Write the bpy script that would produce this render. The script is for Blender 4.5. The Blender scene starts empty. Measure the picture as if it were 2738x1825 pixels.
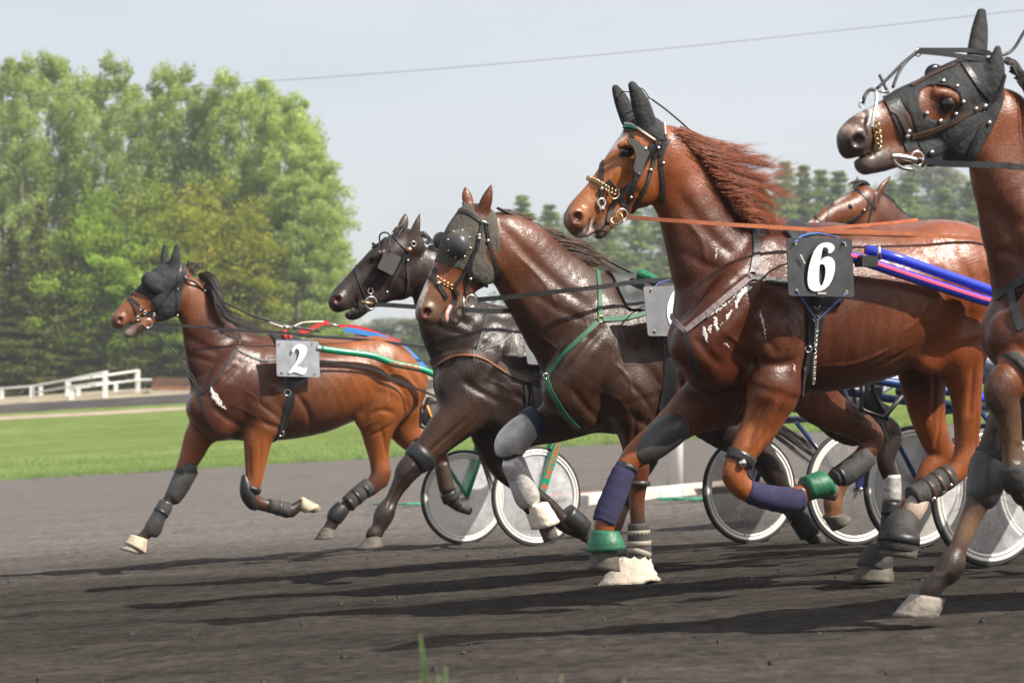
import bpy, bmesh, math, random
import numpy as np
from mathutils import Vector, Matrix

random.seed(7); np.random.seed(7)
scene = bpy.context.scene
COL = scene.collection

# ------------------------------------------------------------------ camera
F, CX, YH = 6635.0, 1369.0, 1169.0      # focal length, centre and horizon, in photo pixels (2738 wide)
HC, SL = 0.79, 0.06                     # camera height, cross slope of the banked track
CAM = np.array([0.0, 0.0, HC])
cd = bpy.data.cameras.new('camera'); cam = bpy.data.objects.new('camera', cd); COL.objects.link(cam)
cam.location = CAM; cam.rotation_euler = (math.radians(90), 0, 0)
cd.sensor_width = 36.0; cd.lens = 36.0 * F / 2738.0
cd.shift_y = (YH - 912.5) / 2738.0
cd.clip_start = 0.05; cd.clip_end = 4000
cd.dof.use_dof = True; cd.dof.focus_distance = 12.2; cd.dof.aperture_fstop = 4.8
scene.camera = cam

# ------------------------------------------------------------------ world, sun, exposure
SUN = np.array([1.9, -0.95, 2.15]); SUN /= np.linalg.norm(SUN)
SUN_EL = math.asin(SUN[2]); SUN_AZ = math.atan2(SUN[0], SUN[1])
world = bpy.data.worlds.new('World'); scene.world = world; world.use_nodes = True
wn = world.node_tree; wn.nodes.clear()
w_out = wn.nodes.new('ShaderNodeOutputWorld'); w_bg = wn.nodes.new('ShaderNodeBackground')
w_sky = wn.nodes.new('ShaderNodeTexSky'); w_sky.sky_type = 'NISHITA'; w_sky.sun_disc = False
w_sky.sun_elevation = SUN_EL; w_sky.sun_rotation = SUN_AZ
w_sky.altitude = 100; w_sky.air_density = 1.0; w_sky.dust_density = 3.0; w_sky.ozone_density = 1.5
# thin high cloud veil mixed over the clear sky
w_tc = wn.nodes.new('ShaderNodeTexCoord'); w_map = wn.nodes.new('ShaderNodeMapping')
w_map.inputs['Scale'].default_value = (2.0, 2.0, 7.0)
w_noise = wn.nodes.new('ShaderNodeTexNoise'); w_noise.inputs['Scale'].default_value = 2.4
w_noise.inputs['Detail'].default_value = 6; w_noise.inputs['Roughness'].default_value = 0.55
w_ramp = wn.nodes.new('ShaderNodeMapRange')
w_ramp.inputs['From Min'].default_value = 0.35; w_ramp.inputs['From Max'].default_value = 0.75
w_ramp.inputs['To Min'].default_value = 0.50; w_ramp.inputs['To Max'].default_value = 0.64
w_mix = wn.nodes.new('ShaderNodeMix'); w_mix.data_type = 'RGBA'
w_mix.inputs['B'].default_value = (8.0, 8.05, 8.2, 1)
L = wn.links.new
L(w_tc.outputs['Generated'], w_map.inputs['Vector']); L(w_map.outputs['Vector'], w_noise.inputs['Vector'])
L(w_noise.outputs['Fac'], w_ramp.inputs['Value']); L(w_ramp.outputs['Result'], w_mix.inputs['Factor'])
L(w_sky.outputs['Color'], w_mix.inputs['A']); L(w_mix.outputs['Result'], w_bg.inputs['Color'])
w_bg.inputs['Strength'].default_value = 0.086
L(w_bg.outputs['Background'], w_out.inputs['Surface'])
sd = bpy.data.lights.new('sun', 'SUN'); sun = bpy.data.objects.new('sun', sd); COL.objects.link(sun)
sd.energy = 5.0; sd.angle = math.radians(0.6); sd.color = (1.0, 0.93, 0.83)
sun.rotation_euler = Vector(-SUN).to_track_quat('-Z', 'Y').to_euler()
sun.location = (20, -10, 25)
vs = scene.view_settings
vs.view_transform = 'Standard'; vs.look = 'None'; vs.exposure = 0.60; vs.gamma = 1.0; vs.use_curve_mapping = False
scene.render.engine = 'CYCLES'
scene.cycles.use_denoising = True
scene.cycles.max_bounces = 6; scene.cycles.transparent_max_bounces = 12
scene.cycles.use_adaptive_sampling = True; scene.cycles.adaptive_threshold = 0.02

# ------------------------------------------------------------------ generic helpers
def ray(px, py): return np.array([(px - CX) / F, 1.0, (YH - py) / F])
def at(px, py, d): return CAM + d * ray(px, py)

def smooth(e0, e1, x):
    t = np.clip((x - e0) / (e1 - e0), 0, 1); return t * t * (3 - 2 * t)
PROFILE_D = np.array([-50, 0, 26, 34, 50, 72, 100, 122, 130, 136, 160, 230, 400, 700.])
PROFILE_Z = np.array([0, 0, 0, 0.03, 0.14, 0.42, 1.75, 3.4, 4.25, 4.7, 5.4, 6.0, 7.0, 9.0])
def gz(x, y):
    x = np.asarray(x, float); y = np.asarray(y, float)
    e = np.interp(y, PROFILE_D, PROFILE_Z)
    return SL * 90 * np.tanh(x / 90) + e

def mesh_obj(name, verts, faces, mat, parent=None, smooth_shade=True, attrs=None):
    verts = np.asarray(verts, np.float32)
    me = bpy.data.meshes.new(name)
    if isinstance(faces, np.ndarray):
        n, k = faces.shape
        me.vertices.add(len(verts)); me.vertices.foreach_set('co', verts.ravel())
        me.loops.add(n * k); me.loops.foreach_set('vertex_index', faces.astype(np.int32).ravel())
        me.polygons.add(n)
        me.polygons.foreach_set('loop_start', np.arange(0, n * k, k, dtype=np.int32))
        me.polygons.foreach_set('loop_total', np.full(n, k, np.int32))
        me.update(calc_edges=True)
    else:
        me.from_pydata([tuple(map(float, v)) for v in verts], [], faces)
    me.validate()
    if smooth_shade:
        me.polygons.foreach_set('use_smooth', np.ones(len(me.polygons), bool))
    if attrs:
        for nm, arr in attrs.items():
            a = me.attributes.new(nm, 'FLOAT_COLOR', 'POINT')
            full = np.ones((len(verts), 4), np.float32); full[:, :3] = arr
            a.data.foreach_set('color', full.ravel())
    me.update()
    if mat: me.materials.append(mat)
    o = bpy.data.objects.new(name, me); COL.objects.link(o)
    if parent is not None:
        o.parent = parent
        o.matrix_parent_inverse = Matrix.Translation(-Vector(parent.location))
    return o

def empty(name, loc, label, cat, group=None):
    o = bpy.data.objects.new(name, None); COL.objects.link(o)
    o.location = tuple(float(v) for v in loc); o.empty_display_size = 0.2
    o['label'] = label; o['category'] = cat
    if group: o['group'] = group
    return o
def tag(o, label, cat, group=None):
    o['label'] = label; o['category'] = cat
    if group: o['group'] = group
    return o
def structure(o): o['kind'] = 'structure'; return o
def stuff(o): o['kind'] = 'stuff'; return o

class MB:
    """collects simple shapes into one mesh"""
    def __init__(s): s.v = []; s.f = []
    def add(s, v, f):
        b = len(s.v); s.v += [tuple(map(float, p)) for p in v]; s.f += [tuple(i + b for i in q) for q in f]
    def box(s, c, ex, ey, ez):
        c, ex, ey, ez = (np.asarray(q, float) for q in (c, ex, ey, ez))
        v = [c + a * ex + b * ey + d * ez for a in (-1, 1) for b in (-1, 1) for d in (-1, 1)]
        s.add(v, [(0, 1, 3, 2), (4, 6, 7, 5), (0, 4, 5, 1), (2, 3, 7, 6), (0, 2, 6, 4), (1, 5, 7, 3)])
    def tube(s, pts, r, n=8, cap=True, closed=False):
        pts = [np.asarray(p, float) for p in pts]; m = len(pts)
        rs = r if hasattr(r, '__len__') else [r] * m
        prev = None; rings = []
        for i in range(m):
            a = pts[(i - 1) % m] if (closed or i > 0) else pts[i]
            b = pts[(i + 1) % m] if (closed or i < m - 1) else pts[i]
            t = b - a; t = t / (np.linalg.norm(t) + 1e-9)
            if prev is None:
                up = np.array([0, 0, 1.]) if abs(t[2]) < 0.9 else np.array([1., 0, 0])
                nrm = np.cross(t, up)
            else:
                nrm = prev - t * prev.dot(t)
            nrm /= np.linalg.norm(nrm) + 1e-9; prev = nrm
            bn = np.cross(t, nrm)
            rings.append([pts[i] + rs[i] * (math.cos(2 * math.pi * k / n) * nrm + math.sin(2 * math.pi * k / n) * bn) for k in range(n)])
        v = [p for rg in rings for p in rg]; f = []
        for i in range(m if closed else m - 1):
            j = (i + 1) % m
            for k in range(n):
                f.append((i * n + k, i * n + (k + 1) % n, j * n + (k + 1) % n, j * n + k))
        if cap and not closed:
            f.append(tuple(range(n - 1, -1, -1))); f.append(tuple((m - 1) * n + k for k in range(n)))
        s.add(v, f)
    def ring(s, c, ax, ay, R, r, n=24, k=6, arc=1.0):
        c, ax, ay = (np.asarray(q, float) for q in (c, ax, ay))
        m = int(n * arc)
        pts = [c + R * (math.cos(2 * math.pi * i / n) * ax + math.sin(2 * math.pi * i / n) * ay) for i in range(m)]
        s.tube(pts, r, k, closed=(arc >= 1))
    def ball(s, c, r, n=10, m=6, sc=(1, 1, 1)):
        c = np.asarray(c, float); v = []; f = []
        for i in range(m + 1):
            a = math.pi * i / m
            for k in range(n):
                b = 2 * math.pi * k / n
                v.append(c + r * np.array([math.sin(a) * math.cos(b) * sc[0], math.sin(a) * math.sin(b) * sc[1], math.cos(a) * sc[2]]))
        for i in range(m):
            for k in range(n):
                f.append((i * n + k, i * n + (k + 1) % n, (i + 1) * n + (k + 1) % n, (i + 1) * n + k))
        s.add(v, f)
    def build(s, name, mat, parent=None, smooth_shade=True):
        return mesh_obj(name, s.v, s.f, mat, parent, smooth_shade)

def catmull(pts, n):
    """pts (m,k) -> smooth polyline through all points, n sub-steps per span"""
    P = np.asarray(pts, float)
    if len(P) < 3 or n < 2:
        out = []
        for i in range(len(P) - 1):
            for t in np.arange(n) / n: out.append(P[i] * (1 - t) + P[i + 1] * t)
        return np.array(out + [P[-1]])
    Q = np.vstack([2 * P[0] - P[1], P, 2 * P[-1] - P[-2]]); out = []
    for i in range(1, len(Q) - 2):
        a, b, c, d = Q[i - 1], Q[i], Q[i + 1], Q[i + 2]
        for t in np.arange(n) / n:
            out.append(0.5 * (2 * b + (c - a) * t + (2 * a - 5 * b + 4 * c - d) * t * t + (3 * b - a - 3 * c + d) * t ** 3))
    return np.array(out + [P[-1]])

# ------------------------------------------------------------------ materials
MATS = {}
def mat(name, col, rough=0.6, metal=0.0, spec=0.5, bump=0.0, bscale=40.0, var=0.0, vscale=8.0, coat=0.0, sheen=0.0):
    if name in MATS: return MATS[name]
    m = bpy.data.materials.new(name); m.use_nodes = True; nt = m.node_tree; p = nt.nodes['Principled BSDF']
    p.inputs['Base Color'].default_value = (*col, 1); p.inputs['Roughness'].default_value = rough
    p.inputs['Metallic'].default_value = metal; p.inputs['Specular IOR Level'].default_value = spec
    p.inputs['Coat Weight'].default_value = coat; p.inputs['Sheen Weight'].default_value = sheen
    tc = nt.nodes.new('ShaderNodeTexCoord')
    if var > 0:
        n = nt.nodes.new('ShaderNodeTexNoise'); n.inputs['Scale'].default_value = vscale; n.inputs['Detail'].default_value = 5
        nt.links.new(tc.outputs['Object'], n.inputs['Vector'])
        r = nt.nodes.new('ShaderNodeMapRange'); r.inputs['From Min'].default_value = 0.3; r.inputs['From Max'].default_value = 0.7
        r.inputs['To Min'].default_value = 1 - var; r.inputs['To Max'].default_value = 1 + var
        nt.links.new(n.outputs['Fac'], r.inputs['Value'])
        mx = nt.nodes.new('ShaderNodeVectorMath'); mx.operation = 'SCALE'; mx.inputs[0].default_value = col
        nt.links.new(r.outputs['Result'], mx.inputs['Scale']); nt.links.new(mx.outputs['Vector'], p.inputs['Base Color'])
    if bump > 0:
        n = nt.nodes.new('ShaderNodeTexNoise'); n.inputs['Scale'].default_value = bscale; n.inputs['Detail'].default_value = 4
        nt.links.new(tc.outputs['Object'], n.inputs['Vector'])
        b = nt.nodes.new('ShaderNodeBump'); b.inputs['Strength'].default_value = bump; b.inputs['Distance'].default_value = 0.02
        nt.links.new(n.outputs['Fac'], b.inputs['Height']); nt.links.new(b.outputs['Normal'], p.inputs['Normal'])
    MATS[name] = m
    return m
# ------------------------------------------------------------------ implicit surfaces for bodies
def smin(a, b, k):
    h = np.clip(0.5 + 0.5 * (b - a) / k, 0, 1); return b + (a - b) * h - k * h * (1 - h)

def surface_nets(d, org, vox):
    s = d < 0
    nx, ny, nz = d.shape
    c = np.zeros((nx - 1, ny - 1, nz - 1), np.uint8)
    for i in (0, 1):
        for j in (0, 1):
            for k in (0, 1):
                c += s[i:nx - 1 + i, j:ny - 1 + j, k:nz - 1 + k]
    idx = np.argwhere((c > 0) & (c < 8))
    if len(idx) == 0: return np.zeros((0, 3)), np.zeros((0, 4), int)
    offs = np.array([(i, j, k) for i in (0, 1) for j in (0, 1) for k in (0, 1)])
    vals = np.stack([d[idx[:, 0] + o[0], idx[:, 1] + o[1], idx[:, 2] + o[2]] for o in offs], 1)
    acc = np.zeros((len(idx), 3)); cnt = np.zeros(len(idx))
    for a in range(8):
        for ax in range(3):
            if offs[a][ax] == 0:
                o2 = offs[a].copy(); o2[ax] = 1
                b = int(o2[0] * 4 + o2[1] * 2 + o2[2])
                va, vb = vals[:, a], vals[:, b]
                m = (va < 0) != (vb < 0)
                t = np.where(m, va / np.where(m, va - vb, 1), 0)
                p = offs[a][None] + t[:, None] * (o2 - offs[a])[None]
                acc += np.where(m[:, None], p, 0); cnt += m
    V = (idx + acc / cnt[:, None]) * vox + org
    ids = np.full((nx - 1, ny - 1, nz - 1), -1, np.int32); ids[idx[:, 0], idx[:, 1], idx[:, 2]] = np.arange(len(idx))
    Fs = []
    for ax in range(3):
        sl0 = [slice(1, -1)] * 3; sl1 = [slice(1, -1)] * 3
        sl0[ax] = slice(0, -1); sl1[ax] = slice(1, None)
        a = s[tuple(sl0)]; b = s[tuple(sl1)]
        e = np.argwhere(a != b)
        if len(e) == 0: continue
        flip = a[e[:, 0], e[:, 1], e[:, 2]]
        base = e.copy()
        u, v = (ax + 1) % 3, (ax + 2) % 3
        base[:, u] += 1; base[:, v] += 1
        def g(du, dv):
            q = base.copy(); q[:, u] -= du; q[:, v] -= dv
            return ids[q[:, 0], q[:, 1], q[:, 2]]
        quad = np.stack([g(1, 1), g(0, 1), g(0, 0), g(1, 0)], 1)
        quad[~flip] = quad[~flip][:, ::-1]
        ok = (quad >= 0).all(1)
        Fs.append(quad[ok])
    return V, np.vstack(Fs)

def relax(V, Q, it=2, lam=0.5):
    n = len(V)
    a = np.concatenate([Q[:, 0], Q[:, 1], Q[:, 2], Q[:, 3]]); b = np.concatenate([Q[:, 1], Q[:, 2], Q[:, 3], Q[:, 0]])
    deg = np.bincount(a, minlength=n).astype(float) + np.bincount(b, minlength=n)
    for _ in range(it):
        S = np.zeros_like(V)
        for k in range(3):
            S[:, k] = np.bincount(a, V[b, k], n) + np.bincount(b, V[a, k], n)
        V = V + lam * (S / deg[:, None] - V)
    return V

def seg_dist(p, a, b, ra, rb, qa, qb):
    """p: tuple of 3 broadcastable coordinate arrays (u,w,z). elliptical tapered segment"""
    ba = b - a; L2 = float(ba @ ba) + 1e-9
    t = ((p[0] - a[0]) * ba[0] + (p[1] - a[1]) * ba[1] + (p[2] - a[2]) * ba[2]) / L2
    t = np.clip(t, 0, 1)
    q = qa + (qb - qa) * t
    du = p[0] - (a[0] + ba[0] * t); dz = p[2] - (a[2] + ba[2] * t); dw = (p[1] - (a[1] + ba[1] * t)) / q
    return np.sqrt(du * du + dw * dw + dz * dz) - (ra + (rb - ra) * t), t

def poly_sdf(U, Z, poly):
    """signed distance in a 2-D plane, poly (n,2)"""
    d = np.full(np.broadcast(U, Z).shape, 1e9); inside = np.zeros(d.shape, bool)
    n = len(poly)
    for i in range(n):
        a, b = poly[i], poly[(i + 1) % n]; e = b - a
        wx, wz = U - a[0], Z - a[1]
        t = np.clip((wx * e[0] + wz * e[1]) / (e @ e + 1e-12), 0, 1)
        dx, dz = wx - e[0] * t, wz - e[1] * t
        d = np.minimum(d, dx * dx + dz * dz)
        c1 = (a[1] > Z) != (b[1] > Z)
        xx = a[0] + (Z - a[1]) / (e[1] if abs(e[1]) > 1e-12 else 1e-12) * e[0]
        inside ^= c1 & (U < xx)
    d = np.sqrt(d); return np.where(inside, -d, d)

TR = {'Z1': (260, 620, 1.7421), 'Z2': (840, 480, 1.4), 'Z3': (1480, 200, 1.7043), 'Z4': (1480, 900, 1.8704),
      'Z5': (2080, 0, 2.799), 'Z6': (260, 640, 4.9), 'Z7': (860, 470, 3.1367), 'Z8': (1480, 200, 3.1367),
      'Z9': (2080, 900, 2.0106), 'W1': (1000, 920, 11.765), 'W2': (1400, 1150, 7.127), 'W3': (720, 880, 11.2), 'W4': (2080, 620, 7.127),
      'W5': (1070, 1050, 3.647), 'W6': (1900, 1100, 3.734), 'W7': (720, 830, 5.115), 'W8': (1100, 1000, 9.8), 'V': (0, 0, 0.85903), 'S': (0, 0, 1.0)}
def T(z, x, y):
    o = TR[z]; return o[0] + x / o[2], o[1] + y / o[2]

class Creature:
    """a body on a vertical middle plane: u along the body (towards the tail), w towards the viewer's side, z up"""
    def __init__(s, anchor, depth, theta, vox):
        s.O = at(anchor[0], anchor[1], depth); s.O[2] = 0
        th = math.radians(theta)
        s.U = np.array([math.cos(th), math.sin(th), 0]); s.N = np.array([math.sin(th), -math.cos(th), 0])
        s.vox = vox; s.chains = []; s.spots = []; s.strokes = []
    def loc(s, px, py, w=0.0):
        r = ray(px, py); t = ((s.O - CAM) @ s.N + w) / (r @ s.N)
        P = CAM + t * r - s.O
        return np.array([P @ s.U, w, P[2]]), t
    def world(s, L_):
        L_ = np.atleast_2d(L_); return s.O + L_[:, :1] * s.U + L_[:, 1:2] * s.N + L_[:, 2:3] * np.array([0, 0, 1.])
    def local(s, P):
        P = np.atleast_2d(P) - s.O; return np.stack([P @ s.U, P @ s.N, P[:, 2]], 1)
    def pts(s, z, pts, lat=0.0, q=0.8):
        out = []
        for p in pts:
            la = p[3] if len(p) > 3 and p[3] is not None else lat
            qq = p[4] if len(p) > 4 else q
            L_, t = s.loc(*T(z, p[0], p[1]), la)
            out.append([*L_, p[2] / TR[z][2] * t / F, qq])
        return np.array(out)
    def chain(s, z, pts, lat=0.0, q=0.8, k=0.03, col=None, op='+', sub=4, cw=1.0):
        P = s.pts(z, pts, lat, q)
        cols = None
        if col is not None:
            c = np.asarray(col, float)
            if c.ndim == 1: c = np.repeat(c[None], len(P), 0)
            cols = catmull(c, sub) if len(P) > 1 else c
        P = catmull(P, sub) if len(P) > 1 else np.vstack([P, P + [1e-4, 0, 0, 0, 0]])
        if cols is not None and len(cols) < len(P): cols = np.repeat(cols[:1], len(P), 0)
        P[:, 3] = np.maximum(P[:, 3], 0.003)
        s.chains.append((P, k, np.clip(cols, 0, 1) if cols is not None else None, op, cw))
    def solve(s, zmin=-1.0):
        vox = s.vox
        allp = np.vstack([c[0] for c in s.chains if c[3] == '+'])
        R = allp[:, 3] * np.maximum(1, allp[:, 4]) + 0.06
        lo = (allp[:, :3] - R[:, None]).min(0); hi = (allp[:, :3] + R[:, None]).max(0)
        n = np.ceil((hi - lo) / vox).astype(int) + 1
        s.org = lo; s.n = n
        d = np.full(n, 0.5, np.float32)
        ax = [lo[i] + vox * np.arange(n[i]) for i in range(3)]
        for P, k, cols, op, cw in s.chains:
            R = P[:, 3] * np.maximum(1, P[:, 4]); m = 1.6 * k + 0.03
            l = np.clip(np.floor(((P[:, :3] - R[:, None]).min(0) - m - lo) / vox).astype(int), 0, n - 1)
            h = np.clip(np.ceil(((P[:, :3] + R[:, None]).max(0) + m - lo) / vox).astype(int) + 1, 1, n)
            loc = np.full(h - l, 0.5, np.float32)
            for i in range(len(P) - 1):
                a, b = P[i], P[i + 1]
                r0 = max(a[3] * max(1, a[4]), b[3] * max(1, b[4])) + m
                sl = np.clip(np.floor((np.minimum(a[:3], b[:3]) - r0 - lo) / vox).astype(int), l, h - 1)
                sh = np.clip(np.ceil((np.maximum(a[:3], b[:3]) + r0 - lo) / vox).astype(int) + 1, l + 1, h)
                p = (ax[0][sl[0]:sh[0], None, None].astype(np.float32), ax[1][None, sl[1]:sh[1], None].astype(np.float32), ax[2][None, None, sl[2]:sh[2]].astype(np.float32))
                dd, _ = seg_dist(p, a[:3], b[:3], a[3], b[3], a[4], b[4])
                v = loc[sl[0] - l[0]:sh[0] - l[0], sl[1] - l[1]:sh[1] - l[1], sl[2] - l[2]:sh[2] - l[2]]
                np.minimum(v, dd, out=v)
            g = d[l[0]:h[0], l[1]:h[1], l[2]:h[2]]
            if op == '+': g[...] = smin(g, loc, k)
            else: g[...] = -smin(-g, loc, k)
        s.d = d
        s.ax = ax
    def colours(s, V, base, sigma=0.02):
        W = np.full(len(V), 1e-6); C = np.tile(np.asarray(base, float), (len(V), 1)) * 1e-6
        for P, k, cols, op, cw in s.chains:
            if cols is None: continue
            for i in range(len(P) - 1):
                a, b = P[i], P[i + 1]; r0 = max(a[3] * max(1, a[4]), b[3] * max(1, b[4])) + 0.12
                lo, hi = np.minimum(a[:3], b[:3]) - r0, np.maximum(a[:3], b[:3]) + r0
                m = np.flatnonzero(((V > lo) & (V < hi)).all(1))
                if len(m) == 0: continue
                dd, t = seg_dist((V[m, 0], V[m, 1], V[m, 2]), a[:3], b[:3], a[3], b[3], a[4], b[4])
                w = cw * np.exp(-np.maximum(np.abs(dd) - 0.004, 0) / (sigma if op == '+' else 0.006)) ** 2
                c = cols[i][None] * (1 - t[:, None]) + cols[i + 1][None] * t[:, None]
                W[m] += w; C[m] += w[:, None] * c
        return C / W[:, None]
    def mesh(s, base, sigma=0.02):
        V, Q = surface_nets(s.d, s.org, s.vox)
        V = relax(V, Q, 2, 0.5)
        if s.strokes: V = s.muscle(V)
        col = s.colours(V, base, sigma)
        for (poly, c, soft, side, wmax) in s.spots:
            dd = poly_sdf(V[:, 0], V[:, 2], poly)
            nz = 0.5 * np.sin(V[:, 0] * 190 + V[:, 1] * 120) * np.sin(V[:, 2] * 160 + 1.3) * soft * 0.6
            a = 1 - smooth(-soft, soft, dd + nz)
            if side is not None: a = a * (V[:, 1] > side)
            if wmax is not None: a = a * (1 - smooth(wmax * .8, wmax * 1.2, np.abs(V[:, 1])))
            col = col * (1 - a[:, None]) + np.asarray(c)[None] * a[:, None]
        return V, Q, col
    def stroke(s, z, pts, amp, width, w=0.2):
        s.strokes.append((catmull(s.poly(z, pts, w), 5), amp, width))
    def muscle(s, V):
        """grooves and ridges of muscle, tendon and vein pressed into the flanks"""
        e = s.vox * 1.5; g = np.zeros_like(V)
        for k in range(3):
            o = np.zeros(3); o[k] = e; g[:, k] = s.sample(V + o) - s.sample(V - o)
        g /= np.linalg.norm(g, axis=1)[:, None] + 1e-9
        disp = np.zeros(len(V))
        for P, amp, wd in s.strokes:
            lo, hi = P.min(0) - 2.5 * wd, P.max(0) + 2.5 * wd
            m = np.flatnonzero((V[:, 0] > lo[0]) & (V[:, 0] < hi[0]) & (V[:, 2] > lo[1]) & (V[:, 2] < hi[1]))
            if len(m) == 0: continue
            d2 = np.full(len(m), 1e9); tt = np.zeros(len(m)); n = len(P) - 1
            for i in range(n):
                a, b = P[i], P[i + 1]; ba = b - a
                x, z = V[m, 0] - a[0], V[m, 2] - a[1]; t = np.clip((x * ba[0] + z * ba[1]) / (ba @ ba + 1e-12), 0, 1)
                q = (x - ba[0] * t) ** 2 + (z - ba[1] * t) ** 2; k = q < d2; d2[k] = q[k]; tt[k] = (i + t[k]) / n
            disp[m] += amp * np.exp(-d2 / wd ** 2) * np.clip(np.sin(np.pi * np.clip(tt, .04, .96)) * 1.6, 0, 1)
        return V + g * (disp * np.abs(g[:, 1]))[:, None]
    def spot(s, z, pts, c, soft=0.01, w=0.05, side=None, wmax=None):
        s.spots.append((s.poly(z, pts, w), c, soft, side, wmax))
    def poly(s, z, pts, w=0.05):
        return np.array([s.loc(*T(z, x, y), w)[0][[0, 2]] for x, y in pts])
    def sample(s, L_):
        q = (np.atleast_2d(L_) - s.org) / s.vox
        i = np.clip(np.floor(q).astype(int), 0, s.n - 2); f = np.clip(q - i, 0, 1)
        r = 0
        for a in (0, 1):
            for b in (0, 1):
                for c in (0, 1):
                    r = r + s.d[i[:, 0] + a, i[:, 1] + b, i[:, 2] + c] * (f[:, 0] if a else 1 - f[:, 0]) * (f[:, 1] if b else 1 - f[:, 1]) * (f[:, 2] if c else 1 - f[:, 2])
        out = ((q < 0) | (q > s.n - 1)).any(1)
        return np.where(out, 0.5, r)
    def normal(s, L_):
        e = s.vox * 2; g = np.zeros(3)
        for k in range(3):
            o = np.zeros(3); o[k] = e
            g[k] = (s.sample(L_ + o) - s.sample(L_ - o))[0]
        return g / (np.linalg.norm(g) + 1e-9)
    def hit(s, px, py, off=0.0):
        """first point of the body (grown by off) seen at a photo pixel; local coordinates and normal, or None"""
        r = ray(px, py); c = s.local(CAM[None])[0]; e = np.array([r @ s.U, r @ s.N, r[2]])
        t0 = ((s.O - CAM) @ s.N) / (r @ s.N)
        ts = np.linspace(t0 - 1.1, t0 + 0.6, 520)
        d = s.sample(c[None] + ts[:, None] * e[None]) - off
        k = np.flatnonzero(d < 0)
        if len(k) == 0 or k[0] == 0: return None
        k = k[0]; t = ts[k - 1] + (ts[k] - ts[k - 1]) * d[k - 1] / (d[k - 1] - d[k])
        L_ = c + t * e
        return L_, s.normal(L_)
    def band(s, poly, off, wlim=None, hole=None):
        """closed shell: the body grown by off, kept inside a side-view outline (u,z)"""
        m = 0.03
        lo2, hi2 = poly.min(0) - m, poly.max(0) + m
        l0 = max(0, int((lo2[0] - s.org[0]) / s.vox)); h0 = min(s.n[0], int((hi2[0] - s.org[0]) / s.vox) + 2)
        l2 = max(0, int((lo2[1] - s.org[2]) / s.vox)); h2 = min(s.n[2], int((hi2[1] - s.org[2]) / s.vox) + 2)
        g = s.d[l0:h0, :, l2:h2].astype(np.float64) - off
        pd = poly_sdf(s.ax[0][l0:h0, None], s.ax[2][None, l2:h2], poly)
        g = np.maximum(g, pd[:, None, :])
        if hole is not None: g = np.maximum(g, -poly_sdf(s.ax[0][l0:h0, None], s.ax[2][None, l2:h2], hole)[:, None, :])
        if wlim is not None:
            g = np.maximum(g, (wlim[0] - s.ax[1])[None, :, None]); g = np.maximum(g, (s.ax[1] - wlim[1])[None, :, None])
        V, Q = surface_nets(g, np.array([s.ax[0][l0], s.ax[1][0], s.ax[2][l2]]), s.vox)
        return relax(V, Q, 2, 0.45), Q
# ------------------------------------------------------------------ setting: ground
def nodes(name):
    m = bpy.data.materials.new(name); m.use_nodes = True
    return m, m.node_tree, m.node_tree.nodes['Principled BSDF']
def nnoise(nt, vec, scale, detail=6, rough=0.55, stretch=(1, 1, 1)):
    mp = nt.nodes.new('ShaderNodeMapping'); mp.inputs['Scale'].default_value = stretch
    nt.links.new(vec, mp.inputs['Vector'])
    n = nt.nodes.new('ShaderNodeTexNoise'); n.inputs['Scale'].default_value = scale
    n.inputs['Detail'].default_value = detail; n.inputs['Roughness'].default_value = rough
    nt.links.new(mp.outputs['Vector'], n.inputs['Vector']); return n.outputs['Fac']
def nramp(nt, fac, stops):
    r = nt.nodes.new('ShaderNodeValToRGB'); el = r.color_ramp.elements
    while len(el) < len(stops): el.new(0.5)
    for e, (p, c) in zip(el, stops): e.position = p; e.color = (*c, 1)
    nt.links.new(fac, r.inputs['Fac']); return r.outputs['Color']
def nmix(nt, fac, a, b, mode='MIX'):
    m = nt.nodes.new('ShaderNodeMix'); m.data_type = 'RGBA'; m.blend_type = mode
    for sock, val in (('Factor', fac), ('A', a), ('B', b)):
        if isinstance(val, (float, int)): m.inputs[sock].default_value = val
        elif isinstance(val, tuple): m.inputs[sock].default_value = (*val, 1)
        else: nt.links.new(val, m.inputs[sock])
    return m.outputs['Result']
def nrange(nt, v, a, b, c, d):
    r = nt.nodes.new('ShaderNodeMapRange'); nt.links.new(v, r.inputs['Value'])
    for k, x in zip(('From Min', 'From Max', 'To Min', 'To Max'), (a, b, c, d)): r.inputs[k].default_value = x
    return r.outputs['Result']
def nbump(nt, h, strength, dist, prev=None):
    b = nt.nodes.new('ShaderNodeBump'); b.inputs['Strength'].default_value = strength; b.inputs['Distance'].default_value = dist
    nt.links.new(h, b.inputs['Height'])
    if prev is not None: nt.links.new(prev, b.inputs['Normal'])
    return b.outputs['Normal']

# black cinder track: damp and freshly harrowed where the field runs, drier and greyer further out
m_track, nt, p = nodes('cinder_track')
tc = nt.nodes.new('ShaderNodeTexCoord').outputs['Object']
sep = nt.nodes.new('ShaderNodeSeparateXYZ'); nt.links.new(tc, sep.inputs[0])
big = nnoise(nt, tc, 0.55, 5, 0.6, (0.35, 1.0, 1))
fine = nnoise(nt, tc, 8, 8, 0.80, (1.5, 1, 1)); mid = nnoise(nt, tc, 2.4, 6, 0.6, (0.3, 0.8, 1))
wob = nt.nodes.new('ShaderNodeMath'); wob.operation = 'MULTIPLY_ADD'; nt.links.new(big, wob.inputs[0]); wob.inputs[1].default_value = 5.0
nt.links.new(sep.outputs['Y'], wob.inputs[2])
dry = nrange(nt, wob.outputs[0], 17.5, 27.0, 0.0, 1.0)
damp = nramp(nt, mid, [(0.28, (0.028, 0.0246, 0.0218)), (0.5, (0.041, 0.0362, 0.0322)), (0.72, (0.058, 0.051, 0.0455))])
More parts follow.
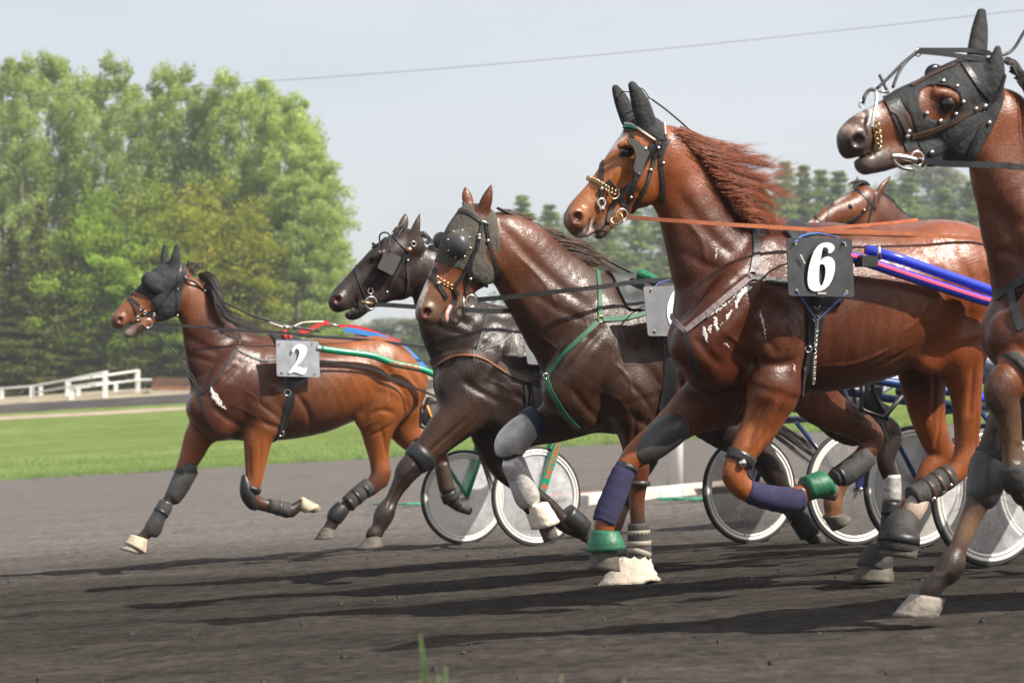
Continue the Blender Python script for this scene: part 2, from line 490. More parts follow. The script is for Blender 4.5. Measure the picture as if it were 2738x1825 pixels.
dryc = nramp(nt, mid, [(0.25, (0.108, 0.098, 0.090)), (0.55, (0.137, 0.124, 0.115)), (0.8, (0.166, 0.151, 0.140))])
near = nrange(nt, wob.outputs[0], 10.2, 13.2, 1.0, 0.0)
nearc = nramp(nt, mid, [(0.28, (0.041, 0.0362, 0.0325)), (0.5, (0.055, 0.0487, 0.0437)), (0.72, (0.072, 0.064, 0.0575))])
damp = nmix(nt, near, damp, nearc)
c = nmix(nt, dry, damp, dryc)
spk = nramp(nt, fine, [(0.30, (0.45, 0.45, 0.45)), (0.5, (1, 1, 1)), (0.68, (1.6, 1.56, 1.5))])
c = nmix(nt, 1.0, c, spk, 'MULTIPLY')
nt.links.new(c, p.inputs['Base Color']); p.inputs['Roughness'].default_value = 1.0; p.inputs['Specular IOR Level'].default_value = 0.0
nb = nbump(nt, fine, 0.8, 0.010); nb = nbump(nt, mid, 0.45, 0.02, nb); nt.links.new(nb, p.inputs['Normal'])

m_grass, nt, p = nodes('meadow_grass')
tc = nt.nodes.new('ShaderNodeTexCoord').outputs['Object']
a = nnoise(nt, tc, 0.16, 5, 0.6, (0.5, 1, 1)); b = nnoise(nt, tc, 1.6, 6, 0.7, (0.5, 1, 1))
c1 = nramp(nt, a, [(0.3, (0.115, 0.165, 0.040)), (0.55, (0.162, 0.216, 0.060)), (0.75, (0.218, 0.265, 0.092))])
c2 = nramp(nt, b, [(0.25, (0.62, 0.66, 0.55)), (0.55, (1, 1, 1)), (0.8, (1.35, 1.3, 1.3))])
c = nmix(nt, 1.0, c1, c2, 'MULTIPLY'); nt.links.new(c, p.inputs['Base Color']); p.inputs['Roughness'].default_value = 1.0; p.inputs['Specular IOR Level'].default_value = 0.0
nt.links.new(nbump(nt, b, 0.8, 0.25), p.inputs['Normal'])
m_path = mat('pale_path', (0.36, 0.29, 0.225), 1.0, spec=0.0, bump=0.4, bscale=3, var=0.22, vscale=0.9)
m_sand = mat('sandy_verge', (0.32, 0.28, 0.20), 1.0, spec=0.0, bump=0.4, bscale=3, var=0.35, vscale=0.8)
m_fartrack = mat('far_cinder', (0.070, 0.064, 0.062), 1.0, spec=0.0, bump=0.3, bscale=3, var=0.25, vscale=0.5)
m_floor = mat('wood_floor', (0.06, 0.075, 0.03), 0.9, var=0.4, vscale=0.4)

def strip(name, ys, xs, m, lift=0.0, edge=(0, 0), jitter=0.0, rng=None):
    """ground sheet over the profile; edge = wobble of first and last row (metres)"""
    ys = np.asarray(ys, float); xs = np.asarray(xs, float)
    X, Y = np.meshgrid(xs, ys)
    for row, amp in ((0, edge[0]), (-1, edge[1])):
        if amp:
            ph = np.random.uniform(0, 6, 5)
            Y[row] += amp * sum(np.sin(xs * f + q) / (1 + i * 0.6) for i, (f, q) in enumerate(zip((0.13, 0.37, 0.9, 2.1, 4.7), ph)))
    Zg = gz(X, Y) + lift
    if jitter: Zg = Zg + jitter(X, Y)
    V = np.stack([X, Y, Zg], -1).reshape(-1, 3)
    nx, ny = len(xs), len(ys)
    i = np.arange(ny - 1)[:, None] * nx + np.arange(nx - 1)[None]
    Q = np.stack([i, i + 1, i + nx + 1, i + nx], -1).reshape(-1, 4)
    return structure(mesh_obj(name, V, Q, m))

_wave = [(np.random.uniform(0.8, 9), np.random.uniform(2, 26), np.random.uniform(0, 6)) for _ in range(26)]
_grain = np.random.RandomState(3).rand(256, 256)
def track_relief(X, Y):
    z = np.zeros_like(X)
    for fx, fy, ph in _wave:
        z += np.sin(fx * X + fy * Y + ph + 1.7 * np.sin(0.9 * X + ph)) * 0.0022 / (1 + 0.12 * fy)
    g = _grain[(np.floor(X * 14).astype(int)) % 256, (np.floor(Y * 14 + 3 * X).astype(int)) % 256] ** 6
    z = z + 0.007 * g
    return z * smooth(5.0, 6.5, Y) * (1 - smooth(26, 33, Y)) * (1 - smooth(5, 8, np.abs(X - 0.5)))
xs = np.unique(np.concatenate([np.linspace(-150, -9, 24), np.linspace(-9, 10, 320), np.linspace(10, 150, 24)]))
ys = np.unique(np.concatenate([np.linspace(-20, 5, 6), np.linspace(5, 34, 480), np.linspace(34, 74, 16)]))
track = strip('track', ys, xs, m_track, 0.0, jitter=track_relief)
xs = np.unique(np.concatenate([np.linspace(-150, 150, 200)]))
grass = strip('grass', np.linspace(72, 117, 24), np.unique(np.concatenate([np.linspace(-150, -16, 30), np.linspace(-16, 20, 260), np.linspace(20, 150, 30)])), m_grass, 0.02, edge=(0.55, 0))
path = strip('path', [116.2, 117.5, 119], xs, m_path, 0.03, edge=(0.2, 0.25))
verge = strip('grass_verge', np.linspace(118.7, 122.3, 4), xs, m_grass, 0.02)
ftrack = strip('road', np.linspace(122.0, 127.6, 5), xs, m_fartrack, 0.03, edge=(0.25, 0.1))
sand = strip('sand', np.linspace(127.4, 134, 5), xs, m_sand, 0.04, edge=(0.2, 0.6))
xf = np.linspace(-420, 420, 80)
terrain = strip('terrain', np.array([133, 140, 150, 170, 230, 320, 420, 560, 700]), xf, m_floor, 0.0)
under = strip('ground', np.array([-60, 0, 40, 72, 100, 133.5]), np.linspace(-420, 420, 61), m_floor, -0.25)

# ragged grass along the edge of the track
rng = np.random.RandomState(8); n = 9000
gy = 71.6 + 14 * rng.rand(n) ** 2.2; gx = rng.uniform(-0.24, 0.24, n) * gy; gh = rng.uniform(.05, .17, n); gw = rng.uniform(.012, .03, n); lean = rng.normal(0, .05, n)
g0_ = gz(gx, gy) + .01; V = np.stack([np.stack([gx - gw, gy, g0_], 1), np.stack([gx + gw, gy + .01, g0_], 1), np.stack([gx + lean, gy + lean * .5, g0_ + gh], 1)], 1).reshape(-1, 3)
stuff(mesh_obj('grass_blades', V, np.arange(3 * n).reshape(-1, 3), mat('blade_green', (.13, .21, .045), .7, var=.35, vscale=1.5), None, False))

def ground_at(px, py, lo=4, hi=600):
    r = ray(px, py); t = np.linspace(lo, hi, 6000)
    P = CAM + t[:, None] * r; k = np.flatnonzero(P[:, 2] < gz(P[:, 0], P[:, 1]))
    return P[k[0]] if len(k) else P[-1]

# clods thrown up by the hooves
rng = np.random.RandomState(5); mb = MB()
for i in range(500):
    y = rng.uniform(7.5, 19); x = rng.uniform(-0.26, 0.26) * y * 0.85
    r = 0.0025 + 0.008 * rng.rand() ** 5; z = float(gz(x, y))
    n, m_ = 6, 4; b = len(mb.v); sc = rng.uniform(0.7, 1.4, 3)
    mb.ball((x, y, z + r * 0.35), r, 6, 4, sc)
    for j in range(b, len(mb.v)): mb.v[j] = tuple(np.array(mb.v[j]) + rng.uniform(-0.5, 0.5, 3) * r)
stuff(mb.build('dirt_clods', mat('clod', (0.05, 0.044, 0.040), 0.95, var=0.4), None))

# ------------------------------------------------------------------ trees
def leaf_mat(name, c0, c1, c2):
    m, nt, p = nodes(name)
    g = nt.nodes.new('ShaderNodeNewGeometry')
    at_ = nt.nodes.new('ShaderNodeAttribute'); at_.attribute_name = 'tint'
    sp = nt.nodes.new('ShaderNodeSeparateColor'); nt.links.new(at_.outputs['Color'], sp.inputs[0])
    oi = nt.nodes.new('ShaderNodeObjectInfo')
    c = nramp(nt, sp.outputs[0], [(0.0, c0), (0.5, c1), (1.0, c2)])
    v = nrange(nt, oi.outputs['Random'], 0, 1, 0.8, 1.2)
    sc = nt.nodes.new('ShaderNodeVectorMath'); sc.operation = 'SCALE'; nt.links.new(c, sc.inputs[0]); nt.links.new(v, sc.inputs['Scale'])
    nt.links.new(sc.outputs['Vector'], p.inputs['Base Color']); p.inputs['Roughness'].default_value = 0.6
    p.inputs['Specular IOR Level'].default_value = 0.25
    tr = nt.nodes.new('ShaderNodeBsdfTranslucent'); nt.links.new(sc.outputs['Vector'], tr.inputs['Color'])
    mx = nt.nodes.new('ShaderNodeMixShader'); mx.inputs[0].default_value = 0.5
    out = nt.nodes['Material Output']
    nt.links.new(p.outputs[0], mx.inputs[1]); nt.links.new(tr.outputs[0], mx.inputs[2]); nt.links.new(mx.outputs[0], out.inputs['Surface'])
    return m
m_bark = mat('bark_grey', (0.16, 0.14, 0.12), 0.9, bump=0.5, bscale=6, var=0.3, vscale=2)
m_bark2 = mat('bark_brown', (0.09, 0.06, 0.045), 0.9, bump=0.5, bscale=6, var=0.3, vscale=2)
LM = {'poplar': leaf_mat('poplar_leaf', (0.230, 0.310, 0.070), (0.370, 0.470, 0.125), (0.500, 0.590, 0.200)),
      'spring': leaf_mat('spring_leaf', (0.190, 0.250, 0.020), (0.330, 0.380, 0.032), (0.460, 0.400, 0.055)),
      'bright': leaf_mat('bright_leaf', (0.170, 0.290, 0.028), (0.290, 0.430, 0.050), (0.400, 0.530, 0.090)),
      'dark': leaf_mat('spruce_needle', (0.130, 0.155, 0.036), (0.220, 0.245, 0.058), (0.330, 0.330, 0.090)),
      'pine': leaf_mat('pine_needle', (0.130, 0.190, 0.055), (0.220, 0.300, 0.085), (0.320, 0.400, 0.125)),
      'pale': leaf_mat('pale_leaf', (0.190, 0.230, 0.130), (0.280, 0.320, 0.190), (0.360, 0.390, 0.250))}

def leaves(rng, C, R, n, size, flat=0.6):
    """n leaf quads round clump centres C (k,3) with radii R (k,3)"""
    k = rng.randint(0, len(C), n)
    d = rng.normal(size=(n, 3)); d /= np.linalg.norm(d, axis=1)[:, None]
    rad = rng.rand(n) ** 0.45
    P = C[k] + d * rad[:, None] * R[k]
    a = rng.normal(size=(n, 3)); a /= np.linalg.norm(a, axis=1)[:, None]
    b = np.cross(a, rng.normal(size=(n, 3))); b /= np.linalg.norm(b, axis=1)[:, None]
    s = size * rng.uniform(0.6, 1.4, n)[:, None]
    a, b = a * s, b * s * flat
    V = np.stack([P - a, P - b * 1.0, P + a, P + b], 1).reshape(-1, 3)
    Q = np.arange(4 * n).reshape(-1, 4)
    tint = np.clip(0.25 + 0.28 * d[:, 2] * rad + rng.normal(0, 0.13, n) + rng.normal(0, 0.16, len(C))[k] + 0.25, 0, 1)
    return V, Q, np.repeat(np.stack([tint] * 3, 1), 4, 0)

def crown_mesh(kind, seed):
    rng = np.random.RandomState(seed)
    if kind in ('poplar', 'pale'):         # unit tree: 20 m tall, 5 m wide
        H = 20.0; C = []; R = []
        for z in np.arange(1.5, H - 0.3, 0.42):
            f = z / H
            w = 2.35 * (min(1, 0.55 + f * 1.4)) * (1 - max(0, (f - 0.62) / 0.385) ** 1.8) ** 0.5 if f < 1 else 0.1
            w *= rng.uniform(0.72, 1.12)
            for j in range(4):
                an = rng.uniform(0, 6.28); rr = w * rng.uniform(0.35, 1.0)
                C.append((rr * math.cos(an), rr * math.sin(an), z + rng.uniform(-0.4, 0.5))); s = rng.uniform(0.45, 0.85) * (0.6 + 0.4 * w / 2.4)
                R.append((s, s, s * 1.15))
        V, Q, t = leaves(rng, np.array(C), np.array(R), 21000, 0.098)
    elif kind in ('spring', 'bright'):     # 12 m tall, 9 m wide, broad
        H = 12.0; C = []; R = []
        for j in range(150):
            an = rng.uniform(0, 6.28); el = rng.uniform(-0.75, 1.0); rr = rng.uniform(0.45, 1.0) * (1 + .22 * math.sin(3 * an + 5 * el + seed) + .16 * math.sin(7 * an - 4 * el))
            C.append((4.0 * rr * math.cos(an) * math.cos(el * 1.25), 4.0 * rr * math.sin(an) * math.cos(el * 1.25), 6.0 + 5.0 * math.sin(el * 1.35) * rr))
            s = rng.uniform(0.45, 1.15); R.append((s * 1.2, s * 1.2, s * 0.7))
        V, Q, t = leaves(rng, np.array(C), np.array(R), 20000, 0.105)
    else:                                   # conifer 10 m tall, 3.4 m wide, tiers of drooping boughs
        H = 10.0; C = []; R = []
        for z in np.arange(0.5, H - 0.1, 0.30):
            w = 1.75 * (1 - z / H) ** 0.95 + 0.03; nb = max(3, int(9 * w / 1.75))
            for j in range(nb):
                an = rng.uniform(0, 6.28); L_ = w * rng.uniform(0.6, 1.12)
                for q in np.linspace(0.35, 1, 3):
                    C.append((L_ * q * math.cos(an), L_ * q * math.sin(an), z - 0.28 * L_ * q + rng.uniform(-0.1, 0.1)))
                    s = 1.5 * (0.24 + 0.08 * rng.rand()) * (0.35 + 0.65 * min(1, w / 0.9)); R.append((s, s, s * 0.5))
        V, Q, t = leaves(rng, np.array(C), np.array(R), 10000, 0.085, 0.45)
    return V, Q, t, H

def trunk_mesh(kind, seed):
    rng = np.random.RandomState(seed + 50); mb = MB()
    if kind in ('poplar', 'pale'):
        n = 10; pts = [(0.25 * math.sin(i * 0.9 + seed) * i / n, 0.2 * math.cos(i * 0.7 + seed) * i / n, 18.5 * i / n - 0.3) for i in range(n + 1)]
        mb.tube(pts, list(np.linspace(0.26, 0.03, n + 1)), 7)
        for j in range(16):
            z = rng.uniform(2.5, 16); an = rng.uniform(0, 6.28); l = rng.uniform(1.4, 3.2) * (1 - z / 24)
            b = np.array([0.0, 0, z]); dr = np.array([math.cos(an), math.sin(an), 0])
            mb.tube([b, b + dr * l * 0.45 + [0, 0, l * 0.5], b + dr * l * 0.75 + [0, 0, l * 1.3]], [0.08, 0.055, 0.02], 5)
    elif kind in ('spring', 'bright'):
        mb.tube([(0, 0, -0.3), (0.05, 0, 1.5), (0, 0.1, 3.2), (0.2, 0, 6), (0.1, 0, 9)], [0.28, 0.24, 0.2, 0.12, 0.04], 8)
        for j in range(10):
            z = rng.uniform(2.4, 6.5); an = j * 0.9 + rng.rand(); l = rng.uniform(2.5, 4)
            b = np.array([0.0, 0, z]); dr = np.array([math.cos(an), math.sin(an), 0])
            mb.tube([b, b + dr * l * 0.5 + [0, 0, l * 0.35], b + dr * l * 0.9 + [0, 0, l * 0.8]], [0.12, 0.08, 0.02], 5)
    else:
        mb.tube([(0, 0, -0.3), (0, 0, 3), (0, 0, 6.5), (0, 0, 9.9)], [0.17, 0.13, 0.08, 0.015], 7)
        for j in range(22):
            z = rng.uniform(0.6, 8.5); an = rng.uniform(0, 6.28); l = 1.5 * (1 - z / 10) + 0.1
            b = np.array([0.0, 0, z]); dr = np.array([math.cos(an), math.sin(an), 0])
            mb.tube([b, b + dr * l * 0.5 + [0, 0, -0.05], b + dr * l + [0, 0, -0.3 * l]], [0.03, 0.02, 0.008], 4)
    return mb

TREE = {}
def tree(kind, seed, base, height, width, name, label, group, leafmat=None):
    """a copy of the kind's prototype, scaled to the tree's own height and breadth"""
    key = (kind, seed)
    if key not in TREE:
        V, Q, t, H = crown_mesh(kind, seed)
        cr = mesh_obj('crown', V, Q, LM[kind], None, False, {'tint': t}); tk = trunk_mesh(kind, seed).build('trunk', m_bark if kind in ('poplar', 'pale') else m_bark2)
        TREE[key] = (cr, tk, H); first = True
    else: first = False
    cr, tk, H = TREE[key]
    W0 = {'poplar': 5.0, 'pale': 5.0, 'spring': 9.0, 'bright': 9.0}.get(kind, 3.4)
    root = empty(name, base, label, 'tree', group)
    root.scale = (width / W0, width / W0, height / H); root.rotation_euler = (0, 0, random.uniform(0, 6.28))
    for src in (tk, cr):
        o = src if first else src.copy()
        if not first: COL.objects.link(o)
        o.parent = root
    return root
def plant(px, top, d, w, kind, seed, name, label, group):
    """tree whose crown top shows at photo pixel (px, top), standing d metres away, w metres broad"""
    P = at(px, top, d); z = float(gz(P[0], P[1])) - 0.1
    return tree(kind, seed, (P[0], P[1], z), P[2] - z, w, name, label, group)

pop = [(-60, 175, 152), (10, 166, 155), (61, 160, 150), (125, 152, 152), (182, 166, 156), (306, 156, 150), (250, 215, 158), (375, 235, 155), (444, 180, 152), (492, 186, 156), (552, 250, 152), (607, 196, 150),
       (655, 240, 155), (700, 222, 150), (745, 250, 154), (788, 262, 148), (815, 300, 152), (838, 400, 146), (858, 440, 150), (872, 560, 144), (800, 470, 142), (745, 500, 143), (690, 560, 144)]
ORD = ['first', 'second', 'third', 'fourth', 'fifth', 'sixth', 'seventh', 'eighth', 'ninth', 'tenth', 'eleventh', 'twelfth', 'thirteenth', 'fourteenth', 'fifteenth', 'sixteenth', 'seventeenth', 'eighteenth', 'nineteenth', 'twentieth', 'twenty-first', 'twenty-second', 'twenty-third', 'twenty-fourth']
def rank(lst): return {k: r for r, k in enumerate(sorted(range(len(lst)), key=lambda k: lst[k][0]))}
rk = rank(pop)
for i, (px, tp, d) in enumerate(pop):
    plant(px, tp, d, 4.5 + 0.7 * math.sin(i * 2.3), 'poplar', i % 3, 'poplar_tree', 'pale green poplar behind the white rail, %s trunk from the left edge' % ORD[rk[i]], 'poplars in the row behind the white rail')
for i, (px, tp, d, w, k, s) in enumerate([(480, 435, 141, 10, 'spring', 1), (330, 470, 140, 9, 'bright', 2), (585, 500, 140, 8.5, 'spring', 1), (255, 560, 139, 7, 'bright', 2), (430, 640, 138, 8, 'bright', 2)]):
    plant(px, tp, d, w, k, s, 'broad_tree', ['broad yellow-green tree with an orange tinged top among the poplars', 'broad fresh green tree left of the orange tinged one', 'yellow-green tree at the right of the broad trees', 'low fresh green tree at the left of the broad trees', 'bright green low tree in front, above the number 2 horse head'][i], 'broad spring trees before the poplars')
spr = [(30, 600, 139, 5.5), (110, 540, 138, 5.5), (190, 575, 138, 5), (-40, 640, 138, 5), (265, 690, 137.5, 5), (350, 740, 137.5, 5), (440, 740, 138, 5), (530, 700, 138.5, 5), (620, 640, 139, 5.5), (690, 690, 139, 5), (70, 720, 137.3, 5), (160, 760, 137.3, 5), (235, 790, 137.2, 4.5)]
rk = rank(spr)
for i, (px, tp, d, w) in enumerate(spr):
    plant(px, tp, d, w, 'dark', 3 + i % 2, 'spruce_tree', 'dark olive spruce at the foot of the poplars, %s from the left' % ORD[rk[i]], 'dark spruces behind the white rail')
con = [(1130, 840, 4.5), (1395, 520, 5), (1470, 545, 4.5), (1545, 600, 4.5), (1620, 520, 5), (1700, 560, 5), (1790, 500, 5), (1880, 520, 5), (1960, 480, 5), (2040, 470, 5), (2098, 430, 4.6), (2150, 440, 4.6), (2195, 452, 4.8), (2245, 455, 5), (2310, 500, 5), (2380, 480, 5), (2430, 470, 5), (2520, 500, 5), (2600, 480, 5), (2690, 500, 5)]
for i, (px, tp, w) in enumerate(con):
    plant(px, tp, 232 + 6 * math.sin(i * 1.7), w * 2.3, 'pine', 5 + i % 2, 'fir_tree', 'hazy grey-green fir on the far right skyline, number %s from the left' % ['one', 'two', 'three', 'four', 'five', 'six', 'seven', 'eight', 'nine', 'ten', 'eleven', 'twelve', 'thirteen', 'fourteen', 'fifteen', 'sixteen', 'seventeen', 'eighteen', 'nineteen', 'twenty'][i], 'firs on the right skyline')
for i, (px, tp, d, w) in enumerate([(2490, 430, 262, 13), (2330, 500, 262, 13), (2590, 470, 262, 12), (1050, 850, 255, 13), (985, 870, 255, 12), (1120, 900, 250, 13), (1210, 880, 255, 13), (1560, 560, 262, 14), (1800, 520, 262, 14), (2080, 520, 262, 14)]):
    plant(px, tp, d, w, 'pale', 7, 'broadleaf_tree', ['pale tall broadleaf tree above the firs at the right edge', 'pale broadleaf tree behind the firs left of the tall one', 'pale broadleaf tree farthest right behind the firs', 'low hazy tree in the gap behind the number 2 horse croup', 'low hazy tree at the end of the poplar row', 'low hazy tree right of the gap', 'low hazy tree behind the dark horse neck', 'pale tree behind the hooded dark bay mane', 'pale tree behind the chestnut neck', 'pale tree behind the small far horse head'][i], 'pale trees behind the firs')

# ------------------------------------------------------------------ white rail beyond the far track
def Zr(x, y): return x / 2.613, 900 + y / 2.613
m_white = mat('white_paint', (0.80, 0.79, 0.76), 0.45, var=0.05, vscale=6)
def rail_fence(posts, rails, label):
    g0 = ground_at(*Zr(*posts[0][0])); root = empty('rail_fence', g0, label, 'fence', 'white rails beyond the grass')
    for (b, t, w) in posts:
        G = ground_at(*Zr(*b)); d = G[1]; top = at(*Zr(b[0], t), d)
        hw = w / 2.613 / F * d / 2
        mb = MB(); mb.box(((G[0] + top[0]) / 2, d, (G[2] - 0.2 + top[2]) / 2), (hw, 0, 0), (0, 0.05, 0), (0, 0, (top[2] - G[2] + 0.2) / 2)); mb.build('post', m_white, root, False)
    for pts in rails:
        P = []
        for (x, y, px_) in pts:
            d = ground_at(*Zr(x, px_))[1]; P.append(at(*Zr(x, y), d - 0.06))
        mb = MB(); mb.tube(P, 0.050, 8); mb.build('rail', m_white, root)
rail_fence([((15, 440), 370, 28), ((225, 432), 345, 32), ((475, 418), 300, 34), ((735, 432), 250, 34)],
           [[(-80, 368, 440), (0, 362, 440), (215, 347, 432), (475, 300, 425), (752, 243, 430)], [(215, 392, 432), (475, 350, 425), (760, 314, 430)]], 'white rail fence rising to the right, the left one by the road')
rail_fence([((500, 445), 375, 34), ((810, 388), 325, 26), ((962, 392), 232, 34)],
           [[(470, 310, 445), (720, 272, 420), (965, 236, 392)], [(490, 368, 445), (745, 328, 420), (960, 302, 392), (1060, 300, 390)]], 'white rail fence with the taller end post, the right one by the road')
for x in (285, 548):
    G = ground_at(*Zr(x, 418)); tp = at(*Zr(x, 360), G[1]); mb = MB()
    mb.box((G[0], G[1], (G[2] + tp[2]) / 2), (0.1, 0, 0), (0, 0.05, 0), (0, 0, (tp[2] - G[2]) / 2 + 0.1))
    tag(mb.build('fence_post', m_white, None, False), 'short white post standing behind the white rail, %s' % ('left one' if x < 300 else 'right one'), 'post')
# timber box behind number 2 horse's chest
m_wood = mat('orange_timber', (0.26, 0.115, 0.05), 0.75, bump=0.3, bscale=10, var=0.25, vscale=3)
m_wood2 = mat('brown_timber', (0.13, 0.06, 0.035), 0.75, bump=0.3, bscale=10, var=0.25, vscale=3)
G = ground_at(*Zr(1060, 402)); bx = empty('timber_box', G, 'low brown timber box beside the white rail, behind the number 2 horse', 'box')
d = G[1]; x0 = G[0]; x1 = at(*Zr(1420, 400), d)[0]; zt = at(*Zr(1060, 285), d)[2]; zg = G[2] + 0.2; h = (zt - zg) / 3
for k in range(3):
    mb = MB(); mb.box(((x0 + x1) / 2, d, zg + h * (k + 0.5)), ((x1 - x0) / 2, 0, 0), (0, 0.05, 0), (0, 0, h / 2 - 0.015)); mb.build('plank', m_wood if k < 1 else m_wood2, bx, False)
    mb = MB(); mb.box((x0 + 0.03, d + 1.0, zg + h * (k + 0.5)), (0.04, 0, 0), (0, 0.93, 0), (0, 0, h / 2 - 0.015)); mb.build('plank', m_wood2, bx, False)
mb = MB(); mb.box(((x0 + x1) / 2, d + 0.05, zg - 0.2), ((x1 - x0) / 2 + 0.1, 0, 0), (0, 0.1, 0), (0, 0, 0.19)); mb.build('footing', mat('concrete', (0.4, 0.37, 0.32), 0.9, var=0.2), bx, False)

# white marker post and kerb on the far side of the track
G = ground_at(*T('V', 1551, 1112)); post = MB(); r = 18 / 0.859 / F * G[1]
prof = [(r, -0.1), (r, 1.25), (r * 0.9, 1.31), (r * 0.5, 1.35), (0.004, 1.36)]
post.tube([(G[0], G[1], G[2] + z) for _, z in prof], [q for q, _ in prof], 18)
tag(post.build('marker_post', m_white), 'round white post standing on the kerb behind the number 6 horse forelegs', 'post')
m_kerb = mat('kerb_concrete', (0.62, 0.57, 0.50), 0.85, bump=0.4, bscale=12, var=0.2, vscale=4)
A_ = ground_at(*T('V', 1332, 1160)); B_ = ground_at(*T('V', 1700, 1124))
kerb = empty('kerb', A_, 'low pale kerb stones under the white post, across the track', 'kerb')
NS = 7
for k in range(NS):
    a = A_ + (B_ - A_) * (k / NS); b = A_ + (B_ - A_) * ((k + 0.985) / NS)
    a = np.array([a[0], a[1], gz(a[0], a[1])]); b = np.array([b[0], b[1], gz(b[0], b[1])])
    e = (b - a) / 2; nrm = np.cross(e, [0, 0, 1]); nrm /= np.linalg.norm(nrm)
    mb = MB(); mb.box((a + b) / 2 + [0, 0, 0.045], e, nrm * 0.13, (0, 0, 0.075))
    o = mb.build('kerb_stone', m_kerb, kerb, False)
    bv = o.modifiers.new('bevel', 'BEVEL'); bv.width = 0.02; bv.segments = 2
C_ = (A_ + B_) / 2 + np.array([0.9, 1.0, 0]); xs_ = np.linspace(C_[0] - 2.2, C_[0] + 2.5, 20)
strip('pavement', np.linspace(C_[1] - 0.75, C_[1] + 0.75, 5), xs_, mat('red_brick_grit', (0.27, 0.13, 0.10), 0.95, bump=0.4, bscale=15, var=0.3, vscale=6), 0.07, edge=(0.03, 0.04))

# overhead cable
A_ = at(-60, 265, 42); B_ = at(2800, 20, 42); mb = MB()
mb.tube([A_ + (B_ - A_) * t + np.array([0, 0, -0.16 * math.sin(math.pi * t)]) for t in np.linspace(0, 1, 24)], 0.0046, 6)
tag(mb.build('overhead_cable', mat('cable', (0.10, 0.10, 0.11), 0.5)), 'thin grey cable strung across the sky above the horses', 'cable')

# two snarls of green twine on the track
m_twine = mat('green_twine', (0.05, 0.28, 0.18), 0.6)
for k, (px, py, sz) in enumerate([(1570, 1155, 0.20), (912, 1165, 0.22)]):
    G = ground_at(*T('V', px, py)); rng = np.random.RandomState(20 + k); mb = MB(); pts = []
    for i in range(70):
        a = i * 0.55; rr = sz * (0.3 + 0.7 * rng.rand()); pts.append(G + np.array([1.5 * rr * math.cos(a), rr * math.sin(a), 0.03 + 0.03 * rng.rand()]))
    for i in range(6): pts.append(G + np.array([0.25 + 0.22 * i, 0.1 * math.sin(i), 0.03]))
    mb.tube(catmull(pts, 3), 0.006, 5)
    tag(mb.build('twine', m_twine), ['snarl of green twine lying beside the kerb', 'snarl of green twine lying left of the green sulky wheel'][k], 'twine')

# long grass close to the lens
m_blade = mat('near_blade', (0.16, 0.30, 0.06), 0.5, var=0.2)
g0 = ground_at(*T('V', 985, 1568), 2, 8); tuft = empty('grass_tuft', (at(*T('V', 985, 1568), 4.6)[0], 4.6, gz(-0.1, 4.6)), 'blurred green grass blades at the bottom edge in front', 'grass')
for (bx_, tx, ty, w) in [(995, 966, 1458, 30), (1020, 1024, 1530, 20), (1003, 1008, 1548, 14), (1286, 1290, 1550, 12), (1438, 1434, 1556, 10)]:
    top = at(*T('V', tx, ty), 4.6); b = at(*T('V', bx_, 1568), 4.6); zb = float(gz(b[0], 4.6)) - 0.02
    n = 8; V = []; hw = w / 0.859 / F * 4.6 / 2
    for i in range(n + 1):
        t = i / n; x = b[0] + (top[0] - b[0]) * t ** 2; z = zb + (top[2] - zb) * t; k_ = hw * (1 - t ** 1.6) + 0.0004
        V += [(x - k_, 4.6 - 0.004, z), (x, 4.6 + 0.006, z), (x + k_, 4.6 - 0.004, z)]
    Fq = [q for i in range(n) for q in ((3 * i, 3 * i + 1, 3 * i + 4, 3 * i + 3), (3 * i + 1, 3 * i + 2, 3 * i + 5, 3 * i + 4))]
    o = mesh_obj('blade', V, Fq, m_blade if bx_ < 1200 else mat('dry_blade', (0.30, 0.24, 0.12), 0.6), tuft)
    sm = o.modifiers.new('solid', 'SOLIDIFY'); sm.thickness = 0.0008
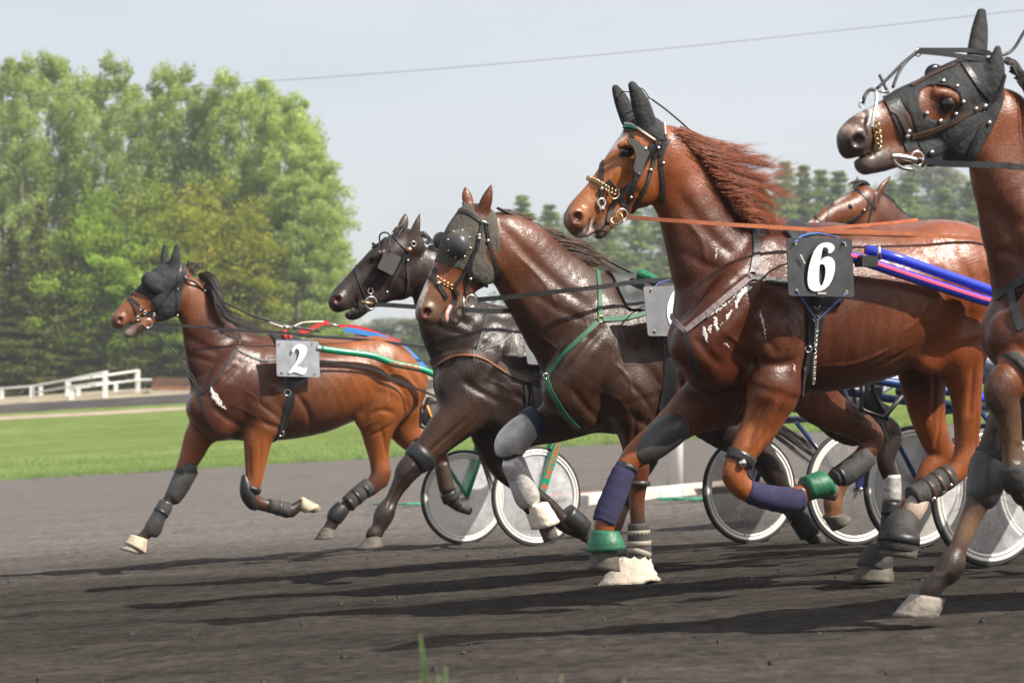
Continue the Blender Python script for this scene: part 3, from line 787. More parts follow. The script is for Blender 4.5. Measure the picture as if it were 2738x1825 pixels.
# ------------------------------------------------------------------ horses
def coat_mat(name, gloss=0.36):
    """short wet hair: fine lie of the coat, soft broad sheen, patches of sweat"""
    m, nt, p = nodes(name)
    at_ = nt.nodes.new('ShaderNodeAttribute'); at_.attribute_name = 'coat'
    tc = nt.nodes.new('ShaderNodeTexCoord').outputs['Object']
    hair = nnoise(nt, tc, 95, 4, 0.7, (0.8, 0.8, 0.3)); blot = nnoise(nt, tc, 4.2, 6, 0.6); wr = nnoise(nt, tc, 9, 3, 0.5, (1, 1, 0.5)); spk = nnoise(nt, tc, 120, 3, 0.6, (0.6, 0.6, 1))
    v = nramp(nt, blot, [(0.25, (0.60, 0.55, 0.50)), (0.5, (1, 1, 1)), (0.75, (1.30, 1.28, 1.22))])
    hv = nramp(nt, hair, [(0.3, (0.80, 0.80, 0.80)), (0.7, (1.16, 1.16, 1.16))])
    c = nmix(nt, 1.0, at_.outputs['Color'], v, 'MULTIPLY'); c = nmix(nt, 1.0, c, hv, 'MULTIPLY')
    nt.links.new(c, p.inputs['Base Color'])
    r = nrange(nt, blot, 0.38, 0.62, gloss - 0.06, gloss + 0.16); nt.links.new(r, p.inputs['Roughness'])
    p.inputs['Specular IOR Level'].default_value = 0.30
    sw = nrange(nt, blot, 0.42, 0.60, 0.20, 1.0); brk = nrange(nt, nnoise(nt, tc, 42, 5, 0.75, (0.8, 0.8, 0.5)), 0.40, 0.60, 0.12, 1.0)
    mu = nt.nodes.new('ShaderNodeMath'); mu.operation = 'MULTIPLY'; nt.links.new(sw, mu.inputs[0]); nt.links.new(brk, mu.inputs[1]); nt.links.new(mu.outputs[0], p.inputs['Coat Weight'])
    p.inputs['Coat Roughness'].default_value = 0.22; p.inputs['Coat IOR'].default_value = 1.4
    n1 = nbump(nt, wr, 0.28, 0.020); n2 = nbump(nt, spk, 0.42, 0.0045, n1); n3 = nbump(nt, hair, 0.40, 0.004, n2)
    nt.links.new(n3, p.inputs['Normal']); nt.links.new(n2, p.inputs['Coat Normal'])
    return m
M_COAT = coat_mat('horse_coat')
m_hoof = mat('hoof_horn', (0.095, 0.080, 0.064), 0.7, bump=0.3, bscale=30, var=0.3, vscale=20)
m_hoof_pale = mat('hoof_pale', (0.28, 0.24, 0.19), 0.65, bump=0.4, bscale=30, var=0.3, vscale=18)
m_hoof_dark = mat('hoof_dark', (0.055, 0.048, 0.042), 0.55, bump=0.3, bscale=30, var=0.3, vscale=20)
m_black = mat('black_leather', (0.018, 0.018, 0.019), 0.42, bump=0.12, bscale=90, var=0.3, vscale=20)
m_cloth = mat('black_cloth', (0.020, 0.021, 0.023), 0.8, bump=0.6, bscale=26, var=0.3, vscale=9)
m_mesh = mat('olive_mesh', (0.075, 0.066, 0.050), 0.85, bump=0.5, bscale=30, var=0.25, vscale=9)
m_neo = mat('grey_neoprene', (0.036, 0.033, 0.030), 0.75, bump=0.35, bscale=30, var=0.55, vscale=9)
m_shell = mat('boot_shell', (0.044, 0.042, 0.040), 0.34, bump=0.25, bscale=14, var=0.5, vscale=9)
m_steel = mat('steel', (0.72, 0.70, 0.66), 0.22, 1.0)
m_brass = mat('brass', (0.50, 0.36, 0.19), 0.35, 1.0)
m_tan = mat('tan_bell', (0.50, 0.41, 0.29), 0.8, bump=0.4, bscale=30, var=0.3, vscale=16)
m_offwhite = mat('muddy_white', (0.80, 0.70, 0.57), 0.8, bump=0.5, bscale=22, var=0.25, vscale=12)
m_green = mat('green_strap', (0.020, 0.115, 0.055), 0.6, var=0.2, vscale=20)
m_greenbell = mat('green_rubber', (0.018, 0.125, 0.062), 0.5, bump=0.3, bscale=25, var=0.3, vscale=12)
m_purple = mat('purple_bandage', (0.027, 0.024, 0.068), 0.95, bump=0.15, bscale=220, var=0.25, vscale=14)
m_rein = mat('orange_rein', (0.34, 0.100, 0.036), 0.45, var=0.2, vscale=20)
m_brown = mat('brown_leather', (0.060, 0.034, 0.022), 0.45, var=0.3, vscale=20)
m_silver = mat('silver_tape', (0.52, 0.50, 0.48), 0.35, 0.3, bump=0.5, bscale=18, var=0.25, vscale=18)
m_eye = mat('eye', (0.012, 0.007, 0.005), 0.06, spec=0.7)
m_pink = mat('tongue', (0.55, 0.26, 0.22), 0.35, bump=0.3, bscale=40, var=0.2)
m_red = mat('red_strap', (0.50, 0.020, 0.022), 0.5)
m_blue = mat('blue_strap', (0.03, 0.20, 0.55), 0.5)
m_bluecord = mat('blue_cord', (0.05, 0.09, 0.26), 0.6)
m_foam = mat('sweat_foam', (0.72, 0.68, 0.64), 0.7, bump=0.5, bscale=60, var=0.1)
m_plate_b = mat('plate_black', (0.030, 0.032, 0.033), 0.30, bump=0.06, bscale=9, var=0.4, vscale=14)
m_plate_s = mat('plate_silver', (0.30, 0.31, 0.33), 0.38, 0.55, bump=0.08, bscale=9, var=0.15, vscale=14)
m_number = mat('number_white', (0.80, 0.80, 0.79), 0.5)

# coat colours
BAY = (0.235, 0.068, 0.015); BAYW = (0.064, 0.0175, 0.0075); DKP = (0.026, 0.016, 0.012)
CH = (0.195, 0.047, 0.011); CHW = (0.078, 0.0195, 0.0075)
BR = (0.024, 0.0125, 0.0085); BRL = (0.046, 0.020, 0.010)
CB = (0.042, 0.018, 0.010); CBR = (0.105, 0.032, 0.012)
MUZ = (0.070, 0.048, 0.036)
PK = (0.075, 0.014, 0.013)

class Horse(Creature):
    def __init__(s, label, anchor, depth, theta, vox, group='trotters in the race'):
        super().__init__(anchor, depth, theta, vox)
        L0 = s.O.copy(); L0 = L0 + s.U * 1.0; L0[2] = gz(L0[0], L0[1])
        s.root = empty('horse', L0, label, 'horse', group)
    def finish(s, base, sigma=0.02, mat_=None):
        s.solve()
        V, Q, col = s.mesh(base, sigma)
        s.body = mesh_obj('body', s.world(V), Q[:, ::1], mat_ or M_COAT, s.root, True, {'coat': col})
    def shell(s, name, z, pts, off, m, w=0.06, wlim=None):
        V, Q = s.band(s.poly(z, pts, w), off, wlim)
        return mesh_obj(name, s.world(V), Q, m, s.root)
    def strap(s, name, z, pts, width, m, thick=0.004, off=0.0, sub=6, lat=0.1, parent=None, straight=False):
        """leather strip lying on the body along a side-view line"""
        P = catmull(np.array(pts, float), 1 if straight else sub) if len(pts) > 2 else catmull(np.array(pts, float), 10)
        rows = []
        for x, y in P:
            h = s.hit(*T(z, x, y), off)
            if h is None: rows.append(None)
            else: rows.append((s.world(h[0])[0], h[1][0] * s.U + h[1][1] * s.N + h[1][2] * np.array([0, 0, 1.])))
        good = [r for r in rows if r is not None]
        if len(good) < 2: print('strap missed', name, z, pts[0]); return None
        # smooth the lie of the strap
        C = np.array([g[0] for g in good]); Nn = np.array([g[1] for g in good])
        for _ in range(2):
            C[1:-1] = 0.5 * C[1:-1] + 0.25 * (C[:-2] + C[2:]); Nn[1:-1] = 0.5 * Nn[1:-1] + 0.25 * (Nn[:-2] + Nn[2:])
        V = []; n = len(C)
        for i in range(n):
            t = C[min(i + 1, n - 1)] - C[max(i - 1, 0)]; t /= np.linalg.norm(t) + 1e-9
            nn = Nn[i] - t * (Nn[i] @ t); nn /= np.linalg.norm(nn) + 1e-9; b = np.cross(t, nn) * width / 2
            c = C[i]
            V += [c - b - nn * 0.006, c - b + nn * thick, c + b + nn * thick, c + b - nn * 0.006]
        Fq = []
        for i in range(n - 1):
            for k in range(4): Fq.append((4 * i + k, 4 * i + (k + 1) % 4, 4 * i + 4 + (k + 1) % 4, 4 * i + 4 + k))
        Fq += [(0, 3, 2, 1), tuple(4 * (n - 1) + k for k in range(4))]
        return mesh_obj(name, V, Fq, m, parent or s.root, False)
    def P3(s, z, x, y, w): return s.world(s.loc(*T(z, x, y), w)[0])[0]
    def rope(s, name, z, pts, r, m, lat=0.1, sub=6, parent=None, flat=None):
        """free cord or rein; pts (x, y[, w])"""
        P = [s.P3(z, p[0], p[1], p[2] if len(p) > 2 else lat) for p in pts]
        C = catmull(P, sub)
        if flat:
            V = []; n = len(C)
            for i in range(n):
                t = C[min(i + 1, n - 1)] - C[max(i - 1, 0)]; t /= np.linalg.norm(t) + 1e-9
                b = np.cross(t, s.N); b /= np.linalg.norm(b) + 1e-9; nn = np.cross(b, t)
                V += [C[i] - b * flat / 2 - nn * r, C[i] - b * flat / 2 + nn * r, C[i] + b * flat / 2 + nn * r, C[i] + b * flat / 2 - nn * r]
            Fq = [(4 * i + k, 4 * i + (k + 1) % 4, 4 * i + 4 + (k + 1) % 4, 4 * i + 4 + k) for i in range(n - 1) for k in range(4)]
            Fq += [(0, 3, 2, 1), tuple(4 * (n - 1) + k for k in range(4))]
            return mesh_obj(name, V, Fq, m, parent or s.root, False)
        mb = MB(); mb.tube(C, r, 7); return mb.build(name, m, parent or s.root)
    def stud(s, name, z, x, y, r, m, off=0.004, parent=None):
        h = s.hit(*T(z, x, y), off)
        if h is None: return
        mb = MB(); mb.ball(s.world(h[0])[0], r, 8, 6); return mb.build(name, m, parent or s.root)
    def ringlet(s, name, z, x, y, R, r, m, w=None, tilt=0.0):
        if w is None:
            h = s.hit(*T(z, x, y), 0.012); c = s.world(h[0])[0] if h is not None else s.P3(z, x, y, 0.09)
        else: c = s.P3(z, x, y, w)
        mb = MB(); ax = s.U * math.cos(tilt) + s.N * math.sin(tilt); mb.ring(c, ax, np.array([0, 0, 1.]), R, r); return mb.build(name, m, s.root)
    def loft(s, name, z, pts, m, lat=0.0, q=0.85, n=18, cap=True, grow=0.0, sub=4, parent=None, ridge=0.0):
        """sleeve of elliptical rings along a limb: pts (x, y, r)"""
        P = s.pts(z, pts, lat, q); P = catmull(P, sub)
        V = []; mN = len(P)
        for i in range(mN):
            c = P[i, :3]; t = P[min(i + 1, mN - 1), :3] - P[max(i - 1, 0), :3]; t /= np.linalg.norm(t) + 1e-9
            lat_ = np.array([0, 1.0, 0]); lat_ = lat_ - t * t[1]; lat_ /= np.linalg.norm(lat_); nn = np.cross(t, lat_)
            r = P[i, 3] + grow + (ridge * (i % 3 == 1))
            for k in range(n):
                a = 2 * math.pi * k / n; V.append(c + r * math.cos(a) * nn + r * P[i, 4] * math.sin(a) * lat_)
        Fq = [(i * n + k, i * n + (k + 1) % n, (i + 1) * n + (k + 1) % n, (i + 1) * n + k) for i in range(mN - 1) for k in range(n)]
        if cap: Fq += [tuple(range(n - 1, -1, -1)), tuple((mN - 1) * n + k for k in range(n))]
        return mesh_obj(name, s.world(np.array(V)), Fq, m, parent or s.root)
    def hoof(s, z, cf, cb, toe, heel, lat, m, name='hoof', wide=0.9, flare=0.06, sag=0.0):
        """coronet front/back and sole toe/heel as side-view points"""
        L_ = [s.loc(*T(z, *p), lat)[0] for p in (cf, cb, toe, heel)]
        V = []; n = 28; R = 7
        for i in range(R):
            t = i / (R - 1); a = L_[0] * (1 - t) + L_[2] * t; b = L_[1] * (1 - t) + L_[3] * t
            c = (a + b) / 2; h = (a - b) / 2; lw = np.linalg.norm(h) * wide * (1 + flare * math.sin(t * 3.0))
            for k in range(n):
                an = 2 * math.pi * k / n; fl = 1 + 0.02 * math.sin(i * 2.4) + (0.018 * math.cos(an * 14) if name == 'bell_boot' else 0.0); V.append(c + h * math.cos(an) * fl + np.array([0, lw * math.sin(an) * fl, 0]))
        Fq = [(i * n + k, i * n + (k + 1) % n, (i + 1) * n + (k + 1) % n, (i + 1) * n + k) for i in range(R - 1) for k in range(n)]
        Fq += [tuple(range(n - 1, -1, -1)), tuple((R - 1) * n + k for k in range(n))]
        o = mesh_obj(name, s.world(np.array(V)), Fq, m, s.root)
        return o
    def eye(s, z, x, y, r, sink=0.45):
        h = s.hit(*T(z, x, y), 0.0)
        if h is None: return
        c = h[0] - h[1] * r * sink
        mb = MB(); mb.ball(s.world(c)[0], r, 14, 10); return mb.build('eye', m_eye, s.root)
    def hair(s, name, m, strands, width=0.004, tip=0.3):
        """strands: list of (k,3) world polylines; each a thin two-sided strip"""
        V = []; Q = []; b = 0
        for P in strands:
            n = len(P); t = np.gradient(P, axis=0); t /= np.linalg.norm(t, axis=1)[:, None] + 1e-9
            sd_ = np.cross(t, np.array([0.3, -1.0, 0.25])); sd_ /= np.linalg.norm(sd_, axis=1)[:, None] + 1e-9
            ww = width * (1 - (1 - tip) * np.linspace(0, 1, n)) / 2
            nn = np.cross(sd_, t) * (ww[:, None] * 0.6)
            V.append(np.stack([P - sd_ * ww[:, None], P + nn, P + sd_ * ww[:, None]], 1).reshape(-1, 3))
            i = np.arange(n - 1) * 3 + b
            Q.append(np.stack([i, i + 1, i + 4, i + 3], 1)); Q.append(np.stack([i + 1, i + 2, i + 5, i + 4], 1)); b += 3 * n
        return mesh_obj(name, np.vstack(V), np.vstack(Q), m, s.root)

def hair_mat(name, c0, c1):
    m, nt, p = nodes(name); tc = nt.nodes.new('ShaderNodeTexCoord').outputs['Object']
    nt.links.new(nramp(nt, nnoise(nt, tc, 28, 4, 0.7), [(0.3, c0), (0.7, c1)]), p.inputs['Base Color'])
    p.inputs['Roughness'].default_value = 0.45; p.inputs['Specular IOR Level'].default_value = 0.3; return m
M_MANE_BLACK = hair_mat('mane_black', (0.010, 0.008, 0.007), (0.035, 0.026, 0.022))
M_MANE_RED = hair_mat('mane_red', (0.085, 0.018, 0.007), (0.290, 0.070, 0.020))
M_MANE_BROWN = hair_mat('mane_brown', (0.030, 0.015, 0.010), (0.095, 0.042, 0.024))

MUSCLE = [  # side-view lines on the chestnut's flank, amplitude and width in metres
    ([(930, 890), (800, 990), (700, 1080), (620, 1160)], -.012, .024), ([(1125, 1060), (1150, 1200), (1140, 1320), (1110, 1420)], -.014, .022), ([(500, 700), (560, 860), (620, 1020), (650, 1140)], -.010, .022),
    ([(985, 880), (900, 1010), (800, 1140), (720, 1230)], .010, .030), ([(840, 1260), (920, 1310), (1010, 1320), (1090, 1290)], -.012, .020), ([(1690, 1200), (1725, 1090), (1715, 960), (1690, 850)], -.014, .028),
    ([(1190, 1400), (1330, 1385), (1480, 1330), (1620, 1240)], -.008, .014), ([(1230, 1330), (1380, 1310), (1520, 1240)], .006, .009), ([(1900, 880), (1930, 1020), (1915, 1180)], -.010, .026), ([(1800, 830), (1840, 1000), (1830, 1150)], -.008, .024),
    ([(600, 470), (690, 620), (790, 760), (900, 850)], -.009, .030), ([(520, 560), (590, 780), (660, 980)], .008, .035), ([(640, 780), (740, 860), (840, 900)], -.006, .02), ([(1000, 1000), (1060, 1120), (1070, 1240)], .008, .035), ([(880, 1130), (950, 1220), (990, 1290)], -.007, .018),
    ([(640, 1180), (700, 1270), (790, 1340)], -.010, .022), ([(1010, 740), (1150, 770), (1400, 790), (1620, 780)], -.006, .03), ([(760, 1180), (830, 1220), (870, 1300)], .004, .007), ([(860, 1060), (900, 1120), (890, 1200)], .004, .007), ([(1010, 1120), (1050, 1200), (1030, 1290)], .004, .007), ([(560, 900), (640, 980), (700, 1040)], .004, .008), ([(640, 620), (720, 740), (740, 860)], .004, .010), ([(1540, 1180), (1600, 1120), (1640, 1040)], .005, .010), ([(1780, 1000), (1800, 1120), (1780, 1220)], .004, .008)] + [([(1280 + 62 * i, 930 - 6 * i), (1300 + 62 * i, 1120 - 8 * i), (1290 + 58 * i, 1330 - 26 * i)], .0012, .014) for i in range(6)]
def muscles(H, z, chest, withers, rump):
    """affine copy of the flank lines onto another horse"""
    S0 = np.array([(520, 1180, 1), (1060, 690, 1), (1950, 900, 1)], float); D0 = np.array([chest, withers, rump], float)
    Mx = np.linalg.solve(S0, D0)
    for pts, amp, wd in MUSCLE: H.stroke(z, [tuple(np.array([x, y, 1.0]) @ Mx) for x, y in pts], amp, wd)

# ================================================================== number 2 horse, far left
A = Horse('bay trotter in a black fly mask wearing number 2, leftmost of the field', T('Z6', 650, 800), 17.2, 27, 0.009)
def trunk(H, z, sts, col, k=0.05):
    H.chain(z, sts, k=k, col=col)
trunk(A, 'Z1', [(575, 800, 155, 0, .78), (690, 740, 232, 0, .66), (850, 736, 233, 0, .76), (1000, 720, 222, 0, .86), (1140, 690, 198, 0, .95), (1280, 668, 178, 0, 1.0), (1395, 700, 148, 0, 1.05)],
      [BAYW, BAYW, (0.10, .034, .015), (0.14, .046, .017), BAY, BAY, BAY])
A.chain('Z1', [(640, 560, 110, 0, .5), (720, 560, 88, 0, .6), (860, 590, 90, 0, .8)], k=.05, col=BAYW)                      # withers
A.chain('Z1', [(425, 300, 94, 0, .55), (482, 398, 102, 0, .55), (530, 515, 133, 0, .55), (590, 650, 172, 0, .6)], k=.05, col=[(.16, .052, .018), (.13, .042, .017), BAYW, BAYW])   # neck
for sgn in (1, -1):
    A.chain('Z1', [(660, 600, 70, .13 * sgn, .5), (600, 720, 85, .17 * sgn, .5), (530, 830, 85, .13 * sgn, .6)], k=.08, col=BAYW)  # shoulder blade
    A.chain('Z1', [(700, 690, 80, .17 * sgn, .45), (770, 800, 88, .19 * sgn, .5), (790, 880, 75, .17 * sgn, .55)], k=.04, col=[BAYW, BAYW, (.12, .04, .016)])   # triceps
    A.chain('Z1', [(485, 820, 66, .085 * sgn, .8), (560, 890, 80, .08 * sgn, .8)], k=.07, col=(.11, .036, .016))                                             # breast
    A.chain('Z1', [(1210, 600, 90, .16 * sgn, .5), (1330, 640, 150, .13 * sgn, .6), (1400, 740, 120, .15 * sgn, .6)], k=.05, col=BAY)   # haunch
# head
hc = [(.15, .05, .018), (.15, .05, .018), (.19, .066, .022), (.21, .075, .028), (.20, .075, .032), (.11, .055, .034)]
A.chain('Z6', [(1010, 490, 210, 0, .8), (860, 570, 205, 0, .82), (660, 770, 180, 0, .62), (480, 890, 148, 0, .6), (345, 1000, 122, 0, .66), (275, 1068, 108, 0, .8)], k=.03, col=hc)
A.chain('Z6', [(960, 740, 240, 0, .55), (860, 800, 245, 0, .55)], k=.03, col=hc[0])
A.chain('Z6', [(800, 960, 110, 0, .6), (620, 1080, 84, 0, .7), (490, 1175, 80, 0, .8), (405, 1230, 64, 0, .9)], k=.018, col=[hc[1], hc[2], MUZ, (.30, .24, .20)])
A.chain('Z6', [(720, 880, 125, 0, .5), (590, 985, 100, 0, .55), (500, 1070, 76, 0, .6)], k=.03, col=[hc[1], hc[2], hc[3]])
for sgn in (1, -1):
    A.chain('Z6', [(700, 545, 115, .075 * sgn, .7), (760, 620, 80, .085 * sgn, .6)], k=.02)       # eye cups under the mask
    A.chain('Z6', [(300, 1050, 85, .035 * sgn, .6)], k=.02, col=hc[4])
A.chain('Z6', [(285, 1055, 40, .095, 1.0), (300, 1050, 30, .05, 1)], k=.012, op='-', col=PK, cw=3)
A.chain('Z6', [(310, 1200, 14, 0, 6), (440, 1130, 16, 0, 6), (560, 1075, 9, 0, 6)], k=.008, op='-', col=(.2, .09, .08))
A.chain('Z6', [(1000, 380, 55, .06, .6), (1030, 220, 50, .075, .6), (1045, 80, 18, .08, .7)], k=.02, col=DKP)
A.chain('Z6', [(890, 320, 50, -.05, .6), (885, 200, 42, -.06, .6), (882, 80, 15, -.065, .7)], k=.02, col=DKP)
# legs
LEG = [BAY, BAY, (.14, .045, .016), (.075, .026, .013), DKP, DKP, DKP, DKP]
A.chain('Z1', [(540, 860, 90), (475, 950, 70), (450, 1010, 60), (410, 1100, 44), (368, 1190, 38), (325, 1265, 29), (285, 1325, 25), (247, 1385, 29), (212, 1420, 25), (185, 1440, 26)], lat=-.13, q=.75, k=.04, col=[BAYW, BAY, BAY, BAY, (.075, .026, .013), DKP, DKP, DKP, DKP, DKP])
A.chain('Z1', [(780, 880, 85, .15), (750, 960, 70, .14), (738, 1070, 53), (728, 1160, 40), (708, 1215, 40), (745, 1258, 33), (800, 1276, 29), (855, 1288, 27), (897, 1300, 31), (930, 1280, 26), (955, 1268, 27)], lat=.13, q=.75, k=.04, col=[(.12, .04, .016), BAY, BAY, BAY, (.12, .04, .016), (.08, .028, .014), DKP, DKP, DKP, DKP, DKP])
A.chain('Z1', [(1340, 760, 140, .14), (1310, 850, 105, .15), (1303, 950, 70, .14), (1312, 1050, 49), (1318, 1130, 48), (1275, 1190, 38), (1210, 1230, 31), (1150, 1285, 30), (1112, 1320, 35), (1090, 1365, 30), (1072, 1390, 30)], lat=.13, q=.75, k=.04, col=[BAY, BAY, BAY, BAY, (.13, .042, .016), (.06, .022, .012), DKP, DKP, DKP, DKP, DKP])
A.chain('Z1', [(1255, 860, 62, .16), (1330, 830, 80, .17)], k=.03, q=.6, col=BAY)      # stifle
A.chain('Z1', [(1350, 1120, 20, .13), (1335, 1170, 20, .13)], k=.02, q=.6, col=DKP)      # point of hock
A.chain('Z1', [(1400, 790, 130), (1420, 890, 85), (1470, 965, 62), (1550, 1000, 48), (1595, 1050, 42), (1612, 1110, 30), (1625, 1180, 28), (1640, 1235, 33), (1668, 1265, 28), (1690, 1275, 28)], lat=-.15, q=.75, k=.04, col=[BAY, BAY, BAY, (.13, .042, .016), (.09, .03, .014), DKP, DKP, DKP, DKP, DKP])
muscles(A, 'Z1', (420, 800), (700, 475), (1540, 650))
for pts, am, wd in [([(700, 980), (705, 1080), (708, 1160)], -.008, .012), ([(745, 960), (748, 1060), (742, 1150)], -.006, .010), ([(1290, 900), (1320, 980), (1345, 1060)], -.008, .014), ([(1240, 860), (1290, 830), (1360, 850)], -.008, .018)]: A.stroke('Z1', pts, am, wd, .15)
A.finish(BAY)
A.hoof('Z1', (178, 1420), (222, 1450), (104, 1475), (205, 1502), -.13, m_hoof_pale)
A.hoof('Z1', (160, 1408), (232, 1432), (128, 1445), (222, 1500), -.13, m_tan, 'bell_boot', .95)
A.hoof('Z1', (950, 1300), (965, 1240), (1010, 1308), (1040, 1282), .13, m_hoof_pale)
A.hoof('Z1', (935, 1290), (955, 1232), (965, 1308), (1030, 1270), .13, m_tan, 'bell_boot', .95)
A.hoof('Z1', (1050, 1372), (1110, 1390), (1013, 1432), (1112, 1422), .13, m_hoof)
A.hoof('Z1', (1672, 1300), (1700, 1250), (1730, 1318), (1745, 1285), -.15, m_hoof_dark)

# ================================================================== dark brown horse
B = Horse('near-black trotter with a square leather blinker, behind the hooded dark bay', T('Z7', 450, 800), 14.5, 27, 0.0095)
trunk(B, 'Z2', [(595, 730, 150, 0, .8), (720, 720, 212, 0, .66), (880, 716, 212, 0, .76), (1020, 700, 200, 0, .86), (1150, 680, 180, 0, .95), (1260, 670, 165, 0, 1.0), (1350, 700, 130, 0, 1.0)], BR)
B.chain('Z2', [(640, 560, 100, 0, .5), (740, 560, 80, 0, .6), (860, 590, 80, 0, .8)], k=.05, col=BR)
B.chain('Z2', [(425, 345, 92, 0, .55), (470, 425, 110, 0, .55), (525, 540, 140, 0, .55), (595, 660, 165, 0, .62)], k=.05, col=BR)
for sgn in (1, -1):
    B.chain('Z2', [(670, 590, 65, .13 * sgn, .5), (610, 700, 80, .17 * sgn, .5), (545, 800, 80, .13 * sgn, .6)], k=.08, col=BR)
    B.chain('Z2', [(700, 670, 75, .17 * sgn, .45), (730, 780, 85, .19 * sgn, .5), (700, 870, 75, .17 * sgn, .55)], k=.04, col=BR)
    B.chain('Z2', [(515, 770, 62, .085 * sgn, .8), (590, 850, 75, .08 * sgn, .8)], k=.07, col=BR)
    B.chain('Z2', [(1180, 600, 90, .15 * sgn, .5), (1270, 640, 140, .13 * sgn, .6), (1330, 740, 110, .15 * sgn, .6)], k=.05, col=BR)
hb = [BR, BR, BR, (.034, .022, .018), (.040, .027, .022), (.045, .032, .026), (.045, .032, .027)]
B.chain('Z7', [(720, 590, 150, 0, .8), (570, 680, 155, 0, .8), (430, 805, 145, 0, .6), (290, 925, 122, 0, .6), (185, 1010, 103, 0, .68), (142, 1055, 92, 0, .85)], k=.025, col=hb[:6])
B.chain('Z7', [(700, 790, 190, 0, .56), (640, 850, 195, 0, .56)], k=.03, col=BR)
B.chain('Z7', [(560, 960, 90, 0, .6), (400, 1060, 66, 0, .7), (290, 1140, 62, 0, .8), (240, 1160, 50, 0, .9)], k=.02, col=[BR, BR, hb[4], hb[5]])
B.chain('Z7', [(500, 920, 105, 0, .5), (400, 1000, 84, 0, .55), (320, 1070, 66, 0, .6)], k=.03, col=BR)
for sgn in (1, -1):
    B.chain('Z7', [(480, 650, 36, .068 * sgn, .6), (420, 690, 22, .062 * sgn, .6)], k=.03, col=BR)
    B.chain('Z7', [(150, 1040, 70, .035 * sgn, .6)], k=.02, col=hb[5])
B.chain('Z7', [(122, 1040, 34, .088, 1), (135, 1040, 24, .05, 1)], k=.012, op='-', col=PK, cw=3)
B.chain('Z7', [(170, 1150, 7, 0, 6), (290, 1105, 8, 0, 6)], k=.006, op='-')
B.chain('Z7', [(760, 590, 52, .065, .6), (788, 450, 44, .075, .55), (822, 325, 12, .08, .7)], k=.02, col=(.05, .03, .022))
B.chain('Z7', [(665, 460, 46, -.05, .6), (692, 390, 44, -.055, .55), (704, 318, 12, -.06, .7)], k=.02, col=(.06, .036, .026))
B.chain('Z7', [(790, 520, 24, .105, .8), (805, 400, 18, .105, .8)], k=.012, op='-', col=(.03, .02, .016))
B.chain('Z2', [(600, 820, 105, .13), (540, 890, 85, .14), (480, 950, 70), (410, 1030, 52), (352, 1085, 47), (330, 1125, 36), (310, 1160, 29), (287, 1205, 27), (262, 1252, 40), (243, 1300, 28), (224, 1328, 33)], lat=.13, q=.75, k=.04, col=[BR, BRL, BRL, BRL, DKP, DKP, DKP, DKP, DKP, DKP, DKP])
B.chain('Z2', [(640, 860, 85), (650, 950, 66), (680, 1040, 48), (720, 1100, 40), (800, 1160, 32), (880, 1220, 30), (930, 1280, 34), (985, 1310, 30), (1010, 1320, 30)], lat=-.13, q=.75, k=.04, col=[BR, BR, BR, DKP, DKP, DKP, DKP, DKP, DKP])
# hind legs: near stretched back with boot, far under the belly
B.chain('V', [(1570, 860, 82), (1600, 930, 60), (1660, 990, 42), (1735, 1030, 34), (1770, 1075, 30), (1800, 1130, 22), (1832, 1180, 21), (1852, 1210, 24), (1868, 1228, 20)], lat=.14, q=.75, k=.04, col=BR)
B.chain('V', [(1520, 870, 75), (1480, 950, 46), (1490, 1035, 31), (1462, 1100, 21), (1430, 1160, 19), (1412, 1200, 22), (1405, 1218, 20)], lat=-.14, q=.75, k=.04, col=BR)
muscles(B, 'Z2', (445, 730), (720, 480), (1450, 650))
for pts, am, wd in [([(325, 1130), (298, 1190), (275, 1235)], -.010, .010), ([(370, 1060), (345, 1090), (340, 1120)], .007, .014), ([(380, 1090), (365, 1110)], -.008, .012), ([(560, 880), (480, 960), (410, 1030)], -.009, .014), ([(600, 900), (520, 980), (440, 1040)], .006, .012)]: B.stroke('Z2', pts, am, wd, .15)
B.finish(BR)
B.hoof('Z2', (205, 1328), (252, 1340), (158, 1385), (255, 1370), .13, m_hoof)
B.hoof('Z2', (1000, 1350), (1030, 1300), (1045, 1375), (1080, 1335), -.13, m_hoof_dark)
B.hoof('V', (1850, 1238), (1882, 1220), (1872, 1258), (1895, 1240), .14, m_hoof_dark)
B.hoof('V', (1388, 1220), (1420, 1226), (1374, 1248), (1420, 1250), -.14, m_hoof_dark)

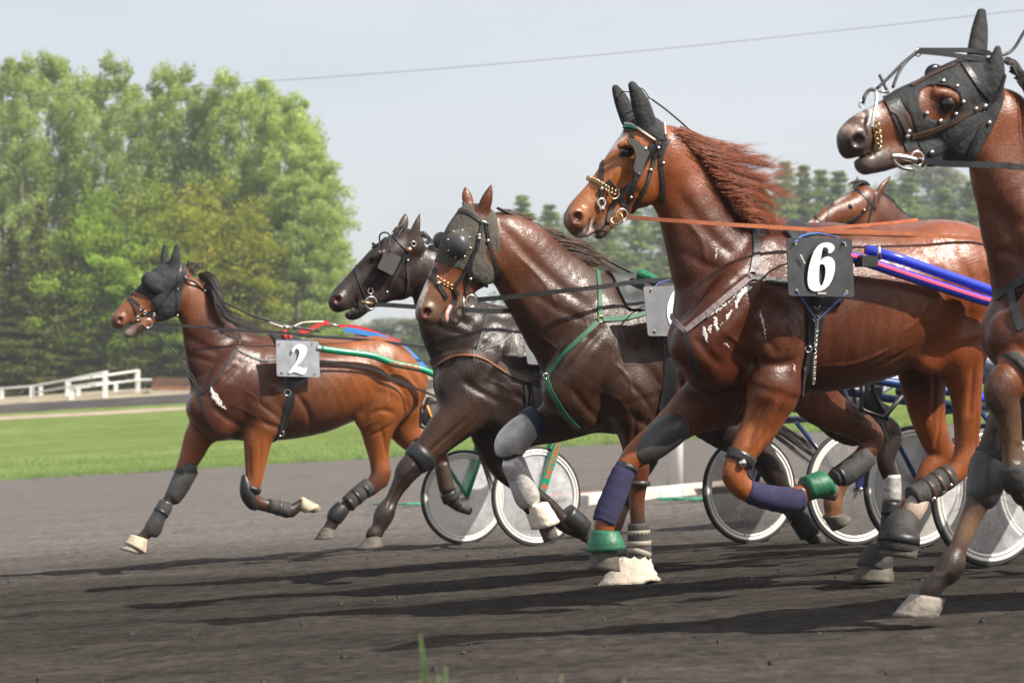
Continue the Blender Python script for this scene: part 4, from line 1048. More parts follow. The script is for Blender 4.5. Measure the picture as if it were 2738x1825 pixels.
# ================================================================== dark bay in the mesh hood
Cc = Horse('dark bay trotter in an olive mesh hood with green breast straps', T('Z7', 1150, 700), 12.55, 27, 0.0082)
trunk(Cc, 'Z2', [(1020, 715, 170, 0, .8), (1130, 690, 262, 0, .62), (1290, 672, 268, 0, .72), (1450, 650, 250, 0, .84), (1600, 630, 222, 0, .95), (1730, 620, 200, 0, 1.0), (1830, 650, 165, 0, 1.0)], [CB, CB, CB, CB, CBR, CBR, CBR])
Cc.chain('Z2', [(1080, 470, 120, 0, .5), (1190, 470, 105, 0, .6), (1330, 500, 100, 0, .8)], k=.05, col=CB)
Cc.chain('Z2', [(712, 248, 130, 0, .52), (780, 300, 148, 0, .52), (866, 408, 172, 0, .55), (985, 545, 218, 0, .6)], k=.05, col=[CBR, CBR, (.07, .028, .016), CB])
for sgn in (1, -1):
    Cc.chain('Z2', [(1110, 540, 75, .13 * sgn, .5), (1030, 660, 95, .17 * sgn, .5), (950, 790, 95, .13 * sgn, .6)], k=.08, col=CB)
    Cc.chain('Z2', [(1130, 640, 90, .17 * sgn, .45), (1170, 750, 105, .19 * sgn, .5), (1190, 840, 90, .17 * sgn, .55)], k=.04, col=CB)
    Cc.chain('Z2', [(930, 780, 72, .085 * sgn, .8), (1010, 860, 85, .08 * sgn, .8)], k=.07, col=CB)
    Cc.chain('Z2', [(1650, 580, 100, .15 * sgn, .5), (1760, 600, 165, .13 * sgn, .6), (1830, 700, 130, .15 * sgn, .6)], k=.05, col=CBR)
hcC = [CBR, CBR, (.17, .055, .02), (.19, .07, .03), (.15, .075, .04), (.09, .06, .042)]
Cc.chain('Z7', [(1290, 420, 190, 0, .8), (1200, 560, 190, 0, .8), (1105, 760, 165, 0, .62), (1010, 920, 145, 0, .6), (930, 1060, 125, 0, .66), (892, 1150, 112, 0, .82)], k=.028, col=hcC)
Cc.chain('Z7', [(1330, 640, 215, 0, .55), (1290, 720, 225, 0, .55)], k=.03, col=CBR)
Cc.chain('Z7', [(1260, 850, 115, 0, .6), (1185, 980, 80, 0, .7), (1125, 1110, 80, 0, .8), (1100, 1190, 74, 0, .9)], k=.02, col=[CBR, hcC[2], MUZ, (.22, .15, .11)])
for sgn in (1, -1):
    Cc.chain('Z7', [(1140, 570, 105, .075 * sgn, .6)], k=.012)
    Cc.chain('Z7', [(880, 1145, 85, .035 * sgn, .6)], k=.02, col=hcC[4])
Cc.chain('Z7', [(872, 1145, 42, .095, 1), (885, 1145, 32, .055, 1)], k=.012, op='-', col=PK, cw=3)
Cc.chain('Z7', [(1010, 1260, 26, 0, 4), (1060, 1140, 22, 0, 4), (1110, 1030, 10, 0, 4)], k=.008, op='-', col=(.25, .10, .09))
Cc.chain('Z7', [(1340, 330, 62, .06, .55), (1385, 200, 54, .075, .55), (1425, 72, 12, .08, .7)], k=.02, col=CBR)
Cc.chain('Z7', [(1235, 240, 50, -.05, .6), (1218, 170, 48, -.055, .55), (1205, 98, 13, -.06, .7)], k=.02, col=(.16, .05, .02))
Cc.chain('Z7', [(1395, 270, 26, .11, .8), (1410, 150, 18, .11, .8)], k=.012, op='-', col=(.05, .02, .012))
Cc.chain('Z2', [(1180, 800, 120, .15), (1193, 890, 84, .14), (1200, 990, 53), (1210, 1080, 48), (1212, 1140, 37), (1208, 1210, 31), (1212, 1300, 31), (1215, 1370, 40), (1200, 1420, 34), (1185, 1445, 36)], lat=.13, q=.75, k=.04, col=[CB, CB, (.10, .034, .015), CBR, CBR, (.11, .036, .015), DKP, DKP, DKP, DKP])
Cc.chain('Z2', [(990, 850, 110), (900, 905, 80), (815, 940, 58), (745, 985, 47), (750, 1060, 37), (775, 1130, 34), (803, 1200, 39), (830, 1240, 33), (845, 1260, 34)], lat=-.13, q=.75, k=.04, col=[CB, CB, CB, DKP, DKP, DKP, DKP, DKP, DKP])
Cc.chain('Z4', [(1230, 180, 160, .15), (1330, 330, 115, .15), (1450, 400, 90), (1550, 455, 70), (1598, 515, 58), (1545, 600, 50), (1470, 670, 44), (1420, 760, 46), (1398, 820, 52), (1400, 870, 48), (1400, 890, 50)], lat=.14, q=.75, k=.04, col=[CBR, CBR, CBR, CBR, CBR, CBR, (.09, .03, .014), (.15, .055, .02), (.2, .09, .04), (.2, .09, .04), (.2, .09, .04)])
Cc.chain('Z4', [(1300, 200, 140), (1400, 380, 110), (1500, 470, 78), (1640, 450, 66), (1690, 500, 58), (1660, 610, 50), (1690, 720, 42), (1692, 830, 40), (1680, 900, 46), (1670, 980, 42), (1665, 1000, 42)], lat=-.14, q=.75, k=.04, col=[CB, CB, (.08, .03, .015), (.06, .025, .014), DKP, DKP, DKP, DKP, DKP, DKP, DKP])
Cc.spot('Z7', [(925, 670), (965, 690), (935, 780), (905, 880), (885, 960), (850, 1040), (805, 1100), (780, 1090), (800, 1010), (850, 850)], (.62, .54, .48), .010, .03)
muscles(Cc, 'Z2', (850, 760), (1150, 355), (1960, 620))
for pts, am, wd in [([(1170, 860), (1180, 940), (1190, 1030)], -.009, .014), ([(1220, 860), (1225, 950), (1220, 1030)], -.006, .012)]: Cc.stroke('Z2', pts, am, wd, .15)
Cc.finish(CB)
Cc.hoof('Z2', (1150, 1440), (1225, 1455), (1095, 1500), (1230, 1500), .13, m_hoof)
Cc.hoof('Z2', (835, 1285), (880, 1250), (862, 1358), (910, 1330), -.13, m_hoof)
Cc.hoof('Z4', (1350, 900), (1440, 880), (1400, 970), (1480, 900), .14, m_hoof)
Cc.hoof('Z4', (1630, 1000), (1710, 1010), (1600, 1080), (1715, 1085), -.14, m_hoof_dark)

# ================================================================== number 6 chestnut
D = Horse('wet chestnut trotter with a flying red mane wearing number 6', T('Z8', 550, 850), 10.85, 27, 0.0072)
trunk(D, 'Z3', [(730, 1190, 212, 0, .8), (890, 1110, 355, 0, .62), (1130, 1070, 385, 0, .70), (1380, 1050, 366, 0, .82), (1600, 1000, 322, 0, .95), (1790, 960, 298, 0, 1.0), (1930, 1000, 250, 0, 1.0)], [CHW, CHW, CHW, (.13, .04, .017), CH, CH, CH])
D.chain('Z3', [(980, 830, 150, 0, .5), (1090, 830, 135, 0, .6), (1250, 840, 145, 0, .8)], k=.06, col=CHW)
D.chain('Z3', [(522, 398, 168, 0, .52), (568, 482, 170, 0, .53), (625, 580, 178, 0, .55), (690, 730, 208, 0, .55), (770, 900, 255, 0, .6)], k=.05, col=[CH, CH, (.13, .036, .012), CHW, CHW])
for sgn in (1, -1):
    D.chain('Z3', [(980, 850, 110, .13 * sgn, .5), (830, 1040, 135, .18 * sgn, .5), (690, 1220, 135, .14 * sgn, .6)], k=.08, col=CHW)
    D.chain('Z3', [(960, 1000, 120, .18 * sgn, .45), (1020, 1170, 145, .205 * sgn, .5), (1040, 1330, 115, .185 * sgn, .55)], k=.035, col=[CHW, CHW, (.12, .038, .017)])
    D.chain('Z3', [(620, 1230, 95, .09 * sgn, .8), (720, 1330, 115, .09 * sgn, .8)], k=.07, col=CHW)
    D.chain('Z3', [(1660, 900, 150, .17 * sgn, .5), (1820, 920, 240, .14 * sgn, .6), (1920, 1080, 190, .16 * sgn, .6)], k=.05, col=CH)
    D.chain('Z3', [(640, 560, 70, .06 * sgn, .5), (760, 800, 90, .09 * sgn, .5), (860, 960, 90, .13 * sgn, .5)], k=.05, col=CHW)
hd = [(.25, .072, .018), (.27, .080, .019), (.29, .090, .022), (.30, .098, .026), (.26, .096, .033), (.15, .075, .040)]
D.chain('Z8', [(770, 560, 205, 0, .8), (650, 680, 178, 0, .84), (510, 890, 178, 0, .62), (370, 1030, 145, 0, .6), (245, 1150, 132, 0, .66), (197, 1212, 121, 0, .82)], k=.028, col=hd)
D.chain('Z8', [(760, 790, 225, 0, .56), (700, 870, 250, 0, .56)], k=.03, col=hd[1])
D.chain('Z8', [(620, 1060, 105, 0, .6), (480, 1190, 80, 0, .7), (405, 1285, 74, 0, .8), (380, 1320, 60, 0, .9)], k=.02, col=[hd[1], hd[2], (.12, .08, .06), (.12, .08, .06)])
D.chain('Z8', [(215, 1290, 78, 0, .9), (270, 1320, 55, 0, .9)], k=.02, col=MUZ)
for sgn in (1, -1):
    D.chain('Z8', [(560, 595, 34, .078 * sgn, .6), (620, 575, 34, .088 * sgn, .6), (690, 610, 28, .092 * sgn, .6)], k=.03, col=hd[1])   # brow
    D.chain('Z8', [(580, 790, 30, .062 * sgn, .5), (470, 880, 26, .055 * sgn, .5), (390, 950, 18, .045 * sgn, .5)], k=.05, col=hd[2])   # facial crest
    D.chain('Z8', [(200, 1200, 95, .04 * sgn, .55)], k=.02, col=hd[4])
D.chain('Z8', [(615, 640, 34, .122, .8)], k=.02, op='-', col=(.03, .016, .010), cw=2)
D.chain('Z8', [(195, 1195, 48, .105, 1.0), (205, 1195, 40, .06, 1)], k=.012, op='-', col=PK, cw=4)
D.chain('Z8', [(240, 1380, 9, 0, 9), (340, 1345, 9, 0, 9), (440, 1235, 8, 0, 9)], k=.007, op='-', col=(.05, .03, .025))
D.chain('Z8', [(770, 380, 80, .065, .55), (725, 235, 68, .08, .55), (662, 90, 24, .085, .7)], k=.02, col=DKP)
D.chain('Z8', [(630, 370, 62, -.055, .6), (575, 230, 55, -.06, .55), (522, 118, 22, -.065, .7)], k=.02, col=DKP)
LD = (.22, .060, .014)
D.chain('Z4', [(1100, 260, 150, .17), (1072, 350, 117, .16), (1028, 450, 98), (968, 545, 80), (925, 625, 66), (902, 690, 66), (955, 762, 58), (1050, 792, 50), (1150, 812, 50), (1222, 800, 56), (1270, 775, 46), (1300, 762, 48)], lat=.14, q=.75, k=.04, col=[CHW, LD, LD, LD, LD, LD, LD, LD, LD, LD, LD, LD])
D.chain('Z4', [(840, 290, 170), (720, 350, 130), (620, 425, 100), (530, 495, 82), (435, 570, 70), (385, 620, 60), (340, 690, 50), (302, 780, 50), (268, 880, 50), (255, 940, 56), (255, 1000, 48), (256, 1020, 50)], lat=-.14, q=.75, k=.04, col=[CHW, CHW, (.13, .042, .017), LD, LD, LD, LD, LD, LD, LD, LD, LD])
D.chain('Z4', [(2010, 20, 190, .15), (2040, 150, 120, .16), (2062, 280, 88), (2068, 400, 76), (2066, 520, 66), (2058, 600, 66), (2010, 680, 56), (1950, 720, 48), (1880, 765, 46), (1815, 840, 60), (1775, 920, 54), (1760, 960, 56)], lat=.15, q=.75, k=.04, col=[CH, CH, CH, LD, LD, LD, LD, LD, LD, (.55, .46, .38), LD, LD])
D.chain('Z4', [(1880, 90, 95, .17, .5), (1940, 0, 120, .17, .5)], k=.07, col=CH)
D.chain('Z4', [(1850, 60, 170), (1850, 220, 125), (1870, 380, 98), (1905, 500, 80), (1940, 590, 72), (1880, 670, 58), (1820, 780, 46), (1740, 900, 44), (1680, 1010, 46), (1650, 1070, 56), (1620, 1120, 48), (1610, 1140, 50)], lat=-.15, q=.75, k=.04, col=[CH, (.12, .038, .015), LD, LD, LD, LD, LD, LD, LD, LD, (.10, .04, .02), DKP])
D.chain('Z4', [(2108, 540, 30, .15), (2100, 620, 28, .15)], k=.03, q=.6, col=LD)
D.spot('Z8', [(540, 490), (585, 510), (510, 610), (450, 660), (430, 650), (490, 560)], (.62, .52, .46), .010, .0, None, .045)
D.spot('Z8', [(370, 1200), (400, 1260), (330, 1350), (240, 1385), (250, 1330)], (.55, .44, .38), .012, .07)
th_ = np.linspace(0, 2 * math.pi, 16, endpoint=False)
D.spot('Z8', [(612 + 78 * math.cos(a), 645 + 52 * math.sin(a)) for a in th_], (.028, .012, .007), .012, .10, .05)
muscles(D, 'Z3', (520, 1180), (1060, 690), (1950, 900))
for pts, am, wd in [([(1030, 300), (990, 420), (940, 560)], -.011, .014), ([(1090, 320), (1050, 440), (990, 570)], -.009, .012), ([(1060, 300), (1020, 430), (965, 560)], .006, .012), ([(2030, 120), (2050, 280), (2045, 430)], -.009, .016), ([(2090, 350), (2085, 480), (2075, 580)], -.008, .010), ([(700, 330), (620, 410), (560, 470)], -.008, .016)]: D.stroke('Z4', pts, am, wd, .15)
for pts, am, wd in [([(610, 770), (640, 880), (720, 980), (800, 1000)], -.005, .014), ([(560, 700), (490, 780), (430, 860)], -.004, .014), ([(640, 700), (560, 780), (450, 900)], .004, .016)]: D.stroke('Z8', pts, am, wd, .09)
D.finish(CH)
D.hoof('Z4', (1290, 800), (1330, 720), (1400, 820), (1412, 740), .14, m_hoof)
D.hoof('Z4', (200, 1030), (310, 1040), (182, 1160), (325, 1175), -.14, m_hoof)
D.hoof('Z4', (1690, 960), (1820, 1000), (1640, 1090), (1800, 1110), .15, m_hoof)
D.hoof('Z4', (1560, 1110), (1680, 1130), (1508, 1220), (1690, 1225), -.15, m_hoof)

# ================================================================== bay at the right edge
E = Horse('bay trotter in a black hood with raised head, cut by the right edge', T('Z5', 1000, 900), 8.9, 27, 0.0076)
trunk(E, 'Z3', [(2210, 1150, 262, 0, .8), (2430, 1020, 430, 0, .64), (2760, 1000, 440, 0, .76), (3050, 970, 400, 0, .9), (3300, 940, 350, 0, 1.0), (3450, 980, 290, 0, 1.0)], [CHW, CHW, CHW, CH, CH, CH])
E.chain('Z3', [(2420, 720, 150, 0, .5), (2560, 720, 140, 0, .6), (2700, 740, 140, 0, .8)], k=.06, col=CHW)
E.chain('Z3', [(2040, 250, 190, 0, .55), (2080, 420, 214, 0, .55), (2135, 610, 238, 0, .55), (2215, 850, 265, 0, .6)], k=.05, col=[CH, (.13, .04, .016), (.10, .032, .015), CHW])
for sgn in (1, -1):
    E.chain('Z3', [(2450, 780, 120, .13 * sgn, .5), (2300, 1000, 150, .18 * sgn, .5), (2170, 1200, 150, .14 * sgn, .6)], k=.08, col=CHW)
    E.chain('Z3', [(2430, 1000, 140, .18 * sgn, .45), (2480, 1180, 160, .205 * sgn, .5), (2440, 1330, 130, .185 * sgn, .55)], k=.035, col=CHW)
    E.chain('Z3', [(2070, 1190, 115, .09 * sgn, .8), (2180, 1300, 130, .09 * sgn, .8)], k=.07, col=CHW)
    E.chain('Z3', [(3150, 880, 170, .17 * sgn, .5), (3330, 900, 280, .14 * sgn, .6), (3420, 1080, 210, .16 * sgn, .6)], k=.05, col=CH)
    E.chain('Z3', [(2060, 420, 80, .05 * sgn, .5), (2170, 640, 95, .09 * sgn, .5), (2290, 860, 100, .13 * sgn, .5)], k=.05, col=(.11, .035, .015))
he = [(.15, .047, .017), (.16, .05, .018), (.17, .053, .019), (.15, .047, .018), (.085, .038, .022), (.038, .026, .021)]
E.chain('Z5', [(1460, 650, 225, 0, .8), (1300, 710, 215, 0, .84), (1150, 800, 215, 0, .72), (970, 870, 205, 0, .62), (780, 935, 165, 0, .6), (625, 1000, 148, 0, .66), (565, 1040, 135, 0, .82)], k=.028, col=[he[0], he[0], he[1], he[2], he[3], he[4], he[5]])
E.chain('Z5', [(1450, 860, 270, 0, .55), (1370, 940, 290, 0, .55)], k=.03, col=he[0])
E.chain('Z5', [(1150, 1120, 115, 0, .6), (950, 1140, 100, 0, .7), (780, 1185, 100, 0, .8), (655, 1220, 90, 0, .9)], k=.02, col=[he[0], he[3], MUZ, (.12, .09, .08)])
E.chain('Z5', [(545, 1110, 90, 0, .9)], k=.02, col=MUZ)
E.chain('Z5', [(900, 1060, 120, 0, .5), (780, 1100, 100, 0, .55), (700, 1130, 70, 0, .6)], k=.03, col=[he[2], he[3], MUZ])
for sgn in (1, -1):
    E.chain('Z5', [(1190, 690, 30, .078 * sgn, .6), (1260, 700, 30, .088 * sgn, .6), (1345, 745, 24, .090 * sgn, .6)], k=.04, col=he[1])
    E.chain('Z5', [(600, 1040, 100, .04 * sgn, .55)], k=.02, col=he[5])
    E.chain('Z5', [(1170, 560, 50, -.07, .7)], k=.03, col=(.2, .06, .02))
E.chain('Z5', [(1270, 775, 42, .125, .8)], k=.02, op='-', col=(.03, .016, .010), cw=2)
E.chain('Z5', [(590, 1050, 62, .105, .9), (600, 1050, 45, .06, 1)], k=.012, op='-', col=(.02, .012, .012), cw=4)
E.chain('Z5', [(460, 1222, 12, 0, 9), (580, 1188, 10, 0, 9), (690, 1150, 6, 0, 9)], k=.007, op='-', col=(.05, .03, .025))
E.chain('Z5', [(1590, 660, 75, .07, .5), (1625, 530, 72, .085, .5), (1645, 365, 14, .09, .7)], k=.02, col=DKP)
E.chain('Z5', [(1490, 400, 72, -.05, .6), (1510, 230, 58, -.06, .55), (1524, 85, 22, -.065, .7)], k=.02, col=DKP)
E.chain('Z4', [(2560, 40, 190, .17), (2440, 110, 140, .16), (2330, 180, 112), (2240, 270, 98), (2268, 370, 74), (2295, 540, 56), (2305, 680, 68), (2330, 760, 58), (2350, 790, 60)], lat=.15, q=.75, k=.04, col=[CH, CH, LD, (.07, .03, .018), (.08, .04, .022), (.11, .06, .032), (.06, .03, .02), DKP, DKP])
E.chain('Z4', [(2420, 150, 190), (2330, 330, 140), (2250, 480, 108), (2192, 620, 88), (2158, 740, 80), (2112, 850, 62), (2062, 960, 51), (2018, 1070, 50), (1985, 1150, 76), (1928, 1215, 54), (1885, 1262, 62)], lat=-.15, q=.75, k=.04, col=[CHW, CHW, (.06, .03, .018), (.04, .022, .015), (.04, .022, .015), (.06, .03, .018), (.16, .09, .05), (.07, .04, .026), DKP, (.06, .04, .03), (.09, .06, .045)])
for la, dx in ((.16, 0), (-.16, -260)):
    E.chain('Z4', [(3500 + dx, 150, 240), (3460 + dx, 400, 130), (3560 + dx, 650, 90), (3500 + dx, 860, 66), (3440 + dx, 1080, 72), (3400 + dx, 1180, 62)], lat=la, q=.75, k=.04, col=LD)
E.spot('Z5', [(620, 860), (700, 810), (780, 770), (760, 830), (700, 880)], (.6, .5, .44), .012, .03)
E.spot('Z5', [(470, 960), (540, 920), (600, 950), (560, 1000), (480, 990)], (.34, .25, .2), .02, .05)
for pts, am, wd in [([(2030, 960), (1990, 1080), (1965, 1150)], -.010, .012), ([(2260, 300), (2285, 330)], -.008, .014), ([(2180, 520), (2160, 640)], -.008, .02), ([(1995, 1120), (1960, 1180)], .006, .014), ([(2230, 200), (2215, 280), (2240, 340)], .007, .018), ([(2300, 400), (2325, 540), (2330, 640)], -.008, .010)]: E.stroke('Z4', pts, am, wd, .0)
E.spot('Z5', [(1272 + 85 * math.cos(a), 785 + 62 * math.sin(a)) for a in th_], (.024, .011, .007), .012, .10, .05)
muscles(E, 'Z3', (1945, 1180), (2480, 580), (3650, 950))
E.finish(CH)
E.hoof('Z4', (1800, 1285), (1945, 1310), (1712, 1395), (1905, 1400), -.15, mat('hoof_worn', (.21, .18, .15), .75, bump=.6, bscale=28, var=.45, vscale=16))
E.hoof('Z4', (2330, 820), (2410, 770), (2390, 920), (2480, 840), .15, m_hoof_dark)

# ================================================================== small far horse
FB = (0.135, 0.040, 0.013)
Fh = Horse('small distant bay trotter, only its bridled head shows above the chestnut back', T('Z3', 1330, 630), 17.8, 40, 0.0105)
Fh.chain('Z3', [(1415, 575, 72, 0, .8), (1360, 610, 70, 0, .85), (1270, 650, 60, 0, .64), (1190, 705, 48, 0, .62), (1120, 755, 42, 0, .8)], k=.025, col=[FB, FB, FB, FB, MUZ])
Fh.chain('Z3', [(1430, 650, 85, 0, .56), (1400, 665, 88, 0, .56)], k=.03, col=(.13, .042, .016))
Fh.chain('Z3', [(1470, 560, 22, .07, .5), (1500, 510, 20, .08, .5), (1536, 460, 5, .085, .6)], k=.012, col=(.09, .03, .014))
Fh.chain('Z3', [(1385, 520, 20, -.06, .5), (1384, 490, 16, -.06, .5), (1386, 462, 5, -.06, .6)], k=.012, col=(.09, .03, .014))
Fh.chain('Z3', [(1480, 640, 100, 0, .55), (1560, 740, 120, 0, .55), (1640, 850, 145, 0, .6)], k=.04, col=[(.10, .034, .016), BAYW, BAYW])
Fh.chain('Z3', [(1660, 960, 140, 0, .8), (1760, 930, 205, 0, .7), (1900, 920, 210, 0, .8), (2040, 900, 190, 0, .95), (2150, 900, 160, 0, 1)], k=.05, col=BAYW)
for la, pts in ((.13, [(1740, 1050, 90), (1720, 1180, 55), (1730, 1290, 36), (1760, 1400, 27), (1750, 1440, 28)]), (-.13, [(1680, 1050, 85), (1640, 1180, 52), (1620, 1290, 34), (1600, 1400, 27), (1580, 1440, 28)]),
                (.14, [(2130, 980, 120), (2120, 1120, 60), (2160, 1230, 40), (2120, 1350, 28), (2080, 1440, 28)]), (-.14, [(2100, 980, 115), (2160, 1120, 58), (2230, 1210, 40), (2240, 1330, 28), (2250, 1420, 28)])):
    Fh.chain('Z3', pts, lat=la, q=.75, k=.04, col=[FB] + [DKP] * 4 if la > 0 else [BAYW] + [DKP] * 4)
Fh.spot('Z3', [(1330, 530), (1345, 540), (1290, 580), (1270, 590), (1300, 555)], (.5, .42, .38), .01, .0)
Fh.spot('Z3', [(1200, 650), (1180, 690), (1100, 720), (1110, 690)], (.55, .46, .42), .01, .04)
Fh.finish(FB)
# ------------------------------------------------------------------ tack helpers
from mathutils.geometry import tessellate_polygon
def flat_poly(H, name, z, pts, lat, m, thick=0.006, tilt=(0.0, 0.0), hole=None, parent=None):
    """flat plate standing beside the body; tilt = extra w per photo-pixel step from the first point (x, y)"""
    loops = [list(pts)] + ([list(hole)] if hole else [])
    x0, y0 = pts[0]; allp = []; L3 = []
    for lp in loops:
        row = []
        for (x, y) in lp:
            w = lat + tilt[0] * (x - x0) + tilt[1] * (y - y0)
            row.append(H.P3(z, x, y, w))
        L3.append(row); allp += row
    # tessellate in picture space
    tri = tessellate_polygon([[Vector((x, y, 0)) for x, y in lp] for lp in loops])
    n = len(allp); back = [p - H.N * thick for p in allp]
    V = allp + back; Fq = []
    for t in tri: Fq.append(tuple(t)); Fq.append(tuple(n + i for i in reversed(t)))
    b = 0
    for lp in loops:
        k = len(lp)
        for i in range(k): Fq.append((b + i, b + (i + 1) % k, n + b + (i + 1) % k, n + b + i))
        b += k
    o = mesh_obj(name, V, Fq, m, parent or H.root, False)
    bm = bmesh.new(); bm.from_mesh(o.data); bmesh.ops.recalc_face_normals(bm, faces=bm.faces); bm.to_mesh(o.data); bm.free()
    return o
def round_rect(c, r=0.06, n=3):
    """rounded corners for a 4-corner outline"""
    out = []
    for i in range(4):
        p, a, b = (np.array(c[j], float) for j in (i, i - 1, (i + 1) % 4))
        for t in np.linspace(0, 1, n):
            q0 = p + (a - p) * r * (1 - t); q1 = p + (b - p) * r * t
            out.append(tuple(q0 + q1 - p))
    return out
def guides(H, z, gs, n, jit=8, wj=0.012, sub=5, curl=0.0, seed=1, locks=None):
    """hair strands interpolated between guide strands [(x,y,w)...], gathered into locks"""
    rng = np.random.RandomState(seed); S = []
    G = [np.array([(p[0], p[1], p[2]) for p in g], float) for g in gs]
    m = 13
    def res(g):
        c = catmull(g, 8); return c[np.linspace(0, len(c) - 1, m).round().astype(int)]
    G = [res(g) for g in G]
    nl = locks or max(8, n // 22)
    s_ = np.linspace(0, 1, m)[:, None]
    for q in range(nl):
        t = rng.uniform(0, len(G) - 1.001); j = int(t); f = t - j
        B0 = G[j] * (1 - f) + G[j + 1] * f
        lo = np.array([rng.normal(0, jit), rng.normal(0, jit), rng.normal(0, wj)]); ph = rng.uniform(0, 6); amp = curl * jit * rng.uniform(.4, 1.3); ln = rng.uniform(.5, 1.12)
        for i in range(n // nl):
            k = rng.normal(0, 1, 3) * np.array([jit * .55, jit * .55, wj])
            P = B0 + s_ ** 0.8 * lo[None] + (1 - 0.72 * s_) * k[None] + (s_ ** 2) * rng.normal(0, .35, 3)[None] * np.array([jit, jit, wj])
            P[:, 1] += amp * np.sin(s_[:, 0] * 7 + ph) * s_[:, 0]
            L_ = ln * rng.uniform(.8, 1.05); e = np.clip(s_[:, 0] * L_, 0, 1.12) * (m - 1)
            i0 = np.minimum(np.floor(e).astype(int), m - 2); fr = (e - i0)[:, None]
            P = P[i0] * (1 - fr) + P[i0 + 1] * fr
            S.append(np.array([H.P3(z, p[0], p[1], p[2]) for p in P]))
    return S
def chain_links(H, name, z, pts, r, m, off=0.008, n=10):
    P = catmull(np.array(pts, float), 8); P = P[np.linspace(0, len(P) - 1, n).round().astype(int)]
    mb = MB()
    for i, (x, y) in enumerate(P):
        h = H.hit(*T(z, x, y), off); c = H.world(h[0])[0] if h is not None else H.P3(z, x, y, 0.08)
        a = H.U if i % 2 else (H.U * 0.5 + H.N * 0.85); mb.ring(c, a, np.array([0.2, 0, 1.]), r, r * 0.28, 12, 5)
    return mb.build(name, m, H.root)
def number_plate(H, z, corners, lat, m, holes, label, tilt=(0, 0)):
    o = flat_poly(H, 'number_plate', z, round_rect(corners, 0.03), lat, m, 0.004, tilt)
    o['label'] = label
    x0, y0 = round_rect(corners, 0.03)[0]
    for (x, y) in holes:
        c = H.P3(z, x, y, lat + 0.003 + tilt[0] * (x - x0) + tilt[1] * (y - y0)); mb = MB(); mb.ring(c, H.U, np.array([0, 0, 1.]), 0.0065, 0.0022, 12, 5); mb.build('eyelet', m_brass, o)
    return o
def numeral(H, plate, z, pts, lat, hole=None):
    # the outline follows the plate's own plane; keep it 3 mm proud
    return flat_poly(H, 'numeral', z, pts, lat, m_number, 0.0035, hole=hole, parent=plate)
def boot(H, z, pts, lat, m, name='leg_boot', straps=(), q=0.9, sm=None):
    o = H.loft(name, z, pts, m, lat, q, 18, ridge=(.0022 if name == 'leg_bandage' else 0.0), sub=(5 if name == 'leg_bandage' else 4))
    for (x, y, r) in straps:
        i = min(range(len(pts)), key=lambda k: (pts[k][0] - x) ** 2 + (pts[k][1] - y) ** 2); j = min(i + 1, len(pts) - 1); i = j - 1
        dx, dy = pts[j][0] - pts[i][0], pts[j][1] - pts[i][1]; l = math.hypot(dx, dy); dx, dy = dx / l, dy / l
        wd = r * 0.20; rr = r - 1.0
        H.loft('boot_strap', z, [(x - dx * wd, y - dy * wd, rr), (x + dx * wd, y + dy * wd, rr)], sm or m_black, lat, q, 16, sub=2, parent=o)
    return o

_frng = np.random.RandomState(31)
def foam(H, z, pts, wd):
    """dribble of white lather: a run of flattened beads of uneven size on the skin"""
    P = catmull(np.array(pts, float), 14); mb = MB(); n = len(P)
    for i, (x, y) in enumerate(P):
        t = i / (n - 1); sz = wd * .5 * (.35 + .65 * math.sin(math.pi * min(1, .15 + t * .8))) * _frng.uniform(.45, 1.15)
        h = H.hit(*T(z, x + _frng.normal(0, 3), y + _frng.normal(0, 3)), 0.0)
        if h is None: continue
        c = H.world(h[0])[0]; nn = h[1][0] * H.U + h[1][1] * H.N + h[1][2] * np.array([0, 0, 1.])
        b0 = len(mb.v); mb.ball(c, sz, 8, 6)
        for j in range(b0, len(mb.v)):
            v = np.array(mb.v[j]) - c; mb.v[j] = tuple(c + v - nn * (v @ nn) * .72 + _frng.normal(0, sz * .08, 3))
    return mb.build('sweat_foam', m_foam, H.root)
# ------------------------------------------------------------------ number 2 horse
A.shell('fly_mask', 'Z6', [(478, 662), (500, 560), (420, 400), (760, 330), (830, 30), (1100, 30), (1088, 280), (1160, 300), (1172, 430), (1128, 640), (1085, 900), (1062, 1050), (820, 1075), (770, 910), (700, 800), (620, 735), (545, 692)], .007, m_cloth, .06)
for pts, wd, of in [([(1105, 285), (1085, 420), (1045, 520), (1045, 660), (1040, 820), (1045, 1000)], .014, .007), ([(1150, 300), (1130, 420), (1140, 500)], .013, .007),
                    ([(1130, 500), (1060, 560), (980, 660), (860, 830), (760, 910), (640, 975)], .011, .012), ([(385, 745), (430, 790), (478, 870), (500, 960), (530, 1030)], .018, .003),
                    ([(440, 760), (520, 830), (570, 890), (620, 960)], .014, .003), ([(500, 1040), (600, 990), (700, 990), (745, 985), (800, 1040)], .014, .003), ([(490, 670), (440, 740)], .01, .003)]:
    A.strap('bridle_strap', 'Z6', pts, wd, m_black, off=of)
for x, y, R in [(570, 898, .011), (620, 960, .012), (530, 1028, .013), (745, 985, .010)]: A.ringlet('bridle_ring', 'Z6', x, y, R, .0025, m_steel)
A.ringlet('bit_ring', 'Z6', 665, 1098, .030, .0035, m_steel, w=.075)
for x, y in [(1055, 650), (1050, 990), (1155, 490), (1410, 675), (1830, 890), (900, 1110)]: A.stud('buckle', 'Z6', x, y, .007, m_steel, .012)
A.rope('overcheck', 'Z6', [(1130, 505, .085), (1250, 545, .085), (1410, 675, .06), (1560, 770, .05), (1700, 835, .04), (1840, 900, .03), (2010, 985, .02), (2250, 1060, .0), (2500, 1130, 0.0), (2900, 1200, 0.0)], .008, m_black)
